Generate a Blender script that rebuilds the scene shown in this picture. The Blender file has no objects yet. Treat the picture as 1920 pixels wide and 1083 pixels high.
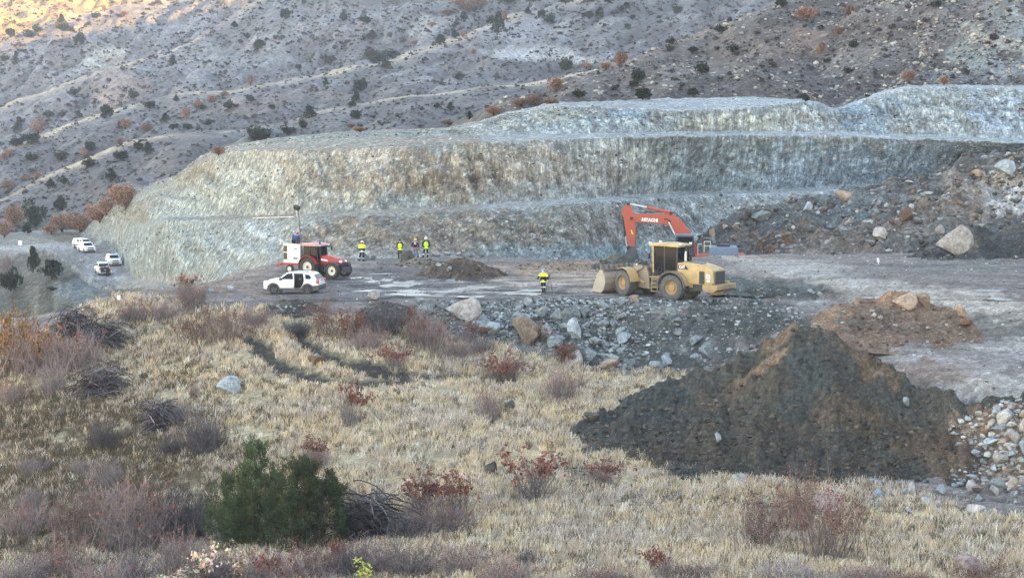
import bpy, bmesh, math, random
import numpy as np
from mathutils import Vector, Matrix, Euler
from mathutils.bvhtree import BVHTree

SC = bpy.context.scene
COL = SC.collection
R = math.radians

# ------------------------------------------------------------------ camera
F = 3300.0
HZ = 196.0                       # picture row of the horizon
CAMZ = 14.0
TH = math.atan((541.5 - HZ) / F)
cam_d = bpy.data.cameras.new('camera')
cam_d.lens = F / 1920.0 * 36.0
cam_d.sensor_width = 36.0
cam_d.clip_start = 0.5
cam_d.clip_end = 6000.0
cam = bpy.data.objects.new('camera', cam_d)
cam.location = (0, 0, CAMZ)
cam.rotation_euler = (math.pi / 2 - TH, 0, 0)
COL.objects.link(cam)
SC.camera = cam

# ------------------------------------------------------------------ light
SUN_EL, SUN_AZ = R(14.0), R(120.0)     # azimuth clockwise from +Y
world = bpy.data.worlds.new('World')
SC.world = world
world.use_nodes = True
wn = world.node_tree
wn.nodes.clear()
w_out = wn.nodes.new('ShaderNodeOutputWorld')
w_bg = wn.nodes.new('ShaderNodeBackground')
w_sky = wn.nodes.new('ShaderNodeTexSky')
w_sky.sky_type = 'NISHITA'
w_sky.sun_disc = False
w_sky.sun_elevation = SUN_EL
w_sky.sun_rotation = SUN_AZ
w_sky.altitude = 900
w_sky.air_density = 1.0
w_sky.dust_density = 0.05
w_sky.ozone_density = 1.0
w_mix = wn.nodes.new('ShaderNodeMix')
w_mix.data_type = 'RGBA'
w_mix.blend_type = 'MULTIPLY'
w_mix.inputs[0].default_value = 1.0
w_mix.inputs[7].default_value = (1.31, 1.03, 0.81, 1.0)
wn.links.new(w_sky.outputs[0], w_mix.inputs[6])
wn.links.new(w_mix.outputs[2], w_bg.inputs[0])
w_bg.inputs[1].default_value = 0.15
wn.links.new(w_bg.outputs[0], w_out.inputs[0])

sun_d = bpy.data.lights.new('sun', 'SUN')
sun_d.energy = 3.2
sun_d.angle = R(0.5)
sun_d.color = (1.0, 0.58, 0.22)
sun = bpy.data.objects.new('sun', sun_d)
_s = Vector((math.sin(SUN_AZ) * math.cos(SUN_EL), math.cos(SUN_AZ) * math.cos(SUN_EL), math.sin(SUN_EL)))
sun.rotation_euler = _s.to_track_quat('Z', 'Y').to_euler()
sun.location = (300, -150, 200)
COL.objects.link(sun)

SC.view_settings.view_transform = 'Standard'
SC.view_settings.look = 'None'
SC.view_settings.exposure = 2.9
SC.view_settings.gamma = 1.0
SC.cycles.use_light_tree = False
SC.cycles.max_bounces = 6
SC.cycles.diffuse_bounces = 3
SC.cycles.glossy_bounces = 2
SC.cycles.transmission_bounces = 4
SC.cycles.transparent_max_bounces = 6
SC.cycles.volume_bounces = 0
SC.cycles.use_denoising = True
SC.cycles.denoiser = 'OPENIMAGEDENOISE'
SC.cycles.caustics_reflective = False
SC.cycles.caustics_refractive = False

# ------------------------------------------------------------------ basic helpers
rng = np.random.default_rng(7)
random.seed(7)

def PD(px, py):
    """direction through a picture point, scaled so that y = 1"""
    a = (np.asarray(px, float) - 960.0) / F
    b = (541.5 - np.asarray(py, float)) / F
    dy = math.cos(TH) + b * math.sin(TH)
    dz = -math.sin(TH) + b * math.cos(TH)
    return a / dy, dz / dy

def P(px, py, D):
    a, b = PD(px, py)
    return np.stack([a * D, np.asarray(D, float) + 0 * a, CAMZ + b * D], -1)

def XZ(px, D, z):
    """world point at distance D and height z that shows in picture column px"""
    dep = D * math.cos(TH) + (CAMZ - z) * math.sin(TH)
    return ((px - 960.0) / F * dep, D, z)

def PROJ(p):
    p = np.asarray(p, float)
    x, y, z = p[..., 0], p[..., 1], p[..., 2] - CAMZ
    dep = y * math.cos(TH) - z * math.sin(TH)
    up = y * math.sin(TH) + z * math.cos(TH)
    return 960 + F * x / dep, 541.5 - F * up / dep

def lin(r, g, b, k=1.0):
    f = lambda c: (c / 255 / 12.92 if c / 255 <= 0.04045 else ((c / 255 + 0.055) / 1.055) ** 2.4)
    return (f(r) * k, f(g) * k, f(b) * k)

# vectorised gradient noise
def _hash(ix, iy, iz, seed):
    h = (ix.astype(np.int64) * 374761393 + iy.astype(np.int64) * 668265263 + iz.astype(np.int64) * 2147483647 + seed * 1274126177) & 0xFFFFFFFF
    h = ((h ^ (h >> 13)) * 1274126177) & 0xFFFFFFFF
    h = ((h ^ (h >> 16)) * 2246822519) & 0xFFFFFFFF
    return (h ^ (h >> 15)) & 0xFFFF

_G = np.array([(1,1,0),(-1,1,0),(1,-1,0),(-1,-1,0),(1,0,1),(-1,0,1),(1,0,-1),(-1,0,-1),(0,1,1),(0,-1,1),(0,1,-1),(0,-1,-1)], float)

def noise(x, y, z=None, seed=0):
    x = np.asarray(x, float); y = np.asarray(y, float)
    z = np.zeros_like(x) if z is None else np.asarray(z, float)
    x, y, z = np.broadcast_arrays(x, y, z)
    xi, yi, zi = np.floor(x), np.floor(y), np.floor(z)
    fx, fy, fz = x - xi, y - yi, z - zi
    u, v, w = [f * f * f * (f * (f * 6 - 15) + 10) for f in (fx, fy, fz)]
    out = 0
    for dx in (0, 1):
        for dy in (0, 1):
            for dz in (0, 1):
                g = _G[_hash(xi + dx, yi + dy, zi + dz, seed) % 12]
                d = g[..., 0] * (fx - dx) + g[..., 1] * (fy - dy) + g[..., 2] * (fz - dz)
                out = out + d * (u if dx else 1 - u) * (v if dy else 1 - v) * (w if dz else 1 - w)
    return out

def fbm(x, y, z=None, octv=4, seed=0, gain=0.5, lac=2.03):
    a, s, f = 1.0, 0.0, 1.0
    for i in range(octv):
        s = s + a * noise(np.asarray(x) * f, np.asarray(y) * f, None if z is None else np.asarray(z) * f, seed + i * 17)
        a *= gain; f *= lac
    return s

def sstep(a, b, x):
    t = np.clip((x - a) / (b - a), 0, 1)
    return t * t * (3 - 2 * t)

def tag(o, label=None, cat=None, group=None, kind=None):
    if label: o['label'] = label
    if cat: o['category'] = cat
    if group: o['group'] = group
    if kind: o['kind'] = kind
    return o

def mesh_np(name, V, faces_flat, loop_tot, mat=None, col=None, smooth=True, mats=None, fmat=None):
    """mesh from numpy arrays: V (n,3), faces_flat vertex ids, loop_tot per face counts"""
    me = bpy.data.meshes.new(name)
    V = np.ascontiguousarray(V, np.float32)
    me.vertices.add(len(V))
    me.vertices.foreach_set('co', V.ravel())
    faces_flat = np.ascontiguousarray(faces_flat, np.int32).ravel()
    loop_tot = np.ascontiguousarray(loop_tot, np.int32)
    me.loops.add(len(faces_flat))
    me.loops.foreach_set('vertex_index', faces_flat)
    me.polygons.add(len(loop_tot))
    st = np.zeros(len(loop_tot), np.int32)
    st[1:] = np.cumsum(loop_tot)[:-1]
    me.polygons.foreach_set('loop_start', st)
    me.polygons.foreach_set('loop_total', loop_tot)
    me.polygons.foreach_set('use_smooth', np.full(len(loop_tot), smooth, bool))
    for m in (mats or ([mat] if mat else [])):
        me.materials.append(m)
    if fmat is not None:
        me.polygons.foreach_set('material_index', np.ascontiguousarray(fmat, np.int32))
    if col is not None:
        at = me.attributes.new('Col', 'FLOAT_COLOR', 'POINT')
        c4 = np.ones((len(V), 4), np.float32)
        c4[:, :3] = col
        at.data.foreach_set('color', c4.ravel())
    me.update(calc_edges=True)
    return me

def link(name, me, parent=None):
    o = bpy.data.objects.new(name, me)
    COL.objects.link(o)
    if parent is not None:
        o.parent = parent
    return o

def empty(name, loc=(0, 0, 0), rot=(0, 0, 0)):
    o = bpy.data.objects.new(name, None)
    o.location = loc
    o.rotation_euler = rot
    o.empty_display_size = 0.3
    COL.objects.link(o)
    return o

def grid_faces(nv, nu):
    a = np.arange((nv - 1) * (nu - 1)).reshape(nv - 1, nu - 1)
    i = a // (nu - 1); j = a % (nu - 1)
    q = np.stack([i * nu + j, i * nu + j + 1, (i + 1) * nu + j + 1, (i + 1) * nu + j], -1)
    return q.reshape(-1, 4)

# ------------------------------------------------------------------ materials
def new_mat(name):
    m = bpy.data.materials.new(name)
    m.use_nodes = True
    nt = m.node_tree
    b = nt.nodes['Principled BSDF']
    b.inputs['Specular IOR Level'].default_value = 0.25
    return m, nt, b

def _n(nt, t, **kw):
    n = nt.nodes.new(t)
    for k, v in kw.items():
        setattr(n, k, v)
    return n

def mat_paint(name, rgb, rough=0.5, metal=0.0, dirt=0.25, dirt_col=(0.22, 0.19, 0.15), scale=1.5, spec=0.4, zdirt=None):
    """painted or plain surface with uneven dust"""
    m, nt, b = new_mat(name)
    tc = _n(nt, 'ShaderNodeTexCoord')
    nz = _n(nt, 'ShaderNodeTexNoise'); nz.inputs['Scale'].default_value = scale; nz.inputs['Detail'].default_value = 6; nz.inputs['Roughness'].default_value = 0.65
    nt.links.new(tc.outputs['Object'], nz.inputs['Vector'])
    rp = _n(nt, 'ShaderNodeMapRange'); rp.inputs[1].default_value = 0.42; rp.inputs[2].default_value = 0.72; rp.inputs[3].default_value = 0.0; rp.inputs[4].default_value = dirt
    nt.links.new(nz.outputs['Fac'], rp.inputs[0])
    fac = rp.outputs[0]
    if zdirt:
        sp = _n(nt, 'ShaderNodeSeparateXYZ'); nt.links.new(tc.outputs['Object'], sp.inputs[0])
        mr = _n(nt, 'ShaderNodeMapRange'); mr.inputs[1].default_value = zdirt[0]; mr.inputs[2].default_value = zdirt[1]; mr.inputs[3].default_value = zdirt[2]; mr.inputs[4].default_value = 0.0
        nt.links.new(sp.outputs[2], mr.inputs[0])
        ad = _n(nt, 'ShaderNodeMath', operation='ADD', use_clamp=True)
        nt.links.new(fac, ad.inputs[0]); nt.links.new(mr.outputs[0], ad.inputs[1])
        fac = ad.outputs[0]
    mx = _n(nt, 'ShaderNodeMix', data_type='RGBA')
    mx.inputs[6].default_value = (*rgb, 1); mx.inputs[7].default_value = (*dirt_col, 1)
    nt.links.new(fac, mx.inputs[0])
    nt.links.new(mx.outputs[2], b.inputs['Base Color'])
    b.inputs['Roughness'].default_value = rough
    b.inputs['Metallic'].default_value = metal
    b.inputs['Specular IOR Level'].default_value = spec
    return m

def mat_attr(name, rough=0.9, scales=((1.2, 0.35), (6.0, 0.35), (30.0, 0.3)), bump=0.4, bump_scale=4.0, stretch=None, spec=0.15, specks=None, bdist=0.2, cells=None, patch=None, streak=None):
    """surface colour from the mesh's own colour attribute, broken up by noise at several sizes, with relief"""
    m, nt, b = new_mat(name)
    at = _n(nt, 'ShaderNodeAttribute', attribute_name='Col')
    tc = _n(nt, 'ShaderNodeTexCoord')
    vec = tc.outputs['Object']
    if stretch:
        mp = _n(nt, 'ShaderNodeMapping'); mp.inputs['Scale'].default_value = stretch
        nt.links.new(vec, mp.inputs['Vector']); vec2 = mp.outputs[0]
    else:
        vec2 = vec
    cur = at.outputs['Color']
    for i, (s, amt) in enumerate(scales):
        nz = _n(nt, 'ShaderNodeTexNoise'); nz.inputs['Scale'].default_value = s; nz.inputs['Detail'].default_value = 4; nz.inputs['Roughness'].default_value = 0.6
        nt.links.new(vec2 if i else vec, nz.inputs['Vector'])
        mr = _n(nt, 'ShaderNodeMapRange'); mr.inputs[1].default_value = 0.25; mr.inputs[2].default_value = 0.75; mr.inputs[3].default_value = 1 - amt; mr.inputs[4].default_value = 1 + amt
        nt.links.new(nz.outputs['Fac'], mr.inputs[0])
        mu = _n(nt, 'ShaderNodeVectorMath', operation='SCALE')
        nt.links.new(cur, mu.inputs[0]); nt.links.new(mr.outputs[0], mu.inputs['Scale'])
        cur = mu.outputs[0]
    for (sx, sy, sz, amt) in (streak or ()):
        mp = _n(nt, 'ShaderNodeMapping'); mp.inputs['Scale'].default_value = (sx, sy, sz); mp.inputs['Rotation'].default_value = (0, 0.12, 0.3)
        nt.links.new(vec, mp.inputs['Vector'])
        nz = _n(nt, 'ShaderNodeTexNoise'); nz.inputs['Scale'].default_value = 1.0; nz.inputs['Detail'].default_value = 3; nz.inputs['Distortion'].default_value = 0.4
        nt.links.new(mp.outputs[0], nz.inputs['Vector'])
        mr = _n(nt, 'ShaderNodeMapRange'); mr.inputs[1].default_value = 0.36; mr.inputs[2].default_value = 0.64; mr.inputs[3].default_value = 1 - amt; mr.inputs[4].default_value = 1 + amt
        nt.links.new(nz.outputs['Fac'], mr.inputs[0])
        mu = _n(nt, 'ShaderNodeVectorMath', operation='SCALE'); nt.links.new(cur, mu.inputs[0]); nt.links.new(mr.outputs[0], mu.inputs['Scale'])
        cur = mu.outputs[0]
    for (s_, amt) in (cells or ()):
        wv = _n(nt, 'ShaderNodeTexNoise'); wv.inputs['Scale'].default_value = s_ * 1.7; wv.inputs['Detail'].default_value = 2
        nt.links.new(vec, wv.inputs['Vector'])
        va = _n(nt, 'ShaderNodeVectorMath', operation='MULTIPLY_ADD'); va.inputs[1].default_value = (0.5 / s_,) * 3
        nt.links.new(wv.outputs['Color'], va.inputs[0]); nt.links.new(vec, va.inputs[2])
        vo = _n(nt, 'ShaderNodeTexVoronoi'); vo.inputs['Scale'].default_value = s_
        nt.links.new(va.outputs[0], vo.inputs['Vector'])
        sc_ = _n(nt, 'ShaderNodeSeparateColor'); nt.links.new(vo.outputs['Color'], sc_.inputs[0])
        pw = _n(nt, 'ShaderNodeMath', operation='POWER'); pw.inputs[1].default_value = 1.8; nt.links.new(sc_.outputs[0], pw.inputs[0])
        mr = _n(nt, 'ShaderNodeMapRange'); mr.inputs[3].default_value = 1 - amt * 0.8; mr.inputs[4].default_value = 1 + amt * 1.5
        nt.links.new(pw.outputs[0], mr.inputs[0])
        mu = _n(nt, 'ShaderNodeVectorMath', operation='SCALE'); nt.links.new(cur, mu.inputs[0]); nt.links.new(mr.outputs[0], mu.inputs['Scale'])
        cur = mu.outputs[0]
    for (s_, lo, hi, colr, amt) in (patch or ()):
        nz = _n(nt, 'ShaderNodeTexNoise'); nz.inputs['Scale'].default_value = s_; nz.inputs['Detail'].default_value = 5; nz.inputs['Roughness'].default_value = 0.7
        nt.links.new(vec, nz.inputs['Vector'])
        mr = _n(nt, 'ShaderNodeMapRange'); mr.inputs[1].default_value = lo; mr.inputs[2].default_value = hi; mr.inputs[3].default_value = 0; mr.inputs[4].default_value = amt
        nt.links.new(nz.outputs['Fac'], mr.inputs[0])
        mx = _n(nt, 'ShaderNodeMix', data_type='RGBA'); mx.inputs[7].default_value = (*colr, 1)
        nt.links.new(mr.outputs[0], mx.inputs[0]); nt.links.new(cur, mx.inputs[6]); cur = mx.outputs[2]
    if specks:
        for (s, thr, colr, amt) in specks:
            vo = _n(nt, 'ShaderNodeTexVoronoi'); vo.inputs['Scale'].default_value = s
            nt.links.new(vec, vo.inputs['Vector'])
            wn_ = _n(nt, 'ShaderNodeSeparateColor'); nt.links.new(vo.outputs['Color'], wn_.inputs[0])
            lt = _n(nt, 'ShaderNodeMath', operation='LESS_THAN'); lt.inputs[1].default_value = thr
            nt.links.new(wn_.outputs[0], lt.inputs[0])
            dd = _n(nt, 'ShaderNodeMapRange'); dd.inputs[1].default_value = 0.25; dd.inputs[2].default_value = 0.55; dd.inputs[3].default_value = amt; dd.inputs[4].default_value = 0
            nt.links.new(vo.outputs['Distance'], dd.inputs[0])
            mm = _n(nt, 'ShaderNodeMath', operation='MULTIPLY'); nt.links.new(lt.outputs[0], mm.inputs[0]); nt.links.new(dd.outputs[0], mm.inputs[1])
            mx = _n(nt, 'ShaderNodeMix', data_type='RGBA'); mx.inputs[7].default_value = (*colr, 1)
            nt.links.new(mm.outputs[0], mx.inputs[0]); nt.links.new(cur, mx.inputs[6])
            cur = mx.outputs[2]
    nt.links.new(cur, b.inputs['Base Color'])
    b.inputs['Roughness'].default_value = rough
    b.inputs['Specular IOR Level'].default_value = spec
    if bump:
        nz = _n(nt, 'ShaderNodeTexNoise'); nz.inputs['Scale'].default_value = bump_scale; nz.inputs['Detail'].default_value = 8; nz.inputs['Roughness'].default_value = 0.7
        nt.links.new(vec2, nz.inputs['Vector'])
        bp = _n(nt, 'ShaderNodeBump'); bp.inputs['Strength'].default_value = bump; bp.inputs['Distance'].default_value = bdist
        nt.links.new(nz.outputs['Fac'], bp.inputs['Height'])
        nt.links.new(bp.outputs[0], b.inputs['Normal'])
    return m
# ================================================================== TERRAIN
TERR = []          # (V grid, faces) of every ground surface, for resting things on them

def interp_line(line, u):
    a = np.array(line, float)
    return np.interp(u, a[:, 0], a[:, 1]), np.interp(u, a[:, 0], a[:, 2])

def smooth1(a, k):
    if k < 2: return a
    ker = np.hanning(k + 2)[1:-1]; ker /= ker.sum()
    p = np.pad(a, (k // 2, k - 1 - k // 2), mode='edge')
    return np.convolve(p, ker, 'valid')

def loft(lines, u0, u1, nu, segs, smooth=9):
    """sheet through several long guide lines; returns vertices, u (nv,nu), s (nv,nu) = segment + fraction"""
    u = np.linspace(u0, u1, nu)
    rows = []
    for L in lines:
        py, D = interp_line(L, u)
        rows.append(P(u, smooth1(py, smooth), smooth1(D, smooth)))
    V, S = [], []
    for i, n in enumerate(segs):
        for k in range(n):
            t = k / n
            V.append(rows[i] * (1 - t) + rows[i + 1] * t); S.append(np.full(nu, i + t))
    V.append(rows[-1]); S.append(np.full(nu, float(len(segs))))
    V = np.array(V); S = np.array(S)
    return V, np.broadcast_to(u, S.shape).copy(), S

def add_sheet(name, V, col, mat, kind='structure', label=None, cat=None, group=None):
    nv, nu = V.shape[:2]
    q = grid_faces(nv, nu)
    me = mesh_np(name, V.reshape(-1, 3), q, np.full(len(q), 4), mat, col.reshape(-1, 3))
    o = link(name, me)
    tag(o, label, cat, group, kind)
    TERR.append((V.reshape(-1, 3), q))
    return o

def blobs(C, PX, PY, lst, seed=50, warp=1.0):
    """lay patches of another ground colour over C: (px, py, rx, ry, colour, strength[, tilt])"""
    wx = fbm(PX / 45, PY / 30, None, 3, seed) * warp
    wy = fbm(PX / 45, PY / 30, None, 3, seed + 5) * warp
    fine = fbm(PX / 9, PY / 6, None, 3, seed + 9)
    for b in lst:
        px, py, rx, ry, c, st = b[:6]
        ang = R(b[6]) if len(b) > 6 else 0
        dx, dy = PX - px, PY - py
        ca, sa = math.cos(ang), math.sin(ang)
        ex = (dx * ca + dy * sa) / rx + wx * 0.7
        ey = (-dx * sa + dy * ca) / ry + wy * 0.7
        d = np.sqrt(ex * ex + ey * ey)
        w = np.clip(sstep(1.15, 0.55, d) * (1 + fine * 0.7), 0, 1) * st
        C += (np.array(c) - C) * w[..., None]
    return C

# ------------------------------------------------------------------ main ground (field, yard, haul roads)
CTRL = [ # picture column, distance, height
 (-300,55,-4.2),(0,55,-3.2),(480,55,-3.6),(960,55,-3.2),(1440,55,-3.4),(1920,55,-3.4),(2200,55,-3.2),
 (-300,66,-4.6),(0,66,-3.7),(200,66,-4.0),(480,66,-4.2),(960,66,-3.9),(1440,66,-3.8),(1920,66,-3.8),(2200,66,-3.8),
 (-300,80,-8.2),(0,79,-7.2),(200,81,-7.2),(400,84,-6.8),(560,84,-6.1),
 (-300,100,-8.2),(-300,115,-6.5),(-300,130,-5),
 (100,90,-6.9),(100,100,-5.6),(100,110,-3.8),(100,118,-2.3),(100,125,-1.2),
 (0,90,-7.5),(0,100,-6.4),(0,110,-4.7),(0,120,-2.9),(0,127,-1.8),
 (300,90,-6.3),(300,100,-4.8),(300,108,-3.4),(300,118,-1.7),(300,127,-0.3),
 (500,90,-5.4),(500,100,-4.0),(500,110,-2.6),(500,120,-1.0),(500,127,-0.15),
 (700,80,-5.2),(700,90,-4.7),(700,100,-3.7),(700,110,-2.5),(700,118,-1.4),(700,126,-.1),
 (830,118,-2.2),(830,125,-.2),
 (960,75,-4.4),(960,85,-4.6),(960,95,-4.2),(960,105,-3.5),(960,115,-2.9),(960,117.5,-2.4),(960,124.5,-.15),
 (1200,80,-4.7),(1200,90,-4.6),(1200,100,-4.1),(1200,110,-3.7),(1200,114,-3.3),(1200,121,-.3),
 (1400,75,-4.6),(1400,85,-4.7),(1400,100,-4.2),(1400,110,-3.5),(1400,118,-.4),
 (1550,75,-4.5),(1550,85,-4.7),(1550,95,-4.0),
 (1700,75,-4.5),(1700,82,-4.4),(1700,90,-3.5),(1850,72,-4.3),(1900,78,-4.4),(1850,84,-4.5),(1850,87.5,-2.9),(1950,86,-3.2),(2200,75,-4.4),(2200,83,-4.0),
 # lower road right and loader strip
 (1700,97,-0.9),(1850,95,-.3),(1800,91.5,-.75),(1920,91,-.75),(2200,91.5,-.6),(2200,97,-.2),(1950,100,0.0),
 (1600,105,0),(1720,104,0.0),(1800,105,0.2),(1500,118,-0.1),(1520,123,0.0),(1400,126,0),(1600,112,0.0),
 # yard
 (1300,126,0),(1150,126,0),(1020,129,0),(800,133,0),(600,131,0),(500,132,-.1),(400,137,0),(600,142,0),(690,156,0),(750,161,0),
 (900,162,0),(1000,152,0),(1100,158,0),(1000,140,0),(1200,140,0),(850,147,0),(1250,150,.1),(300,131,-.3),(450,150,-.3),(550,160,-.3),
 # left crest dropping to the valley
 (250,132.5,-0.15),(150,130,-1.0),(60,132,-2.0),(0,134,-2.6),(250,146,-3.5),(150,146,-6),(0,146,-7),(-300,146,-9),(350,150,-3.2),
 (300,165,-7),(150,165,-11),(0,165,-12),(-300,165,-13),(420,165,-4.6),(500,172,-3.4),(700,172,-2.4),(900,174,-2.6),
 (300,190,-11),(0,190,-15),(-300,190,-16),(600,190,-7),(1000,190,-6),(1400,190,-6),(1900,190,-4),
 # upper haul road and its bank
 (1450,128,0.05),(1380,130,.05),(1450,133.5,1.0),(1450,148,1.0),(1560,122,0.2),(1560,126,1.1),(1560,142,1.1),(1700,112,0.3),(1700,117.6,1.15),(1700,136.7,1.2),
 (1840,107,.3),(1840,111,1.0),(1920,102,.2),(1920,106,1.0),(1920,120,1.5),(2200,100,.8),(2200,110,1.4),(1390,147,.7),(1330,150,.3),
 (1400,155,.75),(1330,157,.5),(1320,163,-1.2),(1320,172,-2.6),(1250,166,-1.6),(1250,174,-2.6),(1420,165,-1.2),(1420,176,-2.8),(1180,160,-.2),(1180,172,-2.6),(1100,168,-1.5),
 (1550,152,1.0),(1700,146,1.4),(1920,138,1.9),(2200,135,2),
]
_cp = np.array([XZ(*c) for c in CTRL], float)
_cx = _cp[:, :2]; _cz = _cp[:, 2]

def _phi(r2):
    return 0.5 * r2 * np.log(np.maximum(r2, 1e-9))

def _tps_fit(X, z, lam):
    n = len(X)
    d2 = ((X[:, None] - X[None]) ** 2).sum(-1)
    A = np.zeros((n + 3, n + 3))
    A[:n, :n] = _phi(d2) + np.eye(n) * lam
    A[:n, n] = 1; A[:n, n + 1:] = X
    A[n, :n] = 1; A[n + 1:, :n] = X.T
    b = np.zeros(n + 3); b[:n] = z
    return np.linalg.solve(A, b)

_tw = _tps_fit(_cx / 20.0, _cz, 0.002)

def ground_z(x, y):
    x = np.asarray(x, float); y = np.asarray(y, float)
    sh = x.shape
    X = np.stack([x.ravel(), y.ravel()], -1) / 20.0
    out = np.zeros(len(X))
    for i in range(0, len(X), 20000):
        c = X[i:i + 20000]
        d2 = ((c[:, None] - _cx[None] / 20.0) ** 2).sum(-1)
        out[i:i + 20000] = _phi(d2) @ _tw[:-3] + _tw[-3] + c @ _tw[-2:]
    return out.reshape(sh)

# wheel ruts across the field (picture points dropped on the ground later)
RUT_PX = [[(468,632),(490,655),(520,682),(560,702),(610,712),(680,716),(760,714)],
          [(545,612),(570,640),(600,664),(650,684),(700,694),(780,702),(860,706),(960,713)],
          [(640,684),(690,680),(730,694)]]

nU, nD = 800, 470
_u = np.linspace(-0.48, 0.56, nU)
_d = np.concatenate([np.geomspace(46, 175, nD - 30, endpoint=False), np.linspace(175, 205, 30)])
_gx = _u[None] * _d[:, None]; _gy = np.broadcast_to(_d[:, None], _gx.shape).copy()
# coarse evaluation, then bilinear refinement keeps it quick
_gz = ground_z(_gx, _gy)

def ray_ground(px, py):
    """where a sight line meets the smooth main ground"""
    a, b = PD(px, py)
    t = np.linspace(46, 204, 500)
    z = ground_z(a * t, t)
    h = CAMZ + b * t - z
    k = np.argmax(h < 0)
    if k == 0: k = len(t) - 1
    f = h[k - 1] / (h[k - 1] - h[k] + 1e-9)
    tt = t[k - 1] + (t[k] - t[k - 1]) * f
    return a * tt, tt

RUTS = []
for r in RUT_PX:
    pts = np.array([ray_ground(*p) for p in r])
    t = np.linspace(0, len(pts) - 1, 60)
    RUTS.append(np.stack([np.interp(t, range(len(pts)), pts[:, 0]), np.interp(t, range(len(pts)), pts[:, 1])], -1))

def rut_dist(x, y):
    d = np.full(np.shape(x), 1e9)
    for r in RUTS:
        for p in r:
            dd = (x - p[0]) ** 2 + ((y - p[1]) * 0.55) ** 2
            d = np.minimum(d, dd)
    return np.sqrt(d)

_PX, _PY = PROJ(np.stack([_gx, _gy, _gz], -1))
_rd = rut_dist(_gx, _gy)

def poly_mask(PX, PY, poly, soft=10, seed=3, warp=14):
    """1 inside the outline, 0 outside, with a ragged edge"""
    PX = PX + fbm(PX / 40, PY / 28, None, 4, seed) * warp
    PY = PY + fbm(PX / 40, PY / 28, None, 4, seed + 4) * warp * 0.6
    inside = np.zeros(PX.shape, bool)
    dmin = np.full(PX.shape, 1e9)
    n = len(poly)
    for i in range(n):
        x1, y1 = poly[i]; x2, y2 = poly[(i + 1) % n]
        if y1 != y2:
            c = ((y1 > PY) != (y2 > PY)) & (PX < (x2 - x1) * (PY - y1) / (y2 - y1) + x1)
            inside ^= c
        ll = (x2 - x1) ** 2 + (y2 - y1) ** 2
        t = np.clip(((PX - x1) * (x2 - x1) + (PY - y1) * (y2 - y1)) / ll, 0, 1)
        dmin = np.minimum(dmin, np.hypot(PX - x1 - t * (x2 - x1), PY - y1 - t * (y2 - y1)))
    sd = np.where(inside, dmin, -dmin)
    return sstep(-soft, soft, sd)

FIELD_POLY = [(-600,1500),(-600,640),(0,640),(120,600),(180,572),(235,556),(300,566),(420,580),(480,585),(560,588),(640,600),(700,625),(780,612),(860,640),(960,655),(1060,680),(1140,700),(1290,702),(1250,790),(1250,880),(1600,895),(1690,918),(1790,942),(1880,978),(2500,990),(2500,1500)]
c_grass = np.array(lin(160,148,122))
c_mud = np.array(lin(118,112,108)); c_pale = np.array(lin(178,182,184)); c_brown = np.array(lin(128,108,92))
c_dark = np.array(lin(72,72,70)); c_road = np.array(lin(156,149,140)); c_teal = np.array(lin(118,130,134))
field = poly_mask(_PX, _PY, FIELD_POLY, 8, 31)
C = np.broadcast_to(c_mud, _gx.shape + (3,)).copy()
C = blobs(C, _PX, _PY, [
 (380,535,150,20,lin(128,114,102),.9),(450,520,150,22,lin(122,112,104),.8),(560,535,120,18,lin(98,92,88),.7),(640,500,90,9,lin(146,136,126),.8),
 (1020,505,110,14,lin(150,132,115),1),(960,530,120,9,lin(165,155,145),.9),(1080,520,90,14,lin(160,145,130),.8),(800,505,130,16,lin(92,90,90),.8),
 (720,540,140,24,lin(110,110,112),.7),(1100,545,80,10,lin(150,140,130),.7),(1120,490,90,12,lin(128,110,95),.8),
 (1480,500,120,14,lin(150,146,140),.8),(1650,545,260,22,c_road,1,8),(1850,575,160,30,c_road,1,8),(1420,487,90,9,c_road,.9,6),(1560,520,160,16,lin(150,147,142),.9,10),
 (1800,690,150,40,lin(138,132,128),1),(1880,730,110,40,lin(160,155,148),.9),(1730,700,90,22,lin(130,114,102),.8),(1900,650,70,20,lin(156,152,148),.9),
 (1480,540,110,18,lin(80,84,82),.95,8),(1640,575,80,12,lin(84,84,80),.9),(1380,535,40,20,lin(80,86,84),.9),(1530,568,50,6,lin(150,150,147),.9),
 (1880,610,60,16,lin(118,116,108),.9,10),(1800,500,160,14,lin(110,110,106),.9),(1500,480,120,8,lin(120,114,108),.8),
 (1250,570,160,8,lin(108,110,110),.8),(1240,640,170,60,lin(72,77,75),.95),(1400,600,120,44,lin(62,66,64),.95),(1000,620,150,34,lin(96,104,104),.9),(900,590,80,20,lin(100,106,106),.9),
 (540,588,60,16,lin(66,66,66),.9),(720,600,60,16,lin(80,78,78),.7),
])
# bank, yard streaks of standing water and packed pale mud
_sn = fbm(_gx / 5, _gy / 1.8, None, 5, 77)
_yard = sstep(480, 600, _PX) * sstep(1200, 1050, _PX) * sstep(500, 520, _PY) * sstep(570, 560, _PY)
C += (np.array(lin(60,62,64)) - C) * (_yard * sstep(0.0, 0.3, -_sn) * 0.75)[..., None]
_rdir = np.array([1.0, -0.62]); _rdir /= np.linalg.norm(_rdir)
_al = _gx * _rdir[0] + _gy * _rdir[1]; _pe = -_gx * _rdir[1] + _gy * _rdir[0]
_haul = (1 - field) * sstep(1360, 1440, _PX)
_rst = fbm(_pe / 0.8, _al / 14, None, 4, 79)
C *= (1 + _haul * np.clip(_rst * 0.6, -0.3, 0.35))[..., None]
_yst = fbm(_gy / 0.8 + _gx * 0.05, _gx / 9, None, 4, 80)
C *= (1 + (1 - field) * (1 - _haul) * np.clip(_yst * 0.55, -0.3, 0.35))[..., None]
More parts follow.
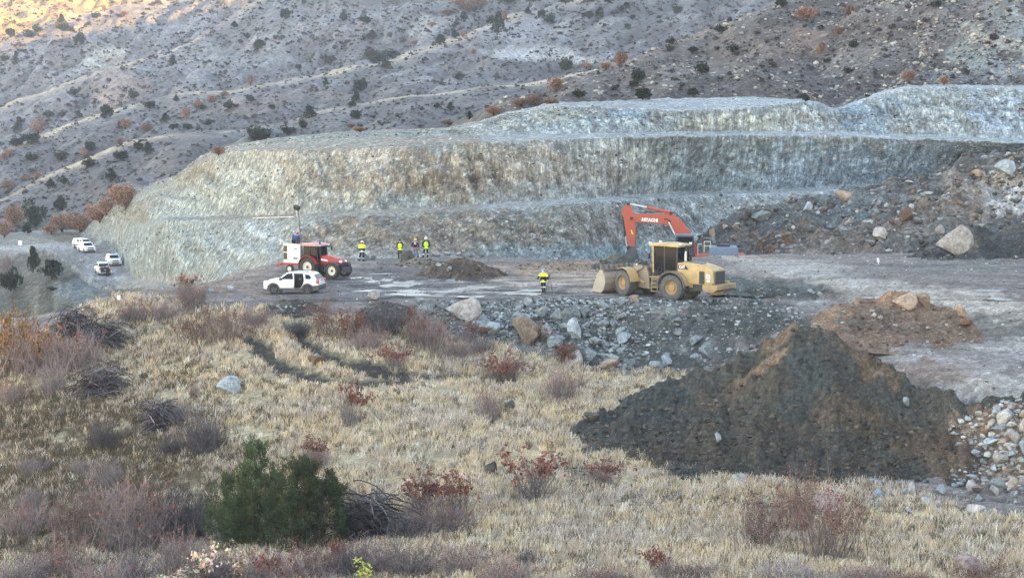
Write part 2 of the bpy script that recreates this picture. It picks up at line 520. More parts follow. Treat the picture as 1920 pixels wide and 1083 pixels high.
_ruts = _haul * 0.10 * _rst + (1 - field) * (1 - _haul) * 0.05 * _yst
Cf = np.broadcast_to(c_grass, C.shape).copy()
_fn = fbm(_gx / 5, _gy / 5, None, 4, 21)
Cf *= (1 + _fn * 0.35)[..., None]
Cf = blobs(Cf, _PX, _PY, [
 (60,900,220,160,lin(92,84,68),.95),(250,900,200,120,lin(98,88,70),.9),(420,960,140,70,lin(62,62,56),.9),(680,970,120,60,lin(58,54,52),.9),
 (80,640,150,46,lin(108,92,80),.9),(110,585,110,14,lin(104,82,70),.9),(330,590,140,30,lin(140,125,108),.6),(900,690,120,20,lin(120,105,90),.6),
 (60,1000,200,50,lin(104,94,82),.7),(800,960,160,40,lin(110,98,84),.7),(1000,925,160,14,lin(96,92,76),.6),(1480,960,150,50,lin(104,96,80),.7),(100,1065,160,18,lin(186,176,146),.8),
 (1100,880,50,40,lin(70,64,58),.8)])
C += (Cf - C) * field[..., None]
_rk = sstep(0.85, 0.35, _rd + fbm(_gx * 1.1, _gy * 1.1, None, 3, 9) * 0.5) * field
C += (np.array(lin(58,55,52)) - C) * (_rk * 0.95)[..., None]
_gz = _gz - 0.28 * _rk + 0.10 * fbm(_gx / 3, _gy / 3, None, 4, 5) * field + (1 - field) * (0.06 * fbm(_gx / 2.2, _gy / 1.0, None, 4, 6) + 0.035 * fbm(_gx / 1.2, _gy / 0.35, None, 3, 8))
_gz = _gz + _ruts
_ex, _ey, _ = XZ(1322, 171.5, -2.5)
_pit = np.clip(1.6 - np.hypot((_gx - _ex) / 9.0, (_gy - _ey) / 6.0), 0, 1)
_pit = _pit * _pit * (3 - 2 * _pit)
_gz = _gz + np.minimum(0, -3.0 - _gz) * _pit
_bank = sstep(0.08, 0.22, np.abs(np.gradient(_gz, axis=0) / np.gradient(_gy, axis=0))) * (1 - field)
_gz = _gz + _bank * (0.28 * fbm(_gx / 1.2, _gy / 1.2, None, 4, 15))
GV = np.stack([_gx, _gy, _gz], -1)

M_GROUND = mat_attr('ground_earth', 0.93, ((0.5, 0.18), (3.0, 0.28), (16.0, 0.30)), 0.8, 5.0, bdist=0.15, cells=((2.5, 0.16), (7.0, 0.22)))
add_sheet('ground', GV, C, M_GROUND)
FIELD_MASK = (GV, field, _rk)

# ------------------------------------------------------------------ quarry: road, faces, benches
INF = 2600
q0 = [(-500,640,226),(0,640,232),(60,640,232),(100,636,226),(150,620,218),(200,610,210),(250,600,205),(300,580,200),(400,560,182),(500,540,165),(640,530,155),(750,520,155),(900,520,156),(1100,530,157),(1300,540,172),(1480,540,175),(1900,540,175),(INF,540,175)]
q1 = [(-500,560,262),(0,545,262),(60,520,262),(100,520,258),(130,530,252),(160,545,246),(190,552,240),(215,552,236),(250,552,226),(300,549,208),(400,536,186),(500,515,169),(640,505,160),(750,500,159),(900,500,160),(1100,508,161),(1300,512,178),(1480,512,180),(1900,512,180),(INF,512,180)]
q2 = [(-500,500,290),(0,487,290),(40,478,290),(75,470,290),(100,478,282),(130,500,270),(150,516,262),(165,530,254),(190,542,247),(215,546,242),(250,540,234),(300,531,216),(400,518,190),(500,498,173),(640,491,163),(750,487,161.5),(900,487,162.5),(1100,494,165),(1300,494,182),(1480,492,184),(1900,492,184),(INF,492,184)]
q3 = [(-500,476,310),(0,462,312),(70,457,312),(110,456,310),(150,452,310),(180,456,304),(200,464,297),(222,485,283),(240,508,262),(262,526,240),(300,523,220),(330,517,207),(400,510,192),(500,489,175),(640,483,165),(750,481,163),(900,481,164),(1100,489,167),(1300,486,185),(1480,486,187),(1900,486,187),(INF,486,187)]
q4 = [(-500,450,326),(0,444,328),(90,438,330),(148,440,324),(180,446,312),(210,440,296),(250,440,262),(290,425,232),(310,413,220),(400,411,206),(560,409,184),(700,402,176),(900,392,174),(1100,380,178),(1300,367,196),(1480,363,199),(1560,357,200),(1900,340,203),(INF,330,205)]
q5 = [(-500,448,328),(0,442,330),(90,436,332),(149,438,326),(180,436,314),(215,424,298),(250,414,270),(290,411,240),(310,408,232),(400,406,212),(560,404,188),(700,396,180),(900,386,179),(1100,374,183),(1300,362,201),(1480,358,204),(1560,352,205),(1900,336,208),(INF,326,210)]
q6 = [(-500,446,330),(0,440,332),(90,434,334),(150,435,330),(200,398,312),(250,368,290),(300,348,262),(330,341,246),(380,304,232),(430,283,222),(500,282,208),(560,282,200),(640,280,195),(750,276,190),(880,268,188),(1000,263,189),(1200,257,194),(1400,253,204),(1560,255,206),(1700,261,206),(1900,268,204),(INF,280,204)]
q7 = [(-500,445,332),(0,439,334),(90,433,336),(150,434,332),(200,395,316),(250,364,296),(300,344,268),(330,336,254),(380,297,242),(430,279,236),(500,270,222),(560,264,214),(640,258,208),(750,256,202),(880,254,199),(1000,254,197),(1200,252,200),(1400,249,209),(1560,250,212),(1700,256,212),(1900,262,210),(INF,274,210)]
q8 = [(-500,444,334),(0,438,336),(90,432,338),(150,433,334),(200,393,320),(250,361,302),(300,341,276),(330,332,262),(380,293,252),(430,276,248),(500,263,232),(560,257,226),(640,250,220),(750,246,214),(830,244,210),(900,229,209),(960,212,209),(1040,199,208),(1160,202,207),(1280,208,208),(1400,203,212),(1500,192,216),(1540,196,219),(1562,208,220),(1600,196,222),(1650,178,222),(1700,166,222),(1780,164,222),(1900,167,221),(INF,176,220)]
q9 = [(-500,443,336),(0,437,338),(90,431,340),(150,432,336),(200,391,324),(250,358,308),(300,338,284),(330,329,270),(380,290,260),(430,273,256),(500,261,238),(560,255,232),(640,247,226),(750,242,220),(830,241,216),(900,226,215),(960,208,215),(1040,193,216),(1160,188,224),(1280,184,228),(1400,182,228),(1500,186,226),(1540,193,226),(1562,204,226),(1600,192,228),(1650,173,230),(1700,161,232),(1780,158,232),(1900,160,231),(INF,170,230)]
q10 = [(a, b + 70, d + 14) for a, b, d in q9]
q5 = [(a, b - (3 if 480 < a < 1950 else 0), d + (4 if 480 < a < 1950 else 0)) for a, b, d in q5]
q7 = [(a, b - (3 if 1000 <= a < 1950 else 0), d + (3 if 1000 <= a < 1950 else 0)) for a, b, d in q7]
QL = [q0, q1, q2, q3, q4, q5, q6, q7, q8, q9, q10]
V, U, S = loft(QL, -420, 2340, 980, [4, 10, 10, 26, 5, 40, 6, 26, 6, 4], 9)
PX, PY = PROJ(V)
X, Y, Z = V[..., 0], V[..., 1], V[..., 2]
face = np.zeros_like(S)
for a, b in ((3, 4), (5, 6), (7, 8)):
    t = np.clip((S - a) / (b - a), 0, 1)
    face = np.maximum(face, np.where((S > a) & (S < b), np.sin(np.pi * t) ** 0.6, 0))
fl = sstep(120, 220, U)
# relief: steep claw streaks, lumps and ledges pushed out of the face
ax = X + 0.35 * Y
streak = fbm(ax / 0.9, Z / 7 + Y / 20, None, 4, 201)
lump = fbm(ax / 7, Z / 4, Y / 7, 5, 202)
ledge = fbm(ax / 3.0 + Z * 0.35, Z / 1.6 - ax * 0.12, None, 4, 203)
rough = sstep(600, 1000, U) * 0.6 + 0.4
ridge = 1 - 2 * np.abs(fbm(X / 3.2 + Z * .4, Z / 2.2, Y / 3.2, 4, 211))
ridge2 = 1 - 2 * np.abs(fbm(X / 1.3 - Z * .3, Z / 1.3, Y / 1.3, 3, 212))
push = face * fl * (0.40 * streak + 0.30 * fbm(ax / 0.42, Z / 4 + Y / 16, None, 2, 213) + 0.9 * lump + 0.6 * ledge * rough + (0.40 * ridge + 0.22 * ridge2) * (0.35 + 0.65 * rough))
V[..., 1] -= push * 0.62
V[..., 2] += push * 0.30
# bench and crest edges are ragged
edge = sum(np.exp(-((S - e) / 0.12) ** 2) for e in (4, 5, 6, 7, 8, 9))
V[..., 2] += edge * fl * 0.18 * fbm(X / 1.6, Y / 1.6, None, 4, 204)
flat = 1 - face
V[..., 2] += flat * 0.10 * fbm(X / 2, Y / 2, None, 3, 205)
# fill slope below the road, left: runnels
sl = sstep(3, 2.2, S) * sstep(260, 120, U)
V[..., 2] += sl * sstep(0.8, 1.2, S) * 0.25 * fbm(X / 1.2 + Y * .25, Y / 6, None, 3, 206)
_bm = np.exp(-((S - 2.0) / 0.16) ** 2) * sstep(250, 190, U)
V[..., 2] += _bm * (0.55 + 0.5 * fbm(X / 1.2, Y / 1.2, None, 3, 219))
c_t1 = lin(152,164,164); c_tan = lin(150,140,124); c_tan2 = lin(126,116,102); c_blue = lin(140,160,172); c_white = lin(196,200,196); c_grey = lin(140,146,142)
C = np.broadcast_to(np.array(c_grey), V.shape).copy()
C = blobs(C, PX, PY, [
 (300,470,130,70,lin(146,160,164),.95),(420,340,120,70,lin(158,164,156),.95),(330,390,80,40,lin(160,172,172),.9),(520,330,90,50,lin(164,170,164),.9),
 (620,330,120,50,lin(158,152,136),.85),(760,320,120,50,lin(142,132,116),.9),(900,310,120,50,lin(148,140,124),.9),(1000,310,90,50,lin(158,152,140),.9),(860,350,130,30,lin(128,118,104),.8),
 (700,300,60,30,lin(176,174,164),.7),(1180,310,110,50,lin(176,178,168),.85,15),(1120,330,70,34,lin(150,142,128),.7),(1330,310,110,50,lin(150,162,164),.9),(1500,310,110,46,lin(140,156,164),.95),(1680,300,130,40,lin(134,150,162),.95),
 (1840,300,120,34,lin(120,128,132),.8),(1420,345,160,20,lin(142,158,166),.8),(1600,335,180,22,lin(134,148,160),.9),
 (460,455,90,36,lin(146,158,158),.85),(560,455,70,36,lin(150,152,142),.8),(640,445,80,36,lin(136,126,110),.9),(760,440,120,40,lin(122,112,98),.95),(900,435,120,46,lin(128,119,104),.95),(1040,430,120,46,lin(130,122,108),.9),(1160,420,90,46,lin(132,128,118),.9),(1270,410,80,40,lin(132,134,128),.8),(1400,390,90,22,lin(138,138,128),.8),
 (1050,475,120,14,lin(124,138,140),.8),(1150,470,70,16,lin(120,140,142),.9),(720,470,110,14,lin(150,142,132),.6),(490,440,40,30,lin(160,174,178),.7),(700,400,26,14,lin(160,172,176),.5),
 (600,275,120,14,lin(160,160,148),.8),(500,280,70,14,lin(168,164,148),.8),(960,245,110,22,lin(172,178,172),.8),(1120,240,120,24,lin(160,174,176),.8),(1180,215,50,16,lin(128,150,160),.8),(1040,215,60,18,lin(168,172,160),.7),
 (1400,230,120,20,lin(190,192,178),.85),(1320,235,60,14,lin(168,164,146),.7),(1500,225,40,26,lin(176,178,170),.8),(1640,220,80,40,lin(134,150,156),.95),(1760,220,70,36,lin(166,170,164),.8),(1870,215,60,46,lin(150,162,168),.9),(1700,235,70,26,lin(128,130,124),.7),
 (230,400,60,40,lin(136,134,122),.85),(170,440,40,20,lin(146,150,146),.8),(360,320,60,22,lin(140,134,118),.8),(210,440,30,40,lin(150,158,158),.7),
], 60)
# benches and roads are pale crushed rock
bench = ((S >= 4) & (S <= 5)) | ((S >= 6) & (S <= 7)) | ((S >= 8) & (S <= 9.2))
benchw = np.where(bench, 1.0, 0.0)
cb = np.where((PX < 900)[..., None], np.array(lin(154,149,138)), np.array(lin(164,168,166)))
C += (cb - C) * (benchw * 0.85 * sstep(280, 420, U))[..., None]
# face colour follows the relief noise: raised streaks and ledges paler, sunken ones darker
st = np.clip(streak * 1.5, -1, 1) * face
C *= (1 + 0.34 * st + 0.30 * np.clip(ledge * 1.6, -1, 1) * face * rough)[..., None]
spk = fbm(X / 0.8, Z / 0.8, Y / 0.8, 2, 208)
C += (np.array(c_white) - C) * (sstep(0.28, 0.5, spk) * 0.5 * face * fl)[..., None]
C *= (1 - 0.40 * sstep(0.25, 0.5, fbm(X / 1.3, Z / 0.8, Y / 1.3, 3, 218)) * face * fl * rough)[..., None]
# left: road and fill slope
road = ((S >= 2) & (S <= 3.02)) * sstep(420, 330, U)
slope = (S < 2) * sstep(300, 240, U)
C += (np.array(lin(146,147,144)) - C) * (road * 0.95)[..., None]
_cr = 0.57 * X - 0.82 * Z; _al2 = 0.82 * X + 0.57 * Z
cs = np.array(lin(98,96,86)) * (1 + 0.55 * np.clip(fbm(_cr / 0.9, _al2 / 12, Y / 40, 4, 209) * 1.6, -1, 1))[..., None]
C += (cs - C) * (slope * 0.95)[..., None]
C += (np.array(lin(172,172,164)) - C) * (_bm * np.clip(0.5 + 1.5 * fbm(X / 1.5, Y / 1.5, None, 3, 220), 0, 0.9))[..., None]
C = blobs(C, PX, PY, [(150,545,50,22,lin(122,134,140),.8),(50,510,70,30,lin(120,118,110),.6),(60,462,90,8,lin(172,174,172),.9),(40,450,90,10,lin(150,146,134),.8),(130,446,40,8,lin(120,108,94),.9),(200,520,40,14,lin(176,180,180),.7),(180,500,24,24,lin(174,178,180),.5)], 64)
ruts_ = road * np.exp(-((fbm(X / 3, Y / 30, None, 2, 33)) / 0.08) ** 2)
C *= (1 - 0.12 * ruts_)[..., None]
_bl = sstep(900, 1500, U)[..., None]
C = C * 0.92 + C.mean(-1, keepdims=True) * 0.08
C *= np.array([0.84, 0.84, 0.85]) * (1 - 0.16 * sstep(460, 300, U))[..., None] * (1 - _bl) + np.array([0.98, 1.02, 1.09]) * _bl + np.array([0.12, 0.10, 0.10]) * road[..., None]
M_ROCK = mat_attr('quarry_rock', 0.9, ((0.35, 0.12), (1.6, 0.20), (7.0, 0.28)), 0.8, 2.6, stretch=(1.0, 0.6, 0.35), cells=((0.9, 0.16), (2.6, 0.24), (6.0, 0.18)), patch=((1.4, 0.60, 0.66, lin(70,68,62), 0.45), (2.3, 0.62, 0.68, lin(190,192,184), 0.6)), streak=((3.4, 1.6, 0.25, 0.26), (8.0, 4.0, 0.6, 0.22)), bdist=0.45)
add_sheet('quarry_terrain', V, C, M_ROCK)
QUARRY = (V, U, S, face, PX, PY)

# ------------------------------------------------------------------ spoil terrace right, in front of the face
t0 = [(1290,580,160),(1400,560,160),(1450,510,158),(1500,500,158),(1650,520,150),(1800,540,142),(1920,560,136),(INF,600,128)]
t1 = [(1290,560,168),(1340,545,168),(1400,530,168),(1450,484,163),(1500,484,162),(1650,496,152),(1800,512,145),(1920,522,140),(INF,540,134)]
t2 = [(1290,540,178),(1340,515,179),(1400,500,179),(1450,462,175),(1500,445,172),(1600,440,168),(1700,430,165),(1800,420,164),(1920,410,162),(INF,390,160)]
t3 = [(1290,500,184),(1310,450,184),(1330,430,184),(1380,412,184),(1430,402,185),(1500,384,186),(1570,374,186),(1620,364,186),(1700,348,185),(1760,338,184),(1830,308,184),(1920,292,182),(INF,270,180)]
t4 = [(1290,505,188),(1310,455,189),(1330,436,190),(1380,414,190),(1430,400,191),(1500,381,192),(1570,369,192),(1620,360,192),(1700,345,191),(1760,334,190),(1830,304,190),(1920,287,190),(INF,262,190)]
t5 = [(a, b + 60, d + 8) for a, b, d in t4]
V, U, S = loft([t0, t1, t2, t3, t4, t5], 1290, 2400, 460, [4, 34, 34, 8, 3], 15)
PX, PY = PROJ(V); X, Y, Z = V[..., 0], V[..., 1], V[..., 2]
m = sstep(0.8, 1.4, S) * sstep(4.6, 3.8, S)
V[..., 2] += m * (1.3 * fbm(X / 5, Y / 5, None, 4, 301) + 0.5 * (1 - 2 * np.abs(fbm(X / 3, Y / 3, None, 3, 305))) + 0.5 * fbm(X / 1.3, Y / 1.3, None, 4, 302))
# a cut bank: brown pit wall by the digger
C = np.broadcast_to(np.array(lin(96,96,94)), V.shape).copy()
C = blobs(C, PX, PY, [(1440,460,50,26,lin(98,78,62),1),(1560,440,120,30,lin(108,98,90),.9),(1520,405,120,22,lin(92,96,96),.9),(1620,400,70,30,lin(104,112,116),.95),(1560,395,70,12,lin(112,118,120),.7,-25),(1480,425,60,10,lin(84,88,90),.8),
 (1750,400,90,34,lin(118,106,96),.95),(1850,360,70,36,lin(150,140,130),.9),(1890,370,50,40,lin(186,184,180),.9),(1900,330,50,20,lin(140,126,112),.8),(1700,440,90,20,lin(116,110,104),.8),(1680,380,50,16,lin(104,106,108),.8),
 (1560,475,120,14,lin(112,104,98),.9),(1700,490,90,14,lin(104,102,96),.9),(1620,460,80,12,lin(110,100,92),.7),(1500,470,90,8,lin(104,98,92),.6),(1820,420,90,20,lin(120,114,108),.7)], 70)
C *= (1 + 0.4 * np.clip(fbm(X / 2.5, Y / 2.5, Z / 1.5, 4, 303), -1, 1))[..., None]
M_SPOIL = mat_attr('spoil_earth', 0.93, ((0.6, 0.18), (2.5, 0.32), (12.0, 0.34)), 0.9, 4.0, bdist=0.25, cells=((1.6, 0.22), (4.5, 0.3)), patch=((1.1, 0.62, 0.70, lin(160,160,156), 0.5), (0.8, 0.60, 0.72, lin(52,50,50), 0.5)))
add_sheet('spoil_terrain', V, C, M_SPOIL)
TERRACE = V

# ------------------------------------------------------------------ hills
M_HILL = mat_attr('hill_soil', 0.95, ((0.06, 0.12), (0.5, 0.26), (2.2, 0.32)), 0.8, 1.2, bdist=0.6, cells=((0.5, 0.10), (1.4, 0.16)), patch=((0.22, 0.54, 0.68, lin(84,82,86), 0.55), (0.55, 0.56, 0.66, lin(62,62,68), 0.8), (0.9, 0.62, 0.70, lin(150,150,152), 0.5)))
M_HILLR = mat_attr('rocky_hill_soil', 0.95, ((0.1, 0.12), (0.8, 0.26), (3.5, 0.34)), 0.9, 2.0, bdist=0.5, cells=((0.8, 0.16), (2.2, 0.22)), patch=((0.35, 0.55, 0.68, lin(80,76,78), 0.55), (0.9, 0.58, 0.68, lin(58,56,58), 0.75), (1.3, 0.60, 0.68, lin(168,164,154), 0.65)))

def hill(name, lines, u0, u1, nu, segs, base, crest, relief, seed, mat, bl=None, crest_s=1, cw=0.10, smooth=15):
    V, U, S = loft(lines, u0, u1, nu, segs, smooth)
    X, Y, Z = V[..., 0], V[..., 1], V[..., 2]
    n1 = fbm(X / 45 + Z * .01, Y / 45, None, 4, seed)
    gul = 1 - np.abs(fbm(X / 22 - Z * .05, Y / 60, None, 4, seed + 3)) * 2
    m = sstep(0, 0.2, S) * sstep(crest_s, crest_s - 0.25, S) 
    m2 = np.minimum(1, m + 0.25)
    V[..., 2] += relief * (m * (n1 * 1.0 - 0.7 * np.clip(gul, 0, 1)) + 0.12 * m2 * fbm(X / 5, Y / 5, None, 4, seed + 8))
    V[..., 2] += relief * 0.25 * fbm(X / 14, Y / 30, None, 4, seed + 11) * (S > 0.5)
    PX, PY = PROJ(V)
    C = np.broadcast_to(np.array(base), V.shape).copy()
    k = fbm(X / 16, Y / 16, Z / 16, 5, seed + 20)
    C *= (1 + 0.30 * np.clip(k, -1, 1))[..., None]
    k2 = fbm(X / 9 - Z / 5, Y / 30, Z / 9, 4, seed + 23)
    C += (np.array(lin(150,152,154)) - C) * (sstep(0.1, 0.5, k2) * (0.5 if base[0] > 0.15 else 0.2))[..., None]
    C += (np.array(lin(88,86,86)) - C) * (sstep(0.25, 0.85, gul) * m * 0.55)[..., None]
    C += (np.array(crest) - C) * (np.exp(-((S - crest_s + 0.02) / cw) ** 2) * np.clip(0.75 + 1.2 * fbm(X / 30, Y / 30, None, 3, seed + 41), 0.05, 0.9))[..., None].clip(0, 1)
    if bl: C = blobs(C, PX, PY, bl, seed + 30)
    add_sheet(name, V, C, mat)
    return V

def back(L, dpy, dD):
    return [(a, b + dpy, d + dD) for a, b, d in L]

# right hillside behind the pit
h0 = [(820,262,232),(900,250,222),(1000,232,222),(1060,224,224),(1280,222,230),(1500,222,232),(1560,232,232),(1700,200,234),(1900,200,236),(INF,200,238)]
h0b = [(820,244,246),(900,222,238),(1000,198,240),(1060,186,240),(1280,160,256),(1500,150,258),(1560,160,256),(1700,140,254),(1900,120,252),(INF,100,250)]
h1 = [(820,248,262),(870,229,264),(900,214,264),(940,202,268),(1000,180,278),(1060,150,286),(1120,134,295),(1200,105,306),(1280,70,318),(1400,30,330),(1480,-6,340),(1600,-50,345),(1750,-130,330),(1900,-190,322),(INF,-400,320)]
HILLR_V = hill('hill_terrain', [h0, h0b, h1, back(h1, 40, 60)], 820, 2300, 560, [40, 130, 16], lin(98,94,92), lin(140,130,114), 3.6, 401, M_HILLR,
     [(1830,100,50,60,lin(132,138,138),.95,-50),(1900,60,60,70,lin(128,136,138),.95),(1850,72,36,12,lin(172,168,156),.8),(1895,85,30,14,lin(160,160,152),.7),(1880,130,60,22,lin(140,148,154),.9),(1780,145,40,12,lin(128,136,140),.8),(1870,20,30,26,lin(120,126,124),.8),(1860,50,24,10,lin(96,94,90),.7),(1890,108,30,8,lin(100,92,84),.6),
      (1500,80,60,30,lin(140,122,112),.5),(1380,100,90,40,lin(138,130,122),.4)], 2, 0.06)

# back ridges, nearer to farther
a0 = [(-500,500,338),(0,478,338),(150,470,340),(300,430,322),(430,350,306),(600,310,296),(800,290,290),(1000,262,300),(1200,225,325),(1400,200,340)]
a1 = [(-500,470,380),(-150,420,392),(0,372,402),(80,330,410),(143,303,416),(190,284,420),(233,270,424),(317,250,428),(433,243,430),(527,230,434),(633,201,442),(740,183,448),(840,172,452),(917,163,456),(1030,150,462),(1200,120,470),(1400,90,480)]
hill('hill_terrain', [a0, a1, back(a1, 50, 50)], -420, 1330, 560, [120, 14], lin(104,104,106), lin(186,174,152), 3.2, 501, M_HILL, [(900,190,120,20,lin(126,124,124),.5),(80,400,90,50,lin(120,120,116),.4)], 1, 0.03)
b0 = [(-500,470,420),(0,412,432),(143,345,440),(317,292,446),(527,272,452),(740,225,466),(1030,192,480),(1300,160,500),(1750,100,520)]
b1 = [(-500,390,480),(-100,318,510),(0,285,520),(73,257,530),(167,217,545),(267,190,560),(367,173,572),(467,160,584),(560,145,596),(633,130,606),(690,121,614),(797,90,634),(870,67,650),(927,38,664),(1030,12,690),(1150,-30,720),(1400,-90,760),(1750,-150,820)]
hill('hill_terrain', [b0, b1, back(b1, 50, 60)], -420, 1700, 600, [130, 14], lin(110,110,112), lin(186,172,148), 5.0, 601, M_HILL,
     [(1000,100,120,14,lin(176,178,178),.8),(980,60,100,30,lin(160,162,166),.5),(560,180,120,14,lin(140,130,124),.5),(1060,110,80,6,lin(190,190,186),.8,6),(430,200,120,20,lin(146,132,124),.4)], 1, 0.05)
c0 = [(-500,380,560),(0,325,575),(73,297,585),(267,230,610),(467,200,640),(633,170,665),(870,110,705),(1150,10,780)]
c1 = [(-500,270,690),(-100,225,720),(0,200,730),(57,180,735),(133,150,745),(187,133,752),(233,120,760),(310,97,772),(360,77,782),(385,58,790),(417,40,798),(460,7,812),(600,-60,840),(800,-110,870),(1150,-190,930)]
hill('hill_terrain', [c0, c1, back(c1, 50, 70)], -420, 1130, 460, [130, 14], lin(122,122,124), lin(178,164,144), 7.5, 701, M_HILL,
     [(230,160,60,50,lin(168,150,140),.5),(420,110,140,40,lin(158,160,162),.4),(790,45,40,20,lin(176,174,166),.7),(640,40,120,30,lin(150,148,150),.4),(420,40,60,12,lin(110,106,116),.6,-40)], 1, 0.035)
d0 = [(-500,320,800),(0,240,815),(133,190,825),(310,137,850),(460,60,890),(800,-40,940)]
d1 = [(-500,200,900),(-100,120,930),(0,76,945),(60,56,955),(110,34,965),(200,17,980),(330,-3,1000),(450,-40,1020),(800,-90,1060)]
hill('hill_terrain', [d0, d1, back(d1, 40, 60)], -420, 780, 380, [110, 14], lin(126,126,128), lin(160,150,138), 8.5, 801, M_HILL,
     [(190,110,60,26,lin(190,186,176),.9),(150,96,30,14,lin(110,106,104),.6),(215,118,24,10,lin(126,120,112),.6),(330,60,90,30,lin(150,150,152),.4)], 1, 0.03)
e0 = [(-500,200,1060),(0,130,1080),(110,90,1100),(330,50,1140),(800,-40,1180)]
e1 = [(-500,-60,1380),(0,-80,1420),(330,-120,1460),(800,-180,1500)]
hill('hill_terrain', [e0, e1, back(e1, 30, 80)], -420, 780, 320, [120, 6], lin(196,162,104), lin(196,162,104), 9.0, 901, M_HILL, None, 1, 0.02)  # gold of the low sun is put into this far hill's base colour

# unseen high mountain flank, added off to the right to cast shade over the valley
mr_y = np.linspace(-900, 1500, 150); mr_t = np.linspace(-1, 1, 31)
XX = 520 + 330 * mr_t[:, None] + 0 * mr_y[None]
YY = np.broadcast_to(mr_y, XX.shape).copy()
ZZ = -25 + (1 - np.abs(mr_t[:, None])) ** 0.9 * (291 + 14 * fbm(YY / 160, YY * 0, None, 3, 951)) + 4 * fbm(XX / 60, YY / 60, None, 4, 952)
V = np.stack([XX, YY, ZZ], -1)
C = np.broadcast_to(np.array(lin(140,134,126)), V.shape).copy()
add_sheet('mountain_shade_terrain', V, C, M_HILL)
MSUB = TERR.pop()
# ================================================================== HEAPS OF DUG EARTH
bpy.context.view_layer.update()
_terr = [o for o in SC.objects if o.type == 'MESH' and not o.name.startswith('mountain')]
_O = Vector((0, 0, CAMZ))

def hit(px, py, objs=None):
    """first ground surface met along a sight line"""
    a, b = PD(px, py)
    d = Vector((float(a), 1.0, float(b))).normalized()
    best = None
    for o in (objs or _terr):
        ok, loc, nor, _ = o.ray_cast(_O, d)
        if ok and (best is None or (loc - _O).length < (best[0] - _O).length):
            best = (loc.copy(), nor.copy())
    return best

def drop(x, y, zmax=400, objs=None):
    """height of the ground under a point"""
    best = None
    for o in (objs or _terr):
        ok, loc, nor, _ = o.ray_cast(Vector((x, y, zmax)), Vector((0, 0, -1)))
        if ok and (best is None or loc.z > best.z):
            best = loc.copy()
    return best

M_HEAP = mat_attr('heap_earth', 0.95, ((1.0, 0.2), (4.0, 0.32), (18.0, 0.36)), 1.0, 6.0, bdist=0.15, cells=((4.0, 0.12), (9.0, 0.22)), patch=((3.0, 0.62, 0.70, lin(120,116,108), 0.5),))
HEAPS = []

def heap_loft(name, label, lines, u0, u1, nu, segs, base, bl, amp, seed, cat='dirt heap', group=None):
    V, U, S = loft(lines, u0, u1, nu, segs, 21)
    X, Y, Z = V[..., 0], V[..., 1], V[..., 2]
    PX, PY = PROJ(V)
    m = sstep(0, 0.3, S) * sstep(0, 0.03, (U - u0) / (u1 - u0))
    V[..., 2] += m * amp * (fbm(X / 2.5, Y / 2.5, None, 4, seed) + 0.5 * fbm(X / 0.6, Y / 0.6, None, 3, seed + 1) + (1.1 if 'spoil' in name else 0.5) * fbm(U / 70, S * 0.5, None, 4, seed + 7))
    C = np.broadcast_to(np.array(base), V.shape).copy()
    C = blobs(C, PX, PY, bl, seed + 2)
    C *= (1 + 0.3 * np.clip(fbm(X / 1.2, Y / 5 + Z / 4, None, 4, seed + 3), -1, 1))[..., None]
    o = add_sheet(name, V, C, M_HEAP, None, label, cat, group)
    HEAPS.append((o, V)); _terr.append(o)
    return o

# the great dark tip at the right
s0 = [(1058,826,95.5),(1068,868,91.5),(1085,905,88),(1130,935,85.5),(1250,945,85),(1400,940,85),(1600,930,85),(1700,945,84),(1800,960,83),(1900,990,81),(2100,1010,80),(2300,1010,80)]
s1 = [(1058,824,95.8),(1068,858,92.2),(1085,888,89.2),(1130,902,87.6),(1250,917,86.6),(1400,915,86.3),(1600,903,86.2),(1700,916,85.2),(1800,930,84.2),(1900,962,82.3),(2100,980,81),(2300,980,81)]
s1b = [(1058,821,96),(1068,835,94),(1085,846,92.6),(1130,850,91.8),(1250,832,91.8),(1400,800,91.6),(1500,780,91),(1600,780,90),(1700,815,88),(1800,842,86.3),(1900,850,84.8),(2100,860,83.8),(2300,860,83.8)]
s2 = [(1058,816,96.2),(1070,806,96.4),(1120,777,97),(1200,741,98),(1300,700,98.2),(1400,655,97.6),(1460,622,96.8),(1500,601,96.2),(1530,604,95.6),(1570,628,95),(1620,662,94),(1670,694,93),(1740,738,90.4),(1780,752,89),(1830,752,88),(1870,745,88),(1920,748,87.6),(2100,745,87.4),(2300,745,87.4)]
s3 = [(1058,860,99),(1070,850,99),(1120,815,101),(1200,790,102.5),(1300,760,104),(1400,720,104),(1460,690,102),(1500,668,101),(1530,660,100),(1570,670,99),(1620,692,98),(1670,715,96.5),(1740,752,93),(1780,762,91),(1830,766,90),(1870,760,90),(1920,760,89.6),(2100,757,89.4),(2300,757,89.4)]
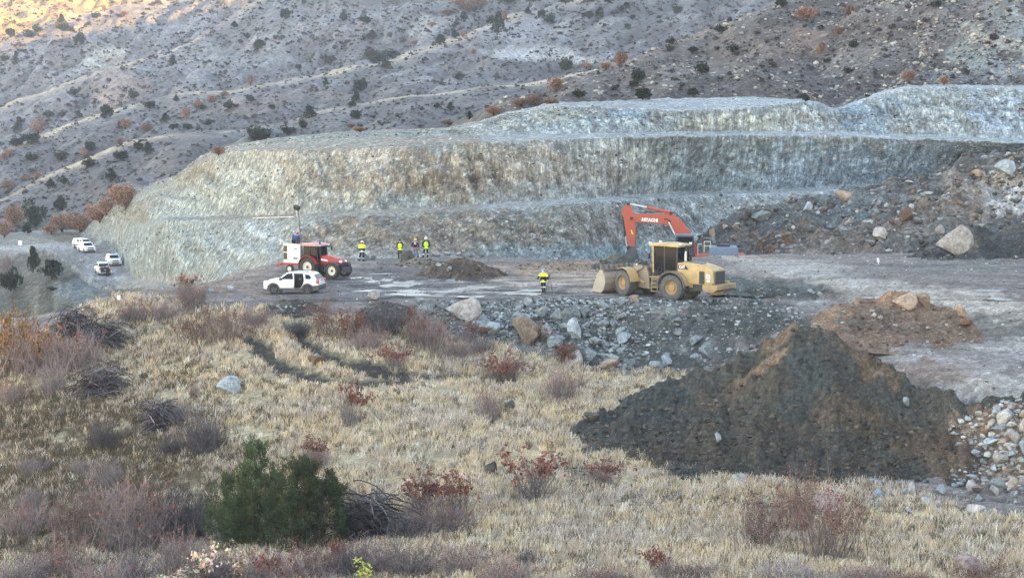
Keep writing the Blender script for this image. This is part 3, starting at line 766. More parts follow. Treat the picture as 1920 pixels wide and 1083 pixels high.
heap_loft('spoil_heap', 'large dark grey and brown tip of dug earth in the right foreground', [s0, s1, s1b, s2, s3], 1058, 2280, 620, [6, 60, 70, 16], lin(74,74,70), [
 (1500,660,40,60,lin(66,74,76),.6,20),(1470,760,40,120,lin(66,72,72),.5,35),(1420,690,90,14,lin(128,112,96),.9,-35),(1470,625,50,12,lin(116,100,86),.8,-35),(1545,720,36,90,lin(64,73,74),.6,-15),(1560,770,60,50,lin(86,78,68),.6,-20),(1250,760,140,40,lin(66,72,72),.9),
 (1350,740,100,22,lin(86,76,66),.6,-25),(1400,840,160,50,lin(84,76,66),.8),(1620,860,60,40,lin(98,84,70),.7),(1440,740,40,70,lin(84,78,70),.5,30),(1200,860,90,30,lin(70,66,60),.8),(1600,790,90,30,lin(92,82,70),.7),(1640,690,60,20,lin(104,90,76),.9,35),(1660,840,90,40,lin(70,72,68),.8),
 (1740,830,80,40,lin(92,80,70),.9),(1780,870,60,40,lin(100,86,74),.9),(1700,760,60,20,lin(84,84,80),.7),(1860,800,70,40,lin(140,122,106),.95),(2060,860,170,120,lin(132,118,104),.95),(1900,880,70,60,lin(128,112,100),.95),(1840,900,50,30,lin(96,84,76),.8),(1500,870,160,40,lin(70,68,64),.6),(1650,650,20,10,lin(110,92,78),.6)], 0.55, 1001)

# brown mound with boulders beside the lower road
m0 = [(1520,612,106),(1560,640,103.5),(1620,660,101.5),(1700,668,100.8),(1780,668,100.8),(1840,660,101.5),(1870,648,103)]
m1 = [(1520,606,107),(1545,592,107.5),(1580,582,107.3),(1640,600,105.8),(1700,612,105),(1780,625,104),(1840,636,103.6),(1870,640,104)]
m2 = [(1520,604,108),(1540,590,108.6),(1570,572,109.4),(1600,566,110),(1640,556,110),(1670,545,110),(1700,543,110),(1730,556,109.5),(1745,574,108.6),(1790,580,107.6),(1820,600,106.6),(1850,624,105.4),(1870,636,105)]
m3 = [(a, b + 40, d + 4) for a, b, d in m2]
heap_loft('earth_mound', 'brown earth mound topped with pale boulders beside the lower haul road', [m0, m1, m2, m3], 1520, 1870, 200, [26, 34, 14], lin(122,104,90), [
 (1690,555,70,20,lin(150,122,100),.9),(1560,600,50,16,lin(140,120,100),.9,-30),(1640,610,70,24,lin(98,86,78),.8),(1760,620,70,24,lin(112,98,86),.8),(1590,600,30,16,lin(96,90,84),.8)], 0.3, 1101)

# dark damp heap at the right edge
k0 = [(1660,512,142),(1720,515,140),(1800,520,138),(1900,525,136),(2000,530,134),(2120,530,132)]
k1 = [(1660,500,143.5),(1720,490,143),(1800,478,142),(1860,480,140),(1920,486,138),(2000,490,136),(2120,490,134)]
k2 = [(1660,496,145),(1700,482,146),(1740,470,146.5),(1780,456,147),(1810,436,147),(1830,424,147),(1850,428,146.5),(1870,440,146),(1890,428,145),(1920,434,144),(2000,440,143),(2120,450,141)]
k3 = [(a, b + 40, d + 6) for a, b, d in k2]
heap_loft('damp_heap', 'dark damp heap of earth above the haul road at the right edge', [k0, k1, k2, k3], 1660, 2100, 220, [24, 34, 12], lin(70,72,72), [
 (1820,450,30,20,lin(96,92,82),.8),(1760,500,60,14,lin(90,94,92),.7),(1880,470,60,20,lin(60,62,64),.8),(1720,495,40,10,lin(88,92,94),.8)], 0.5, 1201)

def dome(name, label, px, py, wpx, dpt, h, base, alt, seed, cat='dirt heap', lean=0.0, group=None, sharp=1.4):
    """smaller tipped heap on the ground: its foot shows around (px, py)"""
    loc, _ = hit(px, py)
    rx = wpx * loc.y / F / 2
    ry = dpt / 2
    n, k = 26, 64
    a = np.linspace(0, 2 * np.pi, k, endpoint=False)
    r = np.linspace(0, 1.15, n)
    rr = r[:, None] * (1 + 0.22 * fbm(np.cos(a) * 1.5, np.sin(a) * 1.5, None, 3, seed))[None]
    x = loc.x + rr * rx * np.cos(a)[None]; y = loc.y + ry * 0.9 + rr * ry * np.sin(a)[None]
    hh = np.clip(1 - r[:, None] ** sharp, -0.25, 1) * (1 + 0.35 * fbm(x / 1.5, y / 1.5, None, 4, seed + 1))
    gz = np.array([[(drop(float(x[i, j]), float(y[i, j])) or loc).z for j in range(0, k, 8)] for i in range(0, n, 5)])
    g0 = np.median(gz)
    z = np.zeros_like(x)
    gg = np.interp(np.arange(n), np.arange(0, n, 5), np.mean(gz, 1))
    z = gg[:, None] * 0 + g0 + h * hh + 0.12 * fbm(x / 0.5, y / 0.5, None, 3, seed + 2)
    V = np.stack([x, y, z], -1)
    V = np.concatenate([V, V[:, :1]], 1)
    X, Y = V[..., 0], V[..., 1]
    C = np.broadcast_to(np.array(base), V.shape).copy()
    C += (np.array(alt) - C) * sstep(-0.1, 0.3, fbm(X / 1.3, Y / 1.3, None, 4, seed + 3))[..., None]
    o = add_sheet(name, V[::-1], C[::-1], M_HEAP, None, label, cat, group)
    HEAPS.append((o, V)); _terr.append(o)
    return o

dome('earth_heap', 'low dark brown heap of earth in the yard behind the man in the blue helmet', 862, 522, 165, 6.0, 1.25, lin(78,70,64), lin(102,90,80), 1301, sharp=2.2)
dome('earth_heap', 'small grey earth heap at the feet of the three men standing together', 790, 500, 110, 3.2, 0.62, lin(112,104,94), lin(132,122,108), 1311)
dome('earth_heap', 'long low tan ridge of earth left of the loader bucket', 1050, 506, 170, 5.0, 0.42, lin(134,114,96), lin(150,132,114), 1321)
dome('earth_heap', 'dark green grey heap of rubble behind the loader bucket', 1172, 506, 120, 4.6, 1.15, lin(70,78,74), lin(100,92,82), 1331)
dome('rubble_heap', 'dark rubble heap with pale stones below the front wheel of the white car', 545, 592, 130, 4.0, 0.75, lin(66,68,68), lin(92,90,86), 1341)
dome('earth_heap', 'dark low heap of soil and roots at the yard edge left of the big boulder', 722, 606, 120, 4.0, 0.8, lin(76,74,74), lin(88,84,82), 1351)
dome('rubble_heap', 'grey green rubble strip on the bank right of the loader', 1440, 556, 200, 3.0, 0.55, lin(92,98,96), lin(74,78,74), 1361)
# ================================================================== PLANTS
def tubes(PTS, RAD, sides=3):
    """PTS (n,k,3) polylines, RAD (n,k): thin tubes"""
    n, k, _ = PTS.shape
    T = np.gradient(PTS, axis=1)
    T /= np.linalg.norm(T, axis=-1, keepdims=True) + 1e-9
    ref = np.where(np.abs(T[..., 2:3]) > 0.9, np.array([1.0, 0, 0]), np.array([0, 0, 1.0]))
    A = np.cross(T, ref); A /= np.linalg.norm(A, axis=-1, keepdims=True) + 1e-9
    B = np.cross(T, A)
    ang = np.arange(sides) * 2 * np.pi / sides
    V = PTS[:, :, None] + RAD[:, :, None, None] * (A[:, :, None] * np.cos(ang)[None, None, :, None] + B[:, :, None] * np.sin(ang)[None, None, :, None])
    idx = np.arange(n * k * sides).reshape(n, k, sides)
    a = idx[:, :-1]; b = idx[:, 1:]
    q = np.stack([a, np.roll(a, -1, 2), np.roll(b, -1, 2), b], -1)
    return V.reshape(-1, 3), q.reshape(-1, 4)

def shrub_branches(r, stems, spread, wob=0.12, sub=4, subl=0.4, base_r=0.18, up=0.5, thick=0.016, lean=(0, 0)):
    """unit shrub (height 1, width about 1): returns stem and side polylines with radii, and the tip points"""
    k = 6
    t = np.linspace(0, 1, k)[None, :, None]
    az = r.uniform(0, 2 * np.pi, stems); tilt = np.sqrt(r.uniform(0.0, 1, stems)) * spread
    L = r.uniform(0.6, 1.0, stems) * (1 - 0.25 * (tilt / (spread + 1e-6)) ** 2)
    base = np.stack([r.normal(0, base_r, stems), r.normal(0, base_r, stems), np.zeros(stems)], -1)
    d = np.stack([np.sin(tilt) * np.cos(az) + lean[0], np.sin(tilt) * np.sin(az) + lean[1], np.cos(tilt)], -1)
    d /= np.linalg.norm(d, axis=-1, keepdims=True)
    curl = np.zeros_like(d); curl[:, 2] = up * r.uniform(-0.3, 1, stems); curl[:, :2] = r.normal(0, 0.15, (stems, 2))
    S = base[:, None] + d[:, None] * (L[:, None, None] * t) + curl[:, None] * (L[:, None, None] * 0.3) * t ** 2
    S = S + np.cumsum(r.normal(0, wob / k, (stems, k, 3)), axis=1) * t
    RS = thick * (1.15 - np.linspace(0, 1, k))[None] * r.uniform(0.6, 1.2, (stems, 1))
    n2 = stems * sub
    pid = np.repeat(np.arange(stems), sub)
    tt = r.uniform(0.25, 0.95, n2)
    fi = tt * (k - 1); i0 = np.minimum(fi.astype(int), k - 2); f = (fi - i0)[:, None]
    b2 = S[pid, i0] * (1 - f) + S[pid, i0 + 1] * f
    d2 = d[pid] + r.normal(0, 0.6, (n2, 3)); d2[:, 2] += 0.25
    d2 /= np.linalg.norm(d2, axis=-1, keepdims=True)
    L2 = L[pid] * subl * r.uniform(0.4, 1, n2) * (1.15 - 0.5 * tt)
    k2 = 4
    t2 = np.linspace(0, 1, k2)[None, :, None]
    S2 = b2[:, None] + d2[:, None] * (L2[:, None, None] * t2) + np.cumsum(r.normal(0, 0.02, (n2, k2, 3)), axis=1) * t2
    R2 = thick * 0.55 * (1.1 - np.linspace(0, 1, k2))[None] * np.ones((n2, 1))
    return (S, RS), (S2, R2)

def tubes_many(lst, sides=3):
    Vs, Fs, o = [], [], 0
    for Pp, Rr in lst:
        v, f = tubes(Pp, Rr, sides)
        Vs.append(v); Fs.append(f + o); o += len(v)
    return np.concatenate(Vs), np.concatenate(Fs)

def cards(r, pts, size, droop=0.5, aspect=0.35, tri=False):
    """little leaf blades standing off the given points"""
    n = len(pts)
    d = r.normal(0, 1, (n, 3)); d[:, 2] -= droop
    d /= np.linalg.norm(d, axis=-1, keepdims=True)
    w = np.cross(d, r.normal(0, 1, (n, 3))); w /= np.linalg.norm(w, axis=-1, keepdims=True) + 1e-9
    s = size * r.uniform(0.6, 1.4, n)[:, None]
    if tri:
        V = np.stack([pts - w * s * aspect, pts + w * s * aspect, pts + d * s], 1)
        return V.reshape(-1, 3), np.arange(n * 3).reshape(-1, 3)
    V = np.stack([pts, pts + d * s * 0.5 + w * s * aspect, pts + d * s, pts + d * s * 0.5 - w * s * aspect], 1)
    return V.reshape(-1, 3), np.arange(n * 4).reshape(-1, 4)

def vary(r, n, per, base, amt=0.3, hue=0.08):
    c = np.array(base)[None] * (1 + r.normal(0, amt, (n, 1))) * (1 + r.normal(0, hue, (n, 3)))
    return np.repeat(np.clip(c, 0.004, 0.9), per, 0)

def mat_plant(name, rough=0.8, trans=0.0):
    m, nt, b = new_mat(name)
    at = _n(nt, 'ShaderNodeAttribute', attribute_name='Col')
    oi = _n(nt, 'ShaderNodeObjectInfo')
    mr = _n(nt, 'ShaderNodeMapRange'); mr.inputs[3].default_value = 0.78; mr.inputs[4].default_value = 1.22
    nt.links.new(oi.outputs['Random'], mr.inputs[0])
    mu = _n(nt, 'ShaderNodeVectorMath', operation='SCALE')
    nt.links.new(at.outputs['Color'], mu.inputs[0]); nt.links.new(mr.outputs[0], mu.inputs['Scale'])
    nt.links.new(mu.outputs[0], b.inputs['Base Color'])
    b.inputs['Roughness'].default_value = rough
    b.inputs['Specular IOR Level'].default_value = 0.1
    return m

M_PLANT = mat_plant('plant_matter')

def me_tris(name, V, T, col, smooth=False):
    per = T.shape[1]
    return mesh_np(name, V, T, np.full(len(T), per), M_PLANT, col, smooth)

# ---- kinds of plant, each a few shared meshes of unit size
KIND = {}
def make_bare(name, n_var, stems, spread, colr, thick, sub=4, subl=0.45, up=0.4, base_r=0.16, leaf=None, lean=(0, 0), wob=0.12):
    out = []
    for i in range(n_var):
        r = np.random.default_rng(hash(name) % 1000 if False else 100 + i * 7 + len(name) * 31)
        (S, RS), (S2, R2) = shrub_branches(r, stems, spread, wob, sub, subl, base_r, up, thick, lean)
        V, Fq = tubes_many([(S, RS), (S2, R2)])
        nst = S.shape[0] * S.shape[1] * 3; ns2 = S2.shape[0]
        col = np.concatenate([vary(r, S.shape[0], S.shape[1] * 3, colr, 0.25, 0.05), vary(r, ns2, S2.shape[1] * 3, np.array(colr) * 1.15, 0.25, 0.05)])
        ext = np.percentile(np.abs(V[:, :2]), 97) * 2; hz = np.percentile(V[:, 2], 99)
        sc = np.array([1 / ext, 1 / ext, 1 / hz])
        me = me_tris(name + '_branches', V * sc, Fq, col)
        lm = None
        if leaf:
            cnt, size, lc, lo, droop, part = leaf
            tips = np.concatenate([S2[:, 1:].reshape(-1, 3), S[:, 3:].reshape(-1, 3)])
            tips = tips[tips[:, 2] > lo * hz]
            cl = fbm(tips[:, 0] * 2.5 + i * 9, tips[:, 1] * 2.5, tips[:, 2] * 2.5, 2, 71)
            tips = tips[cl > part]
            pk = tips[r.integers(0, len(tips), cnt)] + r.normal(0, 0.02, (cnt, 3))
            LV, LF = cards(r, pk, size, droop, 0.3)
            lcol = vary(r, cnt, 4, lc, 0.35, 0.12)
            lm = me_tris(name + '_leaves', LV * sc, LF, lcol)
        out.append((me, lm))
    KIND[name] = out

c_twig = lin(122,114,114); c_twig_r = lin(118,104,100); c_twig_d = lin(88,84,86)
make_bare('red_shrub', 4, 85, 0.75, c_twig_r, 0.0085, 5, 0.42, 0.5, 0.14, (1500, 0.055, lin(122,86,76), 0.42, 0.7, -0.05))
make_bare('fine_red_shrub', 4, 80, 0.72, c_twig_r, 0.006, 5, 0.42, 0.5, 0.2, (1700, 0.026, lin(116,84,74), 0.38, 0.7, -0.02))
make_bare('sparse_red_shrub', 3, 60, 0.7, c_twig, 0.008, 5, 0.45, 0.5, 0.12, (620, 0.065, lin(130,86,74), 0.55, 0.8, 0.02))
make_bare('grey_shrub', 4, 130, 0.95, c_twig, 0.0075, 5, 0.4, 0.35, 0.16)
make_bare('dark_shrub', 3, 170, 0.95, c_twig_d, 0.009, 6, 0.42, 0.3, 0.2)
make_bare('thicket', 3, 150, 0.8, lin(126,114,112), 0.007, 6, 0.5, 0.5, 0.28, (350, 0.04, lin(140,90,76), 0.45, 0.6, 0.05))
make_bare('pale_sapling', 2, 16, 0.5, lin(140,120,110), 0.012, 4, 0.4, 0.6, 0.1, (260, 0.10, lin(226,196,170), 0.35, -0.2, -0.2))
make_bare('yellow_sapling', 1, 10, 0.35, lin(120,110,80), 0.014, 4, 0.4, 0.6, 0.05, (320, 0.11, lin(206,204,120), 0.1, -0.4, -0.5))
make_bare('ochre_shrub', 2, 70, 0.75, lin(104,90,80), 0.010, 6, 0.45, 0.5, 0.18, (2600, 0.05, lin(164,128,74), 0.25, 0.3, -0.25))

def make_brush_pile(name, n_var, colr):
    out = []
    for i in range(n_var):
        r = np.random.default_rng(300 + i)
        n = 260; k = 6
        t = np.linspace(-0.5, 0.5, k)[None, :, None]
        c = np.stack([r.normal(0, 0.20, n), r.normal(0, 0.16, n), np.abs(r.normal(0.22, 0.2, n))], -1)
        az = r.normal(0.35, 0.55, n); el = r.normal(0.08, 0.25, n)
        d = np.stack([np.cos(az) * np.cos(el), np.sin(az) * np.cos(el), np.sin(el)], -1)
        L = r.uniform(0.25, 0.7, n)[:, None, None]
        S = c[:, None] + d[:, None] * L * t
        S[..., 2] += -0.6 * (t[..., 0] ** 2) * L[..., 0] + 0.05
        S += np.cumsum(r.normal(0, 0.012, (n, k, 3)), 1)
        S[..., 2] = np.maximum(S[..., 2], 0.0)
        V, Fq = tubes(S, 0.009 * r.uniform(0.5, 1.5, (n, 1)) * np.ones((1, k)))
        col = vary(r, n, k * 3, colr, 0.4, 0.06)
        pale = r.uniform(0, 1, n) < 0.10
        col[np.repeat(pale, k * 3)] *= 2.4
        ext = np.percentile(np.abs(V[:, 0]), 97) * 2; hz = np.percentile(V[:, 2], 99)
        out.append((me_tris(name + '_branches', V * np.array([1 / ext, 1 / ext, 1 / hz]), Fq, col), None))
    KIND[name] = out
make_brush_pile('brush_pile', 3, lin(82,78,82))

def leaf_ball(r, n, lobes, size, colr, hue=0.08, amt=0.28, flat=0.75, cone=False, aspect=0.4, zlift=0.42, tipup=0.6):
    """crown of small blades gathered in uneven lobes; unit width and height"""
    if cone:
        t = r.uniform(0, 1, lobes) ** 0.8
        az = r.uniform(0, 2 * np.pi, lobes); rr = (1 - t) ** 0.8 * 0.36 * np.sqrt(r.uniform(0.1, 1, lobes))
        LC = np.stack([rr * np.cos(az), rr * np.sin(az), 0.07 + t * 0.86], -1)
        LR = 0.15 * (1.1 - 0.75 * t) * r.uniform(0.8, 1.3, lobes)
    else:
        d = r.normal(0, 1, (lobes, 3)); d /= np.linalg.norm(d, axis=-1, keepdims=True)
        LC = d * np.array([0.34, 0.34, 0.30]) * r.uniform(0.3, 1, (lobes, 1)) + np.array([0, 0, zlift])
        LR = r.uniform(0.07, 0.22, lobes)
    k = r.integers(0, lobes, n)
    d = r.normal(0, 1, (n, 3)); d /= np.linalg.norm(d, axis=-1, keepdims=True)
    rad = r.uniform(0.35, 1.0, n) ** 0.5
    p = LC[k] + d * (LR[k] * rad)[:, None] * np.array([1, 1, flat + 0.25])
    p[:, 2] = np.maximum(p[:, 2], 0.01)
    dirv = d + np.array([0, 0, tipup]) + r.normal(0, 0.5, (n, 3)); dirv /= np.linalg.norm(dirv, axis=-1, keepdims=True)
    w = np.cross(dirv, r.normal(0, 1, (n, 3))); w /= np.linalg.norm(w, axis=-1, keepdims=True) + 1e-9
    s = size * r.uniform(0.6, 1.5, n)[:, None]
    V = np.stack([p - w * s * aspect, p + w * s * aspect, p + dirv * s], 1).reshape(-1, 3)
    lobec = np.array(colr)[None] * (1 + r.normal(0, 0.18, (lobes, 1))) * (1 + r.normal(0, hue * 0.6, (lobes, 3)))
    c = lobec[k] * (1 + r.normal(0, amt, (n, 1))) * (1 + r.normal(0, hue, (n, 3)))
    return V, np.arange(n * 3).reshape(-1, 3), np.repeat(np.clip(c, 0.003, 0.9), 3, 0), LC

def make_crown(name, n_var, n, lobes, size, colr, trunk_col=lin(84,70,60), **kw):
    out = []
    for i in range(n_var):
        r = np.random.default_rng(900 + i * 13 + len(name))
        V, T, c, LC = leaf_ball(r, n, lobes, size, colr, **kw)
        me = me_tris(name + '_crown', V, T, c)
        nb = min(lobes, 14)
        e = LC[:nb]; t = np.linspace(0, 1, 5)[None, :, None]
        S = np.array([0, 0, -0.04])[None, None] + (e[:, None] - np.array([0, 0, -0.04])) * t + r.normal(0, 0.012, (nb, 5, 3)) * t
        S[..., :2] *= (t[..., 0:1] ** 1.4)[..., 0][..., None]
        TV, TF = tubes(S, 0.03 * (1.1 - np.linspace(0, 1, 5))[None] * np.ones((nb, 1)), 4)
        tm = me_tris(name + '_trunk', TV, TF, vary(r, nb, 20, trunk_col, 0.15, 0.04))
        out.append((me, tm))
    KIND[name] = out
c_jun = lin(70,82,64); c_jund = lin(46,58,48)
make_crown('hill_juniper', 7, 1300, 16, 0.085, c_jund)
make_crown('cone_juniper', 4, 1300, 22, 0.075, c_jund, cone=True)
make_crown('rust_tree', 6, 2600, 34, 0.045, lin(140,112,96), hue=0.07, amt=0.35)
make_crown('hill_scrub_bush', 5, 420, 9, 0.11, lin(80,74,82), hue=0.05, amt=0.3)
def make_spray_tree(name, tops, n_spray, n_blade, colr, seed):
    """evergreen of many separate upswept plumes; tops = [(x, y, height, radius)] of its leaders, unit height"""
    r = np.random.default_rng(seed)
    Vs, Cs, limbs = [], [], []
    wts = np.array([t[2] * t[3] for t in tops]); wts /= wts.sum()
    for i in range(n_spray):
        k = r.choice(len(tops), p=wts)
        tx, ty, th, tr = tops[k]
        t = r.uniform(0.02, 1) ** 0.85
        az = r.uniform(0, 2 * np.pi)
        prof = (1 - t) ** 0.5 * (0.72 + 0.5 * min(1, t * 4)) 
        prof *= 1 + 0.35 * float(noise(np.array(np.cos(az) * 1.6 + k * 5), np.array(np.sin(az) * 1.6), np.array(t * 3.5), seed))
        rad = tr * prof * r.uniform(0.45, 1.15)
        o = np.array([tx + rad * np.cos(az), ty + rad * np.sin(az), t * th * 0.97 + 0.01])
        ax = np.array([np.cos(az) * 0.75, np.sin(az) * 0.75, 0.75 + 0.5 * t]) + r.normal(0, 0.22, 3); ax /= np.linalg.norm(ax)
        L = r.uniform(0.07, 0.20) * (1 - 0.35 * t)
        s = r.uniform(0, 1, n_blade)
        wdt = 0.030 * np.sin(np.pi * np.clip(s * 0.85 + 0.12, 0, 1)) 
        p = o + ax * (s * L)[:, None] + r.normal(0, 1, (n_blade, 3)) * wdt[:, None]
        d = ax + r.normal(0, 0.45, (n_blade, 3)); d /= np.linalg.norm(d, axis=-1, keepdims=True)
        w = np.cross(d, r.normal(0, 1, (n_blade, 3))); w /= np.linalg.norm(w, axis=-1, keepdims=True)
        sz = r.uniform(0.014, 0.030, n_blade)[:, None]
        Vs.append(np.stack([p - w * sz * 0.2, p + w * sz * 0.2, p + d * sz], 1).reshape(-1, 3))
        base = np.array(colr) * (1 + r.normal(0, 0.22)) * (1 + r.normal(0, 0.05, 3))
        if r.uniform() < 0.06: base = np.array(lin(112, 104, 76))
        Cs.append(np.repeat(base[None] * (0.75 + 0.55 * s[:, None]) * (1 + r.normal(0, 0.15, (n_blade, 1))), 3, 0))
        if i % 9 == 0: limbs.append((np.array([tx * 0.6, ty * 0.6, t * th * 0.55]), o))
    V = np.concatenate(Vs); C_ = np.clip(np.concatenate(Cs), 0.004, 0.8)
    V[:, 2] = np.maximum(V[:, 2], 0)
    me = me_tris(name + '_crown', V, np.arange(len(V)).reshape(-1, 3), C_)
    tt = np.linspace(0, 1, 5)[None, :, None]
    A = np.array([l[0] for l in limbs]); B_ = np.array([l[1] for l in limbs])
    S = A[:, None] * (1 - tt) + B_[:, None] * tt
    T0 = np.array([[tx * 0.3, ty * 0.3, -0.05] for tx, ty, th, tr in tops]); T1 = np.array([[tx, ty, th * 0.9] for tx, ty, th, tr in tops])
    S = np.concatenate([S, T0[:, None] * (1 - tt) + T1[:, None] * tt])
    rr = np.concatenate([np.full(len(limbs), 0.006), np.full(len(tops), 0.022)])
    TV, TF = tubes(S, rr[:, None] * (1.1 - np.linspace(0, 1, 5))[None], 4)
    tm = me_tris(name + '_trunk', TV, TF, vary(r, len(S), 20, lin(92,78,66), 0.15, 0.04))
    KIND[name] = [(me, tm)]
make_spray_tree('near_juniper', [(0.02, 0, 1.0, 0.30), (-0.26, 0.1, 0.66, 0.30), (0.2, -0.1, 0.70, 0.30), (-0.08, -0.2, 0.82, 0.26), (0.3, 0.15, 0.5, 0.2)], 300, 150, lin(72,84,60), 31)
make_spray_tree('round_juniper', [(-0.16, 0, 1.0, 0.28), (0.26, 0.05, 0.90, 0.28), (0.06, -0.2, 0.84, 0.30), (-0.34, 0.1, 0.66, 0.24), (0.44, -0.1, 0.66, 0.22), (0.1, 0.2, 0.94, 0.25)], 380, 150, lin(70,82,60), 32)

PARTS = {'hill_juniper': ('crown', 'trunk'), 'cone_juniper': ('crown', 'trunk'), 'rust_tree': ('crown', 'trunk'), 'hill_scrub_bush': ('crown', 'trunk'),
         'near_juniper': ('crown', 'trunk'), 'round_juniper': ('crown', 'trunk')}
NAMES = {'red_shrub': 'red_leaved_shrub', 'sparse_red_shrub': 'red_leaved_shrub', 'fine_red_shrub': 'red_leaved_shrub', 'grey_shrub': 'bare_shrub', 'dark_shrub': 'bare_shrub', 'thicket': 'bare_thicket',
         'pale_sapling': 'pale_leaved_sapling', 'yellow_sapling': 'yellow_sapling', 'ochre_shrub': 'ochre_shrub', 'brush_pile': 'brush_pile',
         'hill_juniper': 'juniper_bush', 'cone_juniper': 'juniper_tree', 'rust_tree': 'rust_leaved_tree', 'hill_scrub_bush': 'hillside_shrub',
         'near_juniper': 'juniper_tree', 'round_juniper': 'juniper_tree'}
CATS = {'red_leaved_shrub': 'shrub', 'bare_shrub': 'shrub', 'bare_thicket': 'thicket', 'pale_leaved_sapling': 'sapling', 'yellow_sapling': 'sapling', 'ochre_shrub': 'shrub',
        'brush_pile': 'brush pile', 'juniper_bush': 'juniper', 'juniper_tree': 'juniper', 'rust_leaved_tree': 'tree', 'hillside_shrub': 'shrub'}

def plant_at(kind, loc, w, h, label, group=None, rot=None, sink=0.03, simple=False, var=None, tilt=(0, 0)):
    vs = KIND[kind]
    v = vs[random.randrange(len(vs)) if var is None else var % len(vs)]
    nm = NAMES[kind]
    rz = random.uniform(0, 6.28) if rot is None else rot
    if v[1] is None or simple:
        o = link(nm, v[0])
        o.scale = (w, w, h)
    else:
        o = empty(nm)
        pn = PARTS.get(kind, ('branches', 'leaves'))
        for me, n in zip(v, pn):
            c = link(n, me, o)
        o.scale = (w, w, h)
    o.location = (loc[0], loc[1], loc[2] - sink * h)
    o.rotation_euler = (tilt[0], tilt[1], rz)
    tag(o, label, CATS[nm], group)
    return o

def plant_px(kind, px, py, wpx, hpx, label, group=None, **kw):
    p = hit(px, py)
    if p is None: return None
    s = p[0].y / F
    return plant_at(kind, p[0], wpx * s, hpx * s, label, group, **kw)

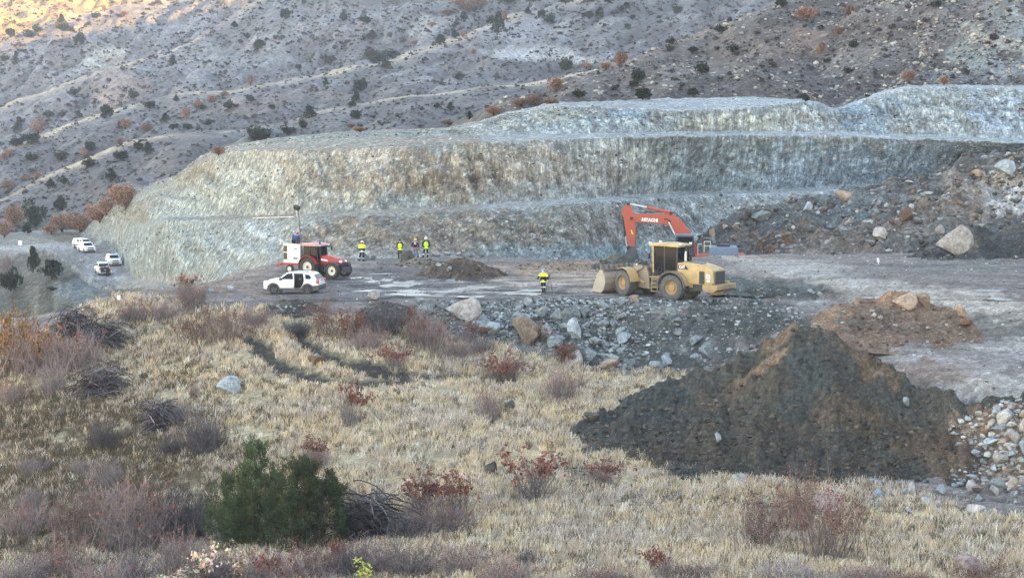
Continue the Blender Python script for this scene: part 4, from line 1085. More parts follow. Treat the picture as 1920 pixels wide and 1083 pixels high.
# ---- foreground plants, each described
FG = [
 ('fine_red_shrub', 372, 642, 90, 66, 'wide red brown leaved shrub left of the wheel ruts, paler left half of the pair'),
 ('fine_red_shrub', 432, 644, 96, 74, 'dense dark red shrub right beside the start of the wheel ruts'),
 ('fine_red_shrub', 618, 634, 96, 80, 'tall red leaved shrub on the grass below the white car tailgate'),
 ('red_shrub', 668, 640, 60, 58, 'smaller red shrub close right of the tall one below the tractor'),
 ('dark_shrub', 560, 628, 60, 34, 'low grey shrub between ruts and dark rubble heap below the white car'),
 ('thicket', 806, 652, 90, 72, 'red tinged twiggy thicket left of the big pale boulder'),
 ('red_shrub', 782, 640, 46, 66, 'narrow red shrub left of the big pale boulder'),
 ('dark_shrub', 716, 622, 110, 54, 'dark grey leafless bush at the yard edge under the low soil heap'),
 ('sparse_red_shrub', 655, 800, 62, 92, 'thin upright red leaved shrub standing alone mid field'),
 ('sparse_red_shrub', 742, 694, 60, 52, 'small sparse red shrub touching the ruts in mid field'),
 ('red_shrub', 946, 716, 74, 58, 'rounded rusty shrub on the grass below the bank of rocks'),
 ('thicket', 920, 782, 62, 62, 'grey pink leafless bush beside a small dark stone in mid field'),
 ('thicket', 1050, 752, 76, 70, 'pale pinkish bare bush below the lone pale boulder'),
 ('red_shrub', 1062, 684, 60, 42, 'dark red low shrub left of the lone pale boulder at the bank foot'),
 ('red_shrub', 1012, 640, 44, 36, 'red twiggy shrub growing before the broad triangular boulder'),
 ('sparse_red_shrub', 1000, 938, 108, 96, 'bare spreading shrub with red leaves on top left of the dark tip'),
 ('sparse_red_shrub', 860, 972, 70, 90, 'right red topped shrub of the tangle beside the brush pile'),
 ('sparse_red_shrub', 800, 962, 90, 84, 'left red topped shrub of the tangle beside the brush pile'),
 ('thicket', 830, 1000, 150, 70, 'wide purple grey thicket of bare stems under red leaves right of the brush pile'),
 ('thicket', 240, 1030, 190, 140, 'big purple thicket with rusty leaves in the gully left of the junipers'),
 ('fine_red_shrub', 130, 1020, 130, 100, 'rusty leaved shrub at the left of the purple gully thicket'),
 ('fine_red_shrub', 300, 1010, 110, 90, 'rusty leaved shrub against the dark hollow left of the junipers'),
 ('fine_red_shrub', 590, 1090, 110, 84, 'twiggy shrub with few red leaves at the lower edge below the junipers'),
 ('sparse_red_shrub', 500, 1096, 80, 70, 'thin red leaved twigs at the lower edge between pale sapling and junipers'),
 ('sparse_red_shrub', 640, 1075, 60, 70, 'slender red tipped shrub right below the round juniper'),
 ('fine_red_shrub', 1425, 1030, 130, 120, 'left of the two big red shrubs before the dark tip'),
 ('fine_red_shrub', 1500, 1000, 110, 130, 'middle red shrub reaching up over the foot of the dark tip'),
 ('fine_red_shrub', 1556, 1046, 170, 170, 'big fan shaped bare shrub before the white pink boulder'),
 ('sparse_red_shrub', 1240, 1090, 60, 74, 'single red leaved shoot at the lower edge right of centre'),
 ('fine_red_shrub', 1850, 1105, 150, 60, 'dull red low shrub in the lower right corner'),
 ('fine_red_shrub', 1700, 1105, 120, 40, 'low red brown shrub at the lower edge left of the pink boulder'),
 ('sparse_red_shrub', 585, 868, 54, 50, 'small red sprig shrub behind the top of the round juniper'),
 ('thicket', 590, 880, 80, 44, 'low grey bush right behind the two junipers'),
 ('thicket', 362, 578, 80, 56, 'upright purple twiggy bush on the crest before the two white stones'),
 ('sparse_red_shrub', 352, 556, 46, 44, 'red tipped twigs on the crest left of the orange marker'),
 ('thicket', 150, 690, 130, 80, 'purple thicket of bare stems under the brush heaps at the left'),
 ('thicket', 60, 700, 140, 100, 'tangled purple thicket in front of the ochre tree'),
 ('grey_shrub', 96, 742, 64, 76, 'pale grey bush below the tangled purple thicket at the left'),
 ('brush_pile', 190, 742, 104, 62, 'slanting heap of cut grey branches on the left grass slope'),
 ('brush_pile', 296, 806, 90, 56, 'heap of arching cut stems on the slope above the round grey bush'),
 ('grey_shrub', 330, 790, 70, 50, 'soft mauve bush right behind the arching cut stems'),
 ('dark_shrub', 378, 850, 100, 86, 'large round grey bush on the slope, biggest of the leafless ones there'),
 ('dark_shrub', 320, 850, 60, 36, 'low dark trailing branches left against the large round grey bush'),
 ('dark_shrub', 196, 842, 72, 62, 'dark grey bush on the slope left of the arching cut stems'),
 ('grey_shrub', 200, 912, 70, 70, 'grey blue bush on the slope above the rusty gully shrubs'),
 ('grey_shrub', 115, 785, 40, 24, 'tiny dark tuft on the left slope below the pale grey bush'),
 ('grey_shrub', 60, 955, 70, 50, 'faint grey bush low on the left slope'),
 ('brush_pile', 690, 1006, 180, 88, 'big dark pile of cut branches right of the round juniper'),
 ('dark_shrub', 690, 985, 120, 80, 'black bare bush behind the big dark pile of cut branches'),
 ('grey_shrub', 770, 1085, 150, 88, 'mauve grey bush at the lower edge right of the yellow sapling'),
 ('dark_shrub', 660, 1085, 120, 70, 'dark bare bush at the lower edge behind the yellow sapling'),
 ('thicket', 950, 1096, 120, 60, 'grey brown thicket at the lower edge under the dark stump'),
 ('dark_shrub', 992, 1064, 46, 44, 'small black bush in the grass near the lower edge'),
 ('dark_shrub', 350, 1010, 130, 90, 'dark hollow bush in the gully touching the left juniper'),
 ('grey_shrub', 430, 1086, 150, 50, 'low grey brush along the lower edge below the left juniper'),
 ('grey_shrub', 30, 1100, 120, 70, 'grey brush in the lower left corner'),
 ('thicket', 190, 1110, 150, 60, 'grey pink brush at the lower edge right of the lower left corner'),
 ('pale_sapling', 388, 1092, 56, 84, 'sapling with large cream pink leaves at the lower edge, taller of two'),
 ('pale_sapling', 448, 1092, 50, 66, 'sapling with large cream pink leaves right of the taller one'),
 ('pale_sapling', 340, 1100, 50, 36, 'lowest cream leaved sapling left of the other two'),
 ('yellow_sapling', 683, 1094, 26, 46, 'small lime yellow sapling poking up at the lower edge'),
 ('ochre_shrub', 32, 690, 84, 112, 'ochre leaved small tree at the left edge before the road bank'),
 ('ochre_shrub', 78, 690, 60, 76, 'ochre leaved bush leaning right of the small ochre tree'),
 ('brush_pile', 140, 628, 110, 52, 'heap of dead brush and pale sticks on the left crest'),
 ('brush_pile', 200, 646, 90, 44, 'lower heap of dead brush beside the pale grass, right of the other heap'),
 ('sparse_red_shrub', 1138, 905, 80, 46, 'low red twigs against the left foot of the dark tip'),
 ('grey_shrub', 900, 660, 60, 34, 'grey tuft at the foot of the rock bank below the big pale boulder'),
 ('thicket', 860, 672, 90, 44, 'faint pink grey brush under the left end of the rock bank'),
 ('thicket', 250, 605, 80, 44, 'dry pinkish brush on the crest by the white post'),
 ('thicket', 1290, 1090, 120, 40, 'grey brush at the lower edge below the left big red shrub'),
 ('thicket', 560, 1100, 160, 70, 'mauve brush at the lower edge under the junipers'),
 ('thicket', 340, 1075, 120, 90, 'grey purple brush behind the cream leaved saplings'),
 ('grey_shrub', 250, 1090, 130, 70, 'grey brush at the lower edge left of the cream saplings'),
 ('thicket', 100, 1085, 140, 80, 'grey mauve thicket near the lower left corner'),
 ('thicket', 700, 1075, 130, 70, 'purple brush between brush pile and yellow sapling'),
 ('thicket', 860, 1080, 120, 66, 'grey brush at the lower edge beneath the red topped tangle'),
 ('dark_shrub', 760, 1010, 80, 60, 'dark bush at the right end of the big dark pile'),
 ('thicket', 200, 970, 120, 70, 'faint mauve thicket on the slope above the gully shrubs'),
 ('grey_shrub', 60, 890, 70, 40, 'small grey brush on the brown slope at the left edge'),
 ('grey_shrub', 150, 890, 50, 36, 'small mauve brush on the brown slope left of the grey blue bush'),
 ('thicket', 20, 760, 70, 50, 'mauve thicket on the left edge under the ochre tree'),
 ('thicket', 40, 1000, 110, 70, 'mauve thicket in the gully at the left edge'),
 ('thicket', 1130, 1098, 130, 46, 'low mauve brush at the lower edge left of the single red shoot'),
 ('thicket', 1620, 1095, 120, 44, 'low mauve brush at the lower edge right of the fan shaped shrub'),
 ('thicket', 480, 612, 60, 40, 'grey twigs between the dark rubble heap and the ruts'),
 ('thicket', 690, 655, 80, 50, 'mauve brush under the dark leafless bush by the yard edge'),
 ('thicket', 310, 600, 70, 40, 'tan pink brush on the crest left of the upright twiggy bush'),
 ('sparse_red_shrub', 880, 640, 50, 40, 'faint red brush touching the lower edge of the big pale boulder'),
 ('grey_shrub', 1480, 1095, 170, 46, 'mauve brush at the lower edge under the fan shaped shrub'),
]
for kind, px, py, w, h, lab in FG:
    plant_px(kind, px, py, w, h, lab)

_nj = plant_px('near_juniper', 478, 1026, 150, 212, 'pointed dark green juniper in the gully, left one of the touching pair', rot=0.4, sink=0.05)
_rj = plant_px('round_juniper', 574, 1028, 170, 186, 'broad rounded juniper in the gully, right one of the touching pair', rot=1.4, sink=0.06)
_rk2 = plant_px('round_juniper', 448, 1010, 80, 90, 'small juniper growing into the left foot of the pointed one', rot=2.4, sink=0.06)

# ---- road bank and spur
RB = [
 ('cone_juniper', 62, 512, 42, 52, 'pointed juniper on the fill slope below the road'),
 ('hill_juniper', 98, 524, 50, 52, 'spreading juniper right beside the pointed one below the road'),
 ('hill_juniper', 20, 546, 46, 56, 'dark juniper lowest on the fill slope at the left edge'),
 ('hill_juniper', 97, 544, 26, 9, 'tiny flat juniper on the fill slope under the road edge'),
 ('hill_juniper', 66, 424, 56, 62, 'tall dark juniper above the road bend at the left'),
 ('hill_juniper', 112, 396, 34, 32, 'smaller juniper right above the tall one near the orange thicket'),
 ('hill_juniper', 52, 438, 26, 24, 'small juniper at the foot of the tall one over the road bend'),
 ('hill_juniper', 150, 420, 22, 24, 'small green bush among the orange trees over the road'),
 ('rust_tree', 236, 392, 66, 60, 'largest russet tree on the crest of the quarry spur'),
 ('rust_tree', 200, 404, 50, 44, 'russet tree left of the largest one on the quarry spur'),
 ('rust_tree', 176, 412, 50, 40, 'orange tree in the middle of the row along the spur'),
 ('rust_tree', 150, 436, 58, 46, 'orange tree nearest the parked vans above the road bend'),
 ('rust_tree', 116, 436, 60, 50, 'pale orange tree behind the road bend left of the vans'),
 ('rust_tree', 222, 384, 50, 50, 'russet tree touching the largest one on the quarry spur'),
 ('rust_tree', 188, 418, 44, 34, 'low orange tree before the middle of the spur row'),
 ('rust_tree', 132, 428, 46, 40, 'brownish tree between the pale orange one and the vans'),
 ('rust_tree', 96, 440, 40, 30, 'dull orange bush at the foot of the tall dark juniper'),
 ('rust_tree', 28, 425, 56, 50, 'ochre orange tree at the left edge above the road'),
 ('rust_tree', 8, 446, 40, 46, 'rusty tree cut by the left edge above the road'),
 ('rust_tree', 410, 292, 36, 22, 'low russet bush on the skyline of the quarry spur'),
 ('grey_shrub', 14, 508, 36, 44, 'pale grey bush beside the road at the left edge'),
 ('rust_tree', 1042, 172, 44, 34, 'round copper tree on the ridge behind the top bench, largest there'),
 ('rust_tree', 1000, 196, 48, 26, 'copper bush left below the round copper tree behind the top bench'),
 ('rust_tree', 975, 200, 40, 20, 'low copper bush at the left end of the row behind the top bench'),
 ('rust_tree', 925, 217, 40, 24, 'pinkish copper bush above the left end of the top bench'),
 ('rust_tree', 1032, 194, 46, 14, 'low copper scrub on the brow of the top bench'),
 ('rust_tree', 1165, 124, 44, 36, 'copper tree on the skyline of the right hill'),
 ('rust_tree', 1136, 132, 30, 20, 'small copper bush left of the skyline tree on the right hill'),
 ('rust_tree', 1100, 130, 34, 20, 'round brown bush on the shoulder of the right hill'),
 ('rust_tree', 1512, 40, 60, 40, 'large copper tree high on the right hillside'),
 ('rust_tree', 1594, 28, 34, 24, 'grey brown bush right of the large copper tree on the right hillside'),
 ('rust_tree', 1540, 100, 22, 24, 'thin copper bush halfway up the right hillside'),
 ('rust_tree', 1572, 66, 26, 22, 'thin copper bush under the grey brown one on the right hillside'),
 ('rust_tree', 1704, 156, 42, 30, 'copper bush beside the blue rock face on the right hillside'),
 ('rust_tree', 1770, 160, 26, 22, 'pale brown bush at the foot of the blue rock face'),
 ('rust_tree', 675, 248, 34, 14, 'flat rust bush on the brow of the middle bench'),
 ('rust_tree', 660, 240, 20, 14, 'small rust bush behind the flat one on the bench brow'),
 ('rust_tree', 838, 232, 40, 9, 'thin streak of rust scrub on the brow left of the lone juniper'),
 ('cone_juniper', 880, 225, 20, 17, 'lone small juniper on the brow left of the top bench'),
 ('hill_juniper', 1205, 188, 46, 30, 'wide juniper just above the top bench'),
 ('hill_juniper', 1196, 152, 34, 30, 'upper of two junipers on the left flank of the right hill'),
 ('hill_juniper', 1188, 164, 24, 18, 'lower of two junipers on the left flank of the right hill'),
 ('hill_juniper', 1086, 184, 28, 22, 'juniper between the copper tree and the top bench'),
 ('hill_juniper', 1062, 132, 32, 30, 'dark juniper on the skyline dip beside the right hill'),
 ('hill_juniper', 1316, 138, 32, 28, 'single round juniper in the middle of the right hillside'),
 ('hill_juniper', 1298, 98, 28, 12, 'flat juniper left above the round one on the right hillside'),
 ('hill_juniper', 1376, 100, 26, 22, 'juniper right of the flat one on the right hillside'),
 ('hill_juniper', 1352, 62, 28, 20, 'juniper on the skyline edge of the right hillside'),
 ('hill_juniper', 1300, 182, 28, 22, 'juniper on the brow in the centre of the top bench'),
 ('hill_juniper', 1510, 190, 18, 18, 'small juniper in the notch between the two upper faces'),
 ('hill_juniper', 1600, 90, 22, 20, 'juniper among copper scrub on the right hillside'),
 ('hill_juniper', 1552, 118, 20, 12, 'flat green bush below the copper scrub on the right hillside'),
 ('hill_juniper', 1590, 138, 28, 16, 'green bush lower right of the copper scrub'),
 ('hill_juniper', 1755, 14, 30, 18, 'juniper high up near the top right corner'),
 ('hill_juniper', 1465, 12, 34, 18, 'dark juniper on the skyline left of the large copper tree'),
 ('hill_juniper', 1258, 84, 26, 18, 'upper juniper on the skyline of the right hill near its left end'),
 ('hill_juniper', 1256, 96, 22, 15, 'lower juniper under the skyline one near the right hill left end'),
]
for kind, px, py, w, h, lab in RB:
    plant_px(kind, px, py, w, h, lab)

HJ = [(35,243,26,20),(58,270,38,22),(92,218,20,11),(117,220,16,12),(148,222,18,12),(198,222,30,24),(228,240,15,16),(260,282,20,17),(277,290,32,19),(170,285,22,22),(225,302,30,20),(167,314,28,19),(208,342,32,22),(140,177,18,13),(250,186,20,20),(281,204,22,16),(310,230,24,15),(325,243,20,12),(352,243,20,12),(430,205,24,18),(580,222,30,20),(485,262,50,26),(540,250,30,15),(567,240,18,18),(323,123,20,15),(485,93,26,20),(465,73,15,11),(535,37,20,22),(440,51,16,9),(150,84,24,22),
 (645,40,18,20),(684,42,28,13),(698,74,26,14),(700,116,38,26),(723,128,20,19),(676,172,26,24),(668,192,22,17),(661,200,16,11),(668,224,26,18),(820,203,13,11),(845,209,22,14),(861,150,20,15),(825,85,20,22),(853,72,18,15),(935,62,32,32),(920,46,20,16),(1017,34,20,15),(1032,44,22,19),(990,26,15,10),(1125,36,20,22),(1103,33,28,11),(1175,16,15,12),(1165,22,11,9),(1186,37,11,10),(1177,56,13,12),(735,108,34,16),(870,40,26,14),(890,20,30,14),(952,6,30,12),(1000,4,34,12),(1110,4,26,12),(1140,6,18,10),(1270,26,22,18),(1060,6,20,10),
 (30,120,16,20),(8,115,18,14),(70,62,20,16),(55,70,22,14),(115,44,18,14),(120,58,22,16),(180,34,18,12),(20,70,20,18),(95,350,22,12),(120,345,20,14),(60,300,26,14),(115,300,30,18),(235,292,14,8),(30,275,28,18),(560,130,14,10),(620,120,22,16),(610,160,16,12),(510,205,16,10),(470,190,16,12),(380,205,14,10),(330,190,14,10),(390,235,16,11)]
for i, (px, py, w, h) in enumerate(HJ):
    p = hit(px, py)
    far = 'upper' if p[0].y > 620 else ('middle' if p[0].y > 470 else 'lowest')
    lab = {'upper': 'dark green juniper dotted high on the farthest shaded ridges', 'middle': 'dark green juniper dotted over the middle back ridge', 'lowest': 'dark green juniper dotted over the lowest back ridge above the pit'}[far]
    plant_px('cone_juniper' if i % 4 == 0 else 'hill_juniper', px, py, w * 1.25, h * 1.25, lab, 'junipers on the ' + far + ' back slopes')
HR = [(72,250,46,34),(158,294,22,20),(18,294,28,20),(8,298,20,18),(70,336,22,18),(48,338,26,13),(15,354,34,22),(350,224,26,28),(372,202,26,18),(398,192,28,18),(235,242,36,22),(275,247,32,20),(470,160,20,22),(232,31,22,12),(196,22,10,16),(888,102,11,14),(945,40,18,20),(925,44,24,20),(880,22,60,24),(900,12,50,18),(860,10,40,16),(840,28,40,14),(810,50,24,12),(225,268,26,12),(420,180,24,12),(107,52,14,14),(868,70,16,14),(778,84,18,10)]
for px, py, w, h in HR:
    p = hit(px, py)
    far = 'upper' if p[0].y > 620 else ('middle' if p[0].y > 470 else 'lowest')
    plant_px('rust_tree', px, py, w, h * 1.1, {'upper': 'rust coloured tree in the gully high on the back ridges', 'middle': 'rust coloured tree on the middle back ridge', 'lowest': 'rust coloured bush on the lowest back ridge above the pit'}[far], 'rust trees on the ' + far + ' back slopes')

# bare shrubs one can still tell apart on the hills
HILLS = [o for o in SC.objects if o.name.startswith('hill_terrain')]
r = np.random.default_rng(11)
cnt = 0
while cnt < 230:
    px = r.uniform(0, 1900); py = r.uniform(4, 430)
    p = hit(px, py)
    if p is None: continue
    if p[1].z < 0.2: continue
    o = [h_ for h_ in HILLS if h_.ray_cast(Vector((p[0].x, p[0].y, 500)), Vector((0, 0, -1)))[0]]
    if p[0].y < 226 or not o: continue
    q = hit(px, py, HILLS)
    if q is None or (q[0] - p[0]).length > 0.5: continue
    if fbm(np.array(px / 90), np.array(py / 50), None, 3, 88) < -0.12: continue
    if p[0].y > 1000: continue
    w = r.uniform(7, 17) * (1.25 if p[0].y < 340 else 1.0)
    far = 'right rocky' if p[0].x > 5 and p[0].y < 360 else ('far' if p[0].y > 520 else 'near back')
    plant_at('hill_scrub_bush', p[0], w * p[0].y / F, w * r.uniform(0.5, 0.8) * p[0].y / F,
             {'right rocky': 'leafless grey mauve shrub on the right rocky hillside', 'far': 'leafless grey mauve shrub far up the back ridges', 'near back': 'leafless grey mauve shrub on the lowest back ridge'}[far], 'leafless shrubs on the ' + far + ' slopes', simple=True, sink=0.08)
    cnt += 1

# ---- uncountable low scrub on the hills: one mesh
def scatter_px(n, x0, x1, y0, y1, seed, objs, ok):
    r = np.random.default_rng(seed)
    out = []
    for _ in range(n):
        px, py = r.uniform(x0, x1), r.uniform(y0, y1)
        p = hit(px, py)
        if p is not None and ok(px, py, p[0]): out.append(p[0])
    return out

r = np.random.default_rng(12)
pts = scatter_px(17000, -40, 1960, -10, 445, 13, None, lambda px, py, p: p.y > 232 and (p.z > 15 or p.y > 338) and noise(np.array(px / 60), np.array(py / 40), None, 5) > -0.28 + 0.0 * px)
pts = np.array([tuple(p) for p in pts])
n = len(pts); blades = 20
sz = r.uniform(2.6, 9.5, n) * (0.45 + 0.55 * r.uniform(0, 1, n) ** 1.5) * pts[:, 1] / F * np.where(pts[:, 1] > 600, 1.1, 1.0)
dv = r.normal(0, 1, (n, blades, 3)); dv[..., 2] = np.abs(dv[..., 2]) * 0.7; dv /= np.linalg.norm(dv, axis=-1, keepdims=True)
c0 = pts[:, None] + dv * (sz[:, None, None] * 0.45 * r.uniform(0.4, 1, (n, blades, 1))) 
d3 = dv + r.normal(0, 0.6, dv.shape); w3 = np.cross(d3, r.normal(0, 1, d3.shape)); w3 /= np.linalg.norm(w3, axis=-1, keepdims=True)
s3 = (sz * 0.42)[:, None, None]
V = np.stack([c0 - w3 * s3 * 0.45, c0 + w3 * s3 * 0.45, c0 + d3 / np.linalg.norm(d3, axis=-1, keepdims=True) * s3], 2).reshape(-1, 3)
pal = np.array([lin(62,60,68), lin(76,72,78), lin(58,60,62), lin(90,82,80), lin(54,64,54)])
cc = pal[r.integers(0, len(pal), n)] * (1 + r.normal(0, 0.18, (n, 1)))
o = link('scrub', me_tris('scrub', V, np.arange(len(V)).reshape(-1, 3), np.repeat(cc, blades * 3, 0)))
tag(o, 'low grey scrub speckling all the hillsides', 'scrub', None, 'stuff')

# ---- dry grass of the field: one mesh
def cells_sample(GVV, wgt, n, r):
    """random points over a grid sheet, weighted by cell area times wgt"""
    a = GVV[1:, :-1] - GVV[:-1, :-1]; b = GVV[:-1, 1:] - GVV[:-1, :-1]
    ar = np.linalg.norm(np.cross(a, b), axis=-1) * wgt[:-1, :-1]
    p = ar.ravel() / ar.sum()
    k = r.choice(len(p), n, p=p)
    i, j = k // ar.shape[1], k % ar.shape[1]
    u, v = r.uniform(0, 1, (n, 1)), r.uniform(0, 1, (n, 1))
    P0 = GVV[i, j] * (1 - u) * (1 - v) + GVV[i + 1, j] * u * (1 - v) + GVV[i, j + 1] * (1 - u) * v + GVV[i + 1, j + 1] * u * v
    return P0, i, j

gv, fm, rk = FIELD_MASK
pxg, pyg = PROJ(gv)
vis = (pxg > -60) & (pxg < 1980) & (gv[..., 1] > 56)
dens = fm * np.clip(1 - 1.15 * rk, 0, 1) * vis * (70.0 / gv[..., 1]) ** 1.1
patch = fbm(gv[..., 0] / 3.2, gv[..., 1] / 3.2, None, 4, 61)
dens = dens * np.clip(0.72 + 1.3 * patch, 0.06, 2.0)
# thin under the big thickets and on the shaded slope
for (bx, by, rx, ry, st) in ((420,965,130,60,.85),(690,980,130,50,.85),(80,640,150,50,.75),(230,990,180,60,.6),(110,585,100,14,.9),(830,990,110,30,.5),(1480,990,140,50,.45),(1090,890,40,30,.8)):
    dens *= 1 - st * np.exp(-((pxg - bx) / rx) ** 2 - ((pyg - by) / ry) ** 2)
dens *= np.clip(sstep(0, 1, 1.0) * 1.0, 0, 1)
r = np.random.default_rng(21)
NT = 60000
P0, gi, gj = cells_sample(gv, np.maximum(dens, 0), NT, r)
PXb, PYb = PROJ(P0)
B = 11
hgt = (0.30 + 0.16 * fbm(P0[:, 0] / 6, P0[:, 1] / 6, None, 3, 62)) * r.uniform(0.6, 1.35, NT)
base = P0[:, None] + np.concatenate([r.normal(0, 0.10, (NT, B, 2)), np.zeros((NT, B, 1))], -1)
h = hgt[:, None] * r.uniform(0.5, 1.2, (NT, B))
lean = r.normal(0, 0.42, (NT, B, 2)) + np.array([0.10, 0.0])
tip = base + np.concatenate([lean * h[..., None], h[..., None]], -1)
wid = (0.011 + 0.00009 * P0[:, 1])[:, None, None] * r.uniform(0.6, 1.3, (NT, B, 1))
az = r.uniform(0, np.pi, (NT, B, 1)); wv = np.concatenate([np.cos(az), np.sin(az) * 0.6, 0 * az], -1) * wid
mid = base * 0.5 + tip * 0.5
V = np.stack([base - wv * 0.7, base + wv * 0.7, tip + wv * 0.5, tip - wv * 0.5], 2)
V[..., 2] -= np.array([0.02, 0.02, 0, 0])
V = V.reshape(-1, 3)
tone = fbm(P0[:, 0] / 7, P0[:, 1] / 4.0, None, 4, 63)
tone2 = fbm(P0[:, 0] / 2.2, P0[:, 1] / 2.2, None, 3, 64)
gold = np.array(lin(212,191,158)); grey = np.array(lin(188,175,162)); brown = np.array(lin(106,91,74)); olive = np.array(lin(86,80,64)); pale = np.array(lin(228,216,198))
mixw = np.stack([np.clip(0.9 + tone * 1.4, 0, 2), np.clip(0.8 - tone * 1.6, 0, 2), np.clip(0.25 + tone2, 0, 1), np.clip(0.16 - tone2 * 0.6, 0, 1), np.full(NT, 0.25)], -1)
# slope facing left into the gully: grass painted browner and darker, like a shaded bank
sw = np.clip(np.exp(-((PXb - 100) / 260) ** 2 - ((PYb - 885) / 190) ** 2) * 1.6, 0, 1)
mixw[:, 2] += sw * 1.6; mixw[:, 3] += sw * 1.9; mixw[:, 0] *= 1 - sw * .85; mixw[:, 4] *= 1 - sw * .8
cum = np.cumsum(mixw / mixw.sum(1, keepdims=True), 1)
pick = (r.uniform(0, 1, (NT, 1)) > cum).sum(1).clip(0, 4)
cc = np.stack([gold, grey, brown, olive, pale])[pick] * (1 + r.normal(0, 0.12, (NT, 1)))
cb = np.repeat(cc[:, None], B, 1) * (1 + r.normal(0, 0.16, (NT, B, 1)))
cv = np.repeat(cb[:, :, None], 4, 2)
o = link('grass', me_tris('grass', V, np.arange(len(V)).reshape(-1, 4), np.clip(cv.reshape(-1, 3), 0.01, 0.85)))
tag(o, 'dry straw coloured grass covering the field', 'grass', None, 'stuff')
# ================================================================== ROCKS
def mat_rock(name, rgb, rgb2, vein=None, scale=2.5):
    m, nt, b = new_mat(name)
    tc = _n(nt, 'ShaderNodeTexCoord'); oi = _n(nt, 'ShaderNodeObjectInfo'); ge = _n(nt, 'ShaderNodeNewGeometry')
    n1 = _n(nt, 'ShaderNodeTexNoise'); n1.inputs['Scale'].default_value = scale; n1.inputs['Detail'].default_value = 7; n1.inputs['Roughness'].default_value = 0.68
    nt.links.new(ge.outputs['Position'], n1.inputs['Vector'])
    mr = _n(nt, 'ShaderNodeMapRange'); mr.inputs[1].default_value = 0.35; mr.inputs[2].default_value = 0.65
    nt.links.new(n1.outputs['Fac'], mr.inputs[0])
    mx = _n(nt, 'ShaderNodeMix', data_type='RGBA'); mx.inputs[6].default_value = (*rgb, 1); mx.inputs[7].default_value = (*rgb2, 1)
    nt.links.new(mr.outputs[0], mx.inputs[0])
    cur = mx.outputs[2]
    if vein:
        n2 = _n(nt, 'ShaderNodeTexNoise'); n2.inputs['Scale'].default_value = scale * 0.8; n2.inputs['Detail'].default_value = 5; n2.inputs['Distortion'].default_value = 1.2
        nt.links.new(ge.outputs['Position'], n2.inputs['Vector'])
        a = _n(nt, 'ShaderNodeMath', operation='SUBTRACT'); a.inputs[1].default_value = 0.5; nt.links.new(n2.outputs['Fac'], a.inputs[0])
        c = _n(nt, 'ShaderNodeMath', operation='ABSOLUTE'); nt.links.new(a.outputs[0], c.inputs[0])
        d = _n(nt, 'ShaderNodeMapRange'); d.inputs[1].default_value = 0.0; d.inputs[2].default_value = 0.035; d.inputs[3].default_value = 0.7; d.inputs[4].default_value = 0
        nt.links.new(c.outputs[0], d.inputs[0])
        mv = _n(nt, 'ShaderNodeMix', data_type='RGBA'); mv.inputs[7].default_value = (*vein, 1)
        nt.links.new(d.outputs[0], mv.inputs[0]); nt.links.new(cur, mv.inputs[6]); cur = mv.outputs[2]
    r2 = _n(nt, 'ShaderNodeMapRange'); r2.inputs[3].default_value = 0.72; r2.inputs[4].default_value = 1.2
    nt.links.new(oi.outputs['Random'], r2.inputs[0])
    mu = _n(nt, 'ShaderNodeVectorMath', operation='SCALE'); nt.links.new(cur, mu.inputs[0]); nt.links.new(r2.outputs[0], mu.inputs['Scale'])
    nt.links.new(mu.outputs[0], b.inputs['Base Color'])
    b.inputs['Roughness'].default_value = 0.85; b.inputs['Specular IOR Level'].default_value = 0.2
    bp = _n(nt, 'ShaderNodeBump'); bp.inputs['Strength'].default_value = 0.6; bp.inputs['Distance'].default_value = 0.06
    n3 = _n(nt, 'ShaderNodeTexNoise'); n3.inputs['Scale'].default_value = scale * 3; n3.inputs['Detail'].default_value = 6
    nt.links.new(ge.outputs['Position'], n3.inputs['Vector']); nt.links.new(n3.outputs['Fac'], bp.inputs['Height']); nt.links.new(bp.outputs[0], b.inputs['Normal'])
    return m

MR = {
 'teal': mat_rock('teal_grey_stone', lin(134,142,144), lin(84,92,94), lin(176,182,182)),
 'pale': mat_rock('pale_stone', lin(196,190,184), lin(140,134,130), lin(120,110,104)),
 'blue': mat_rock('blue_white_stone', lin(176,184,188), lin(122,130,134), lin(110,112,114)),
 'tan': mat_rock('tan_stone', lin(178,162,146), lin(128,112,98), lin(96,84,76)),
 'dark': mat_rock('dark_stone', lin(96,90,84), lin(64,62,60)),
 'rust': mat_rock('rusty_stone', lin(124,100,84), lin(88,70,60)),
 'pink': mat_rock('pinkish_stone', lin(186,172,168), lin(140,116,112), lin(92,70,66)),
}

def rock_mesh(seed, cuts=9, amp=0.10, sub=3):
    r = np.random.default_rng(seed)
    bm = bmesh.new()
    bmesh.ops.create_icosphere(bm, subdivisions=sub, radius=1.0)
    V = np.array([v.co[:] for v in bm.verts])
    for _ in range(cuts):
        n = r.normal(0, 1, 3); n /= np.linalg.norm(n)
        d = r.uniform(0.28, 0.60)
        s = V @ n - d
        V -= np.where(s > 0, s * 0.92, 0)[:, None] * n
    V *= 1 + amp * fbm(V[:, 0] * 1.6 + seed, V[:, 1] * 1.6, V[:, 2] * 1.6, 4, seed)[:, None]
    mn, mx = V.min(0), V.max(0)
    V = (V - (mn + mx) / 2) / (mx - mn)
    V[:, 2] += 0.5
    Fc = np.array([[v.index for v in f.verts] for f in bm.faces])
    bm.free()
    return V, Fc

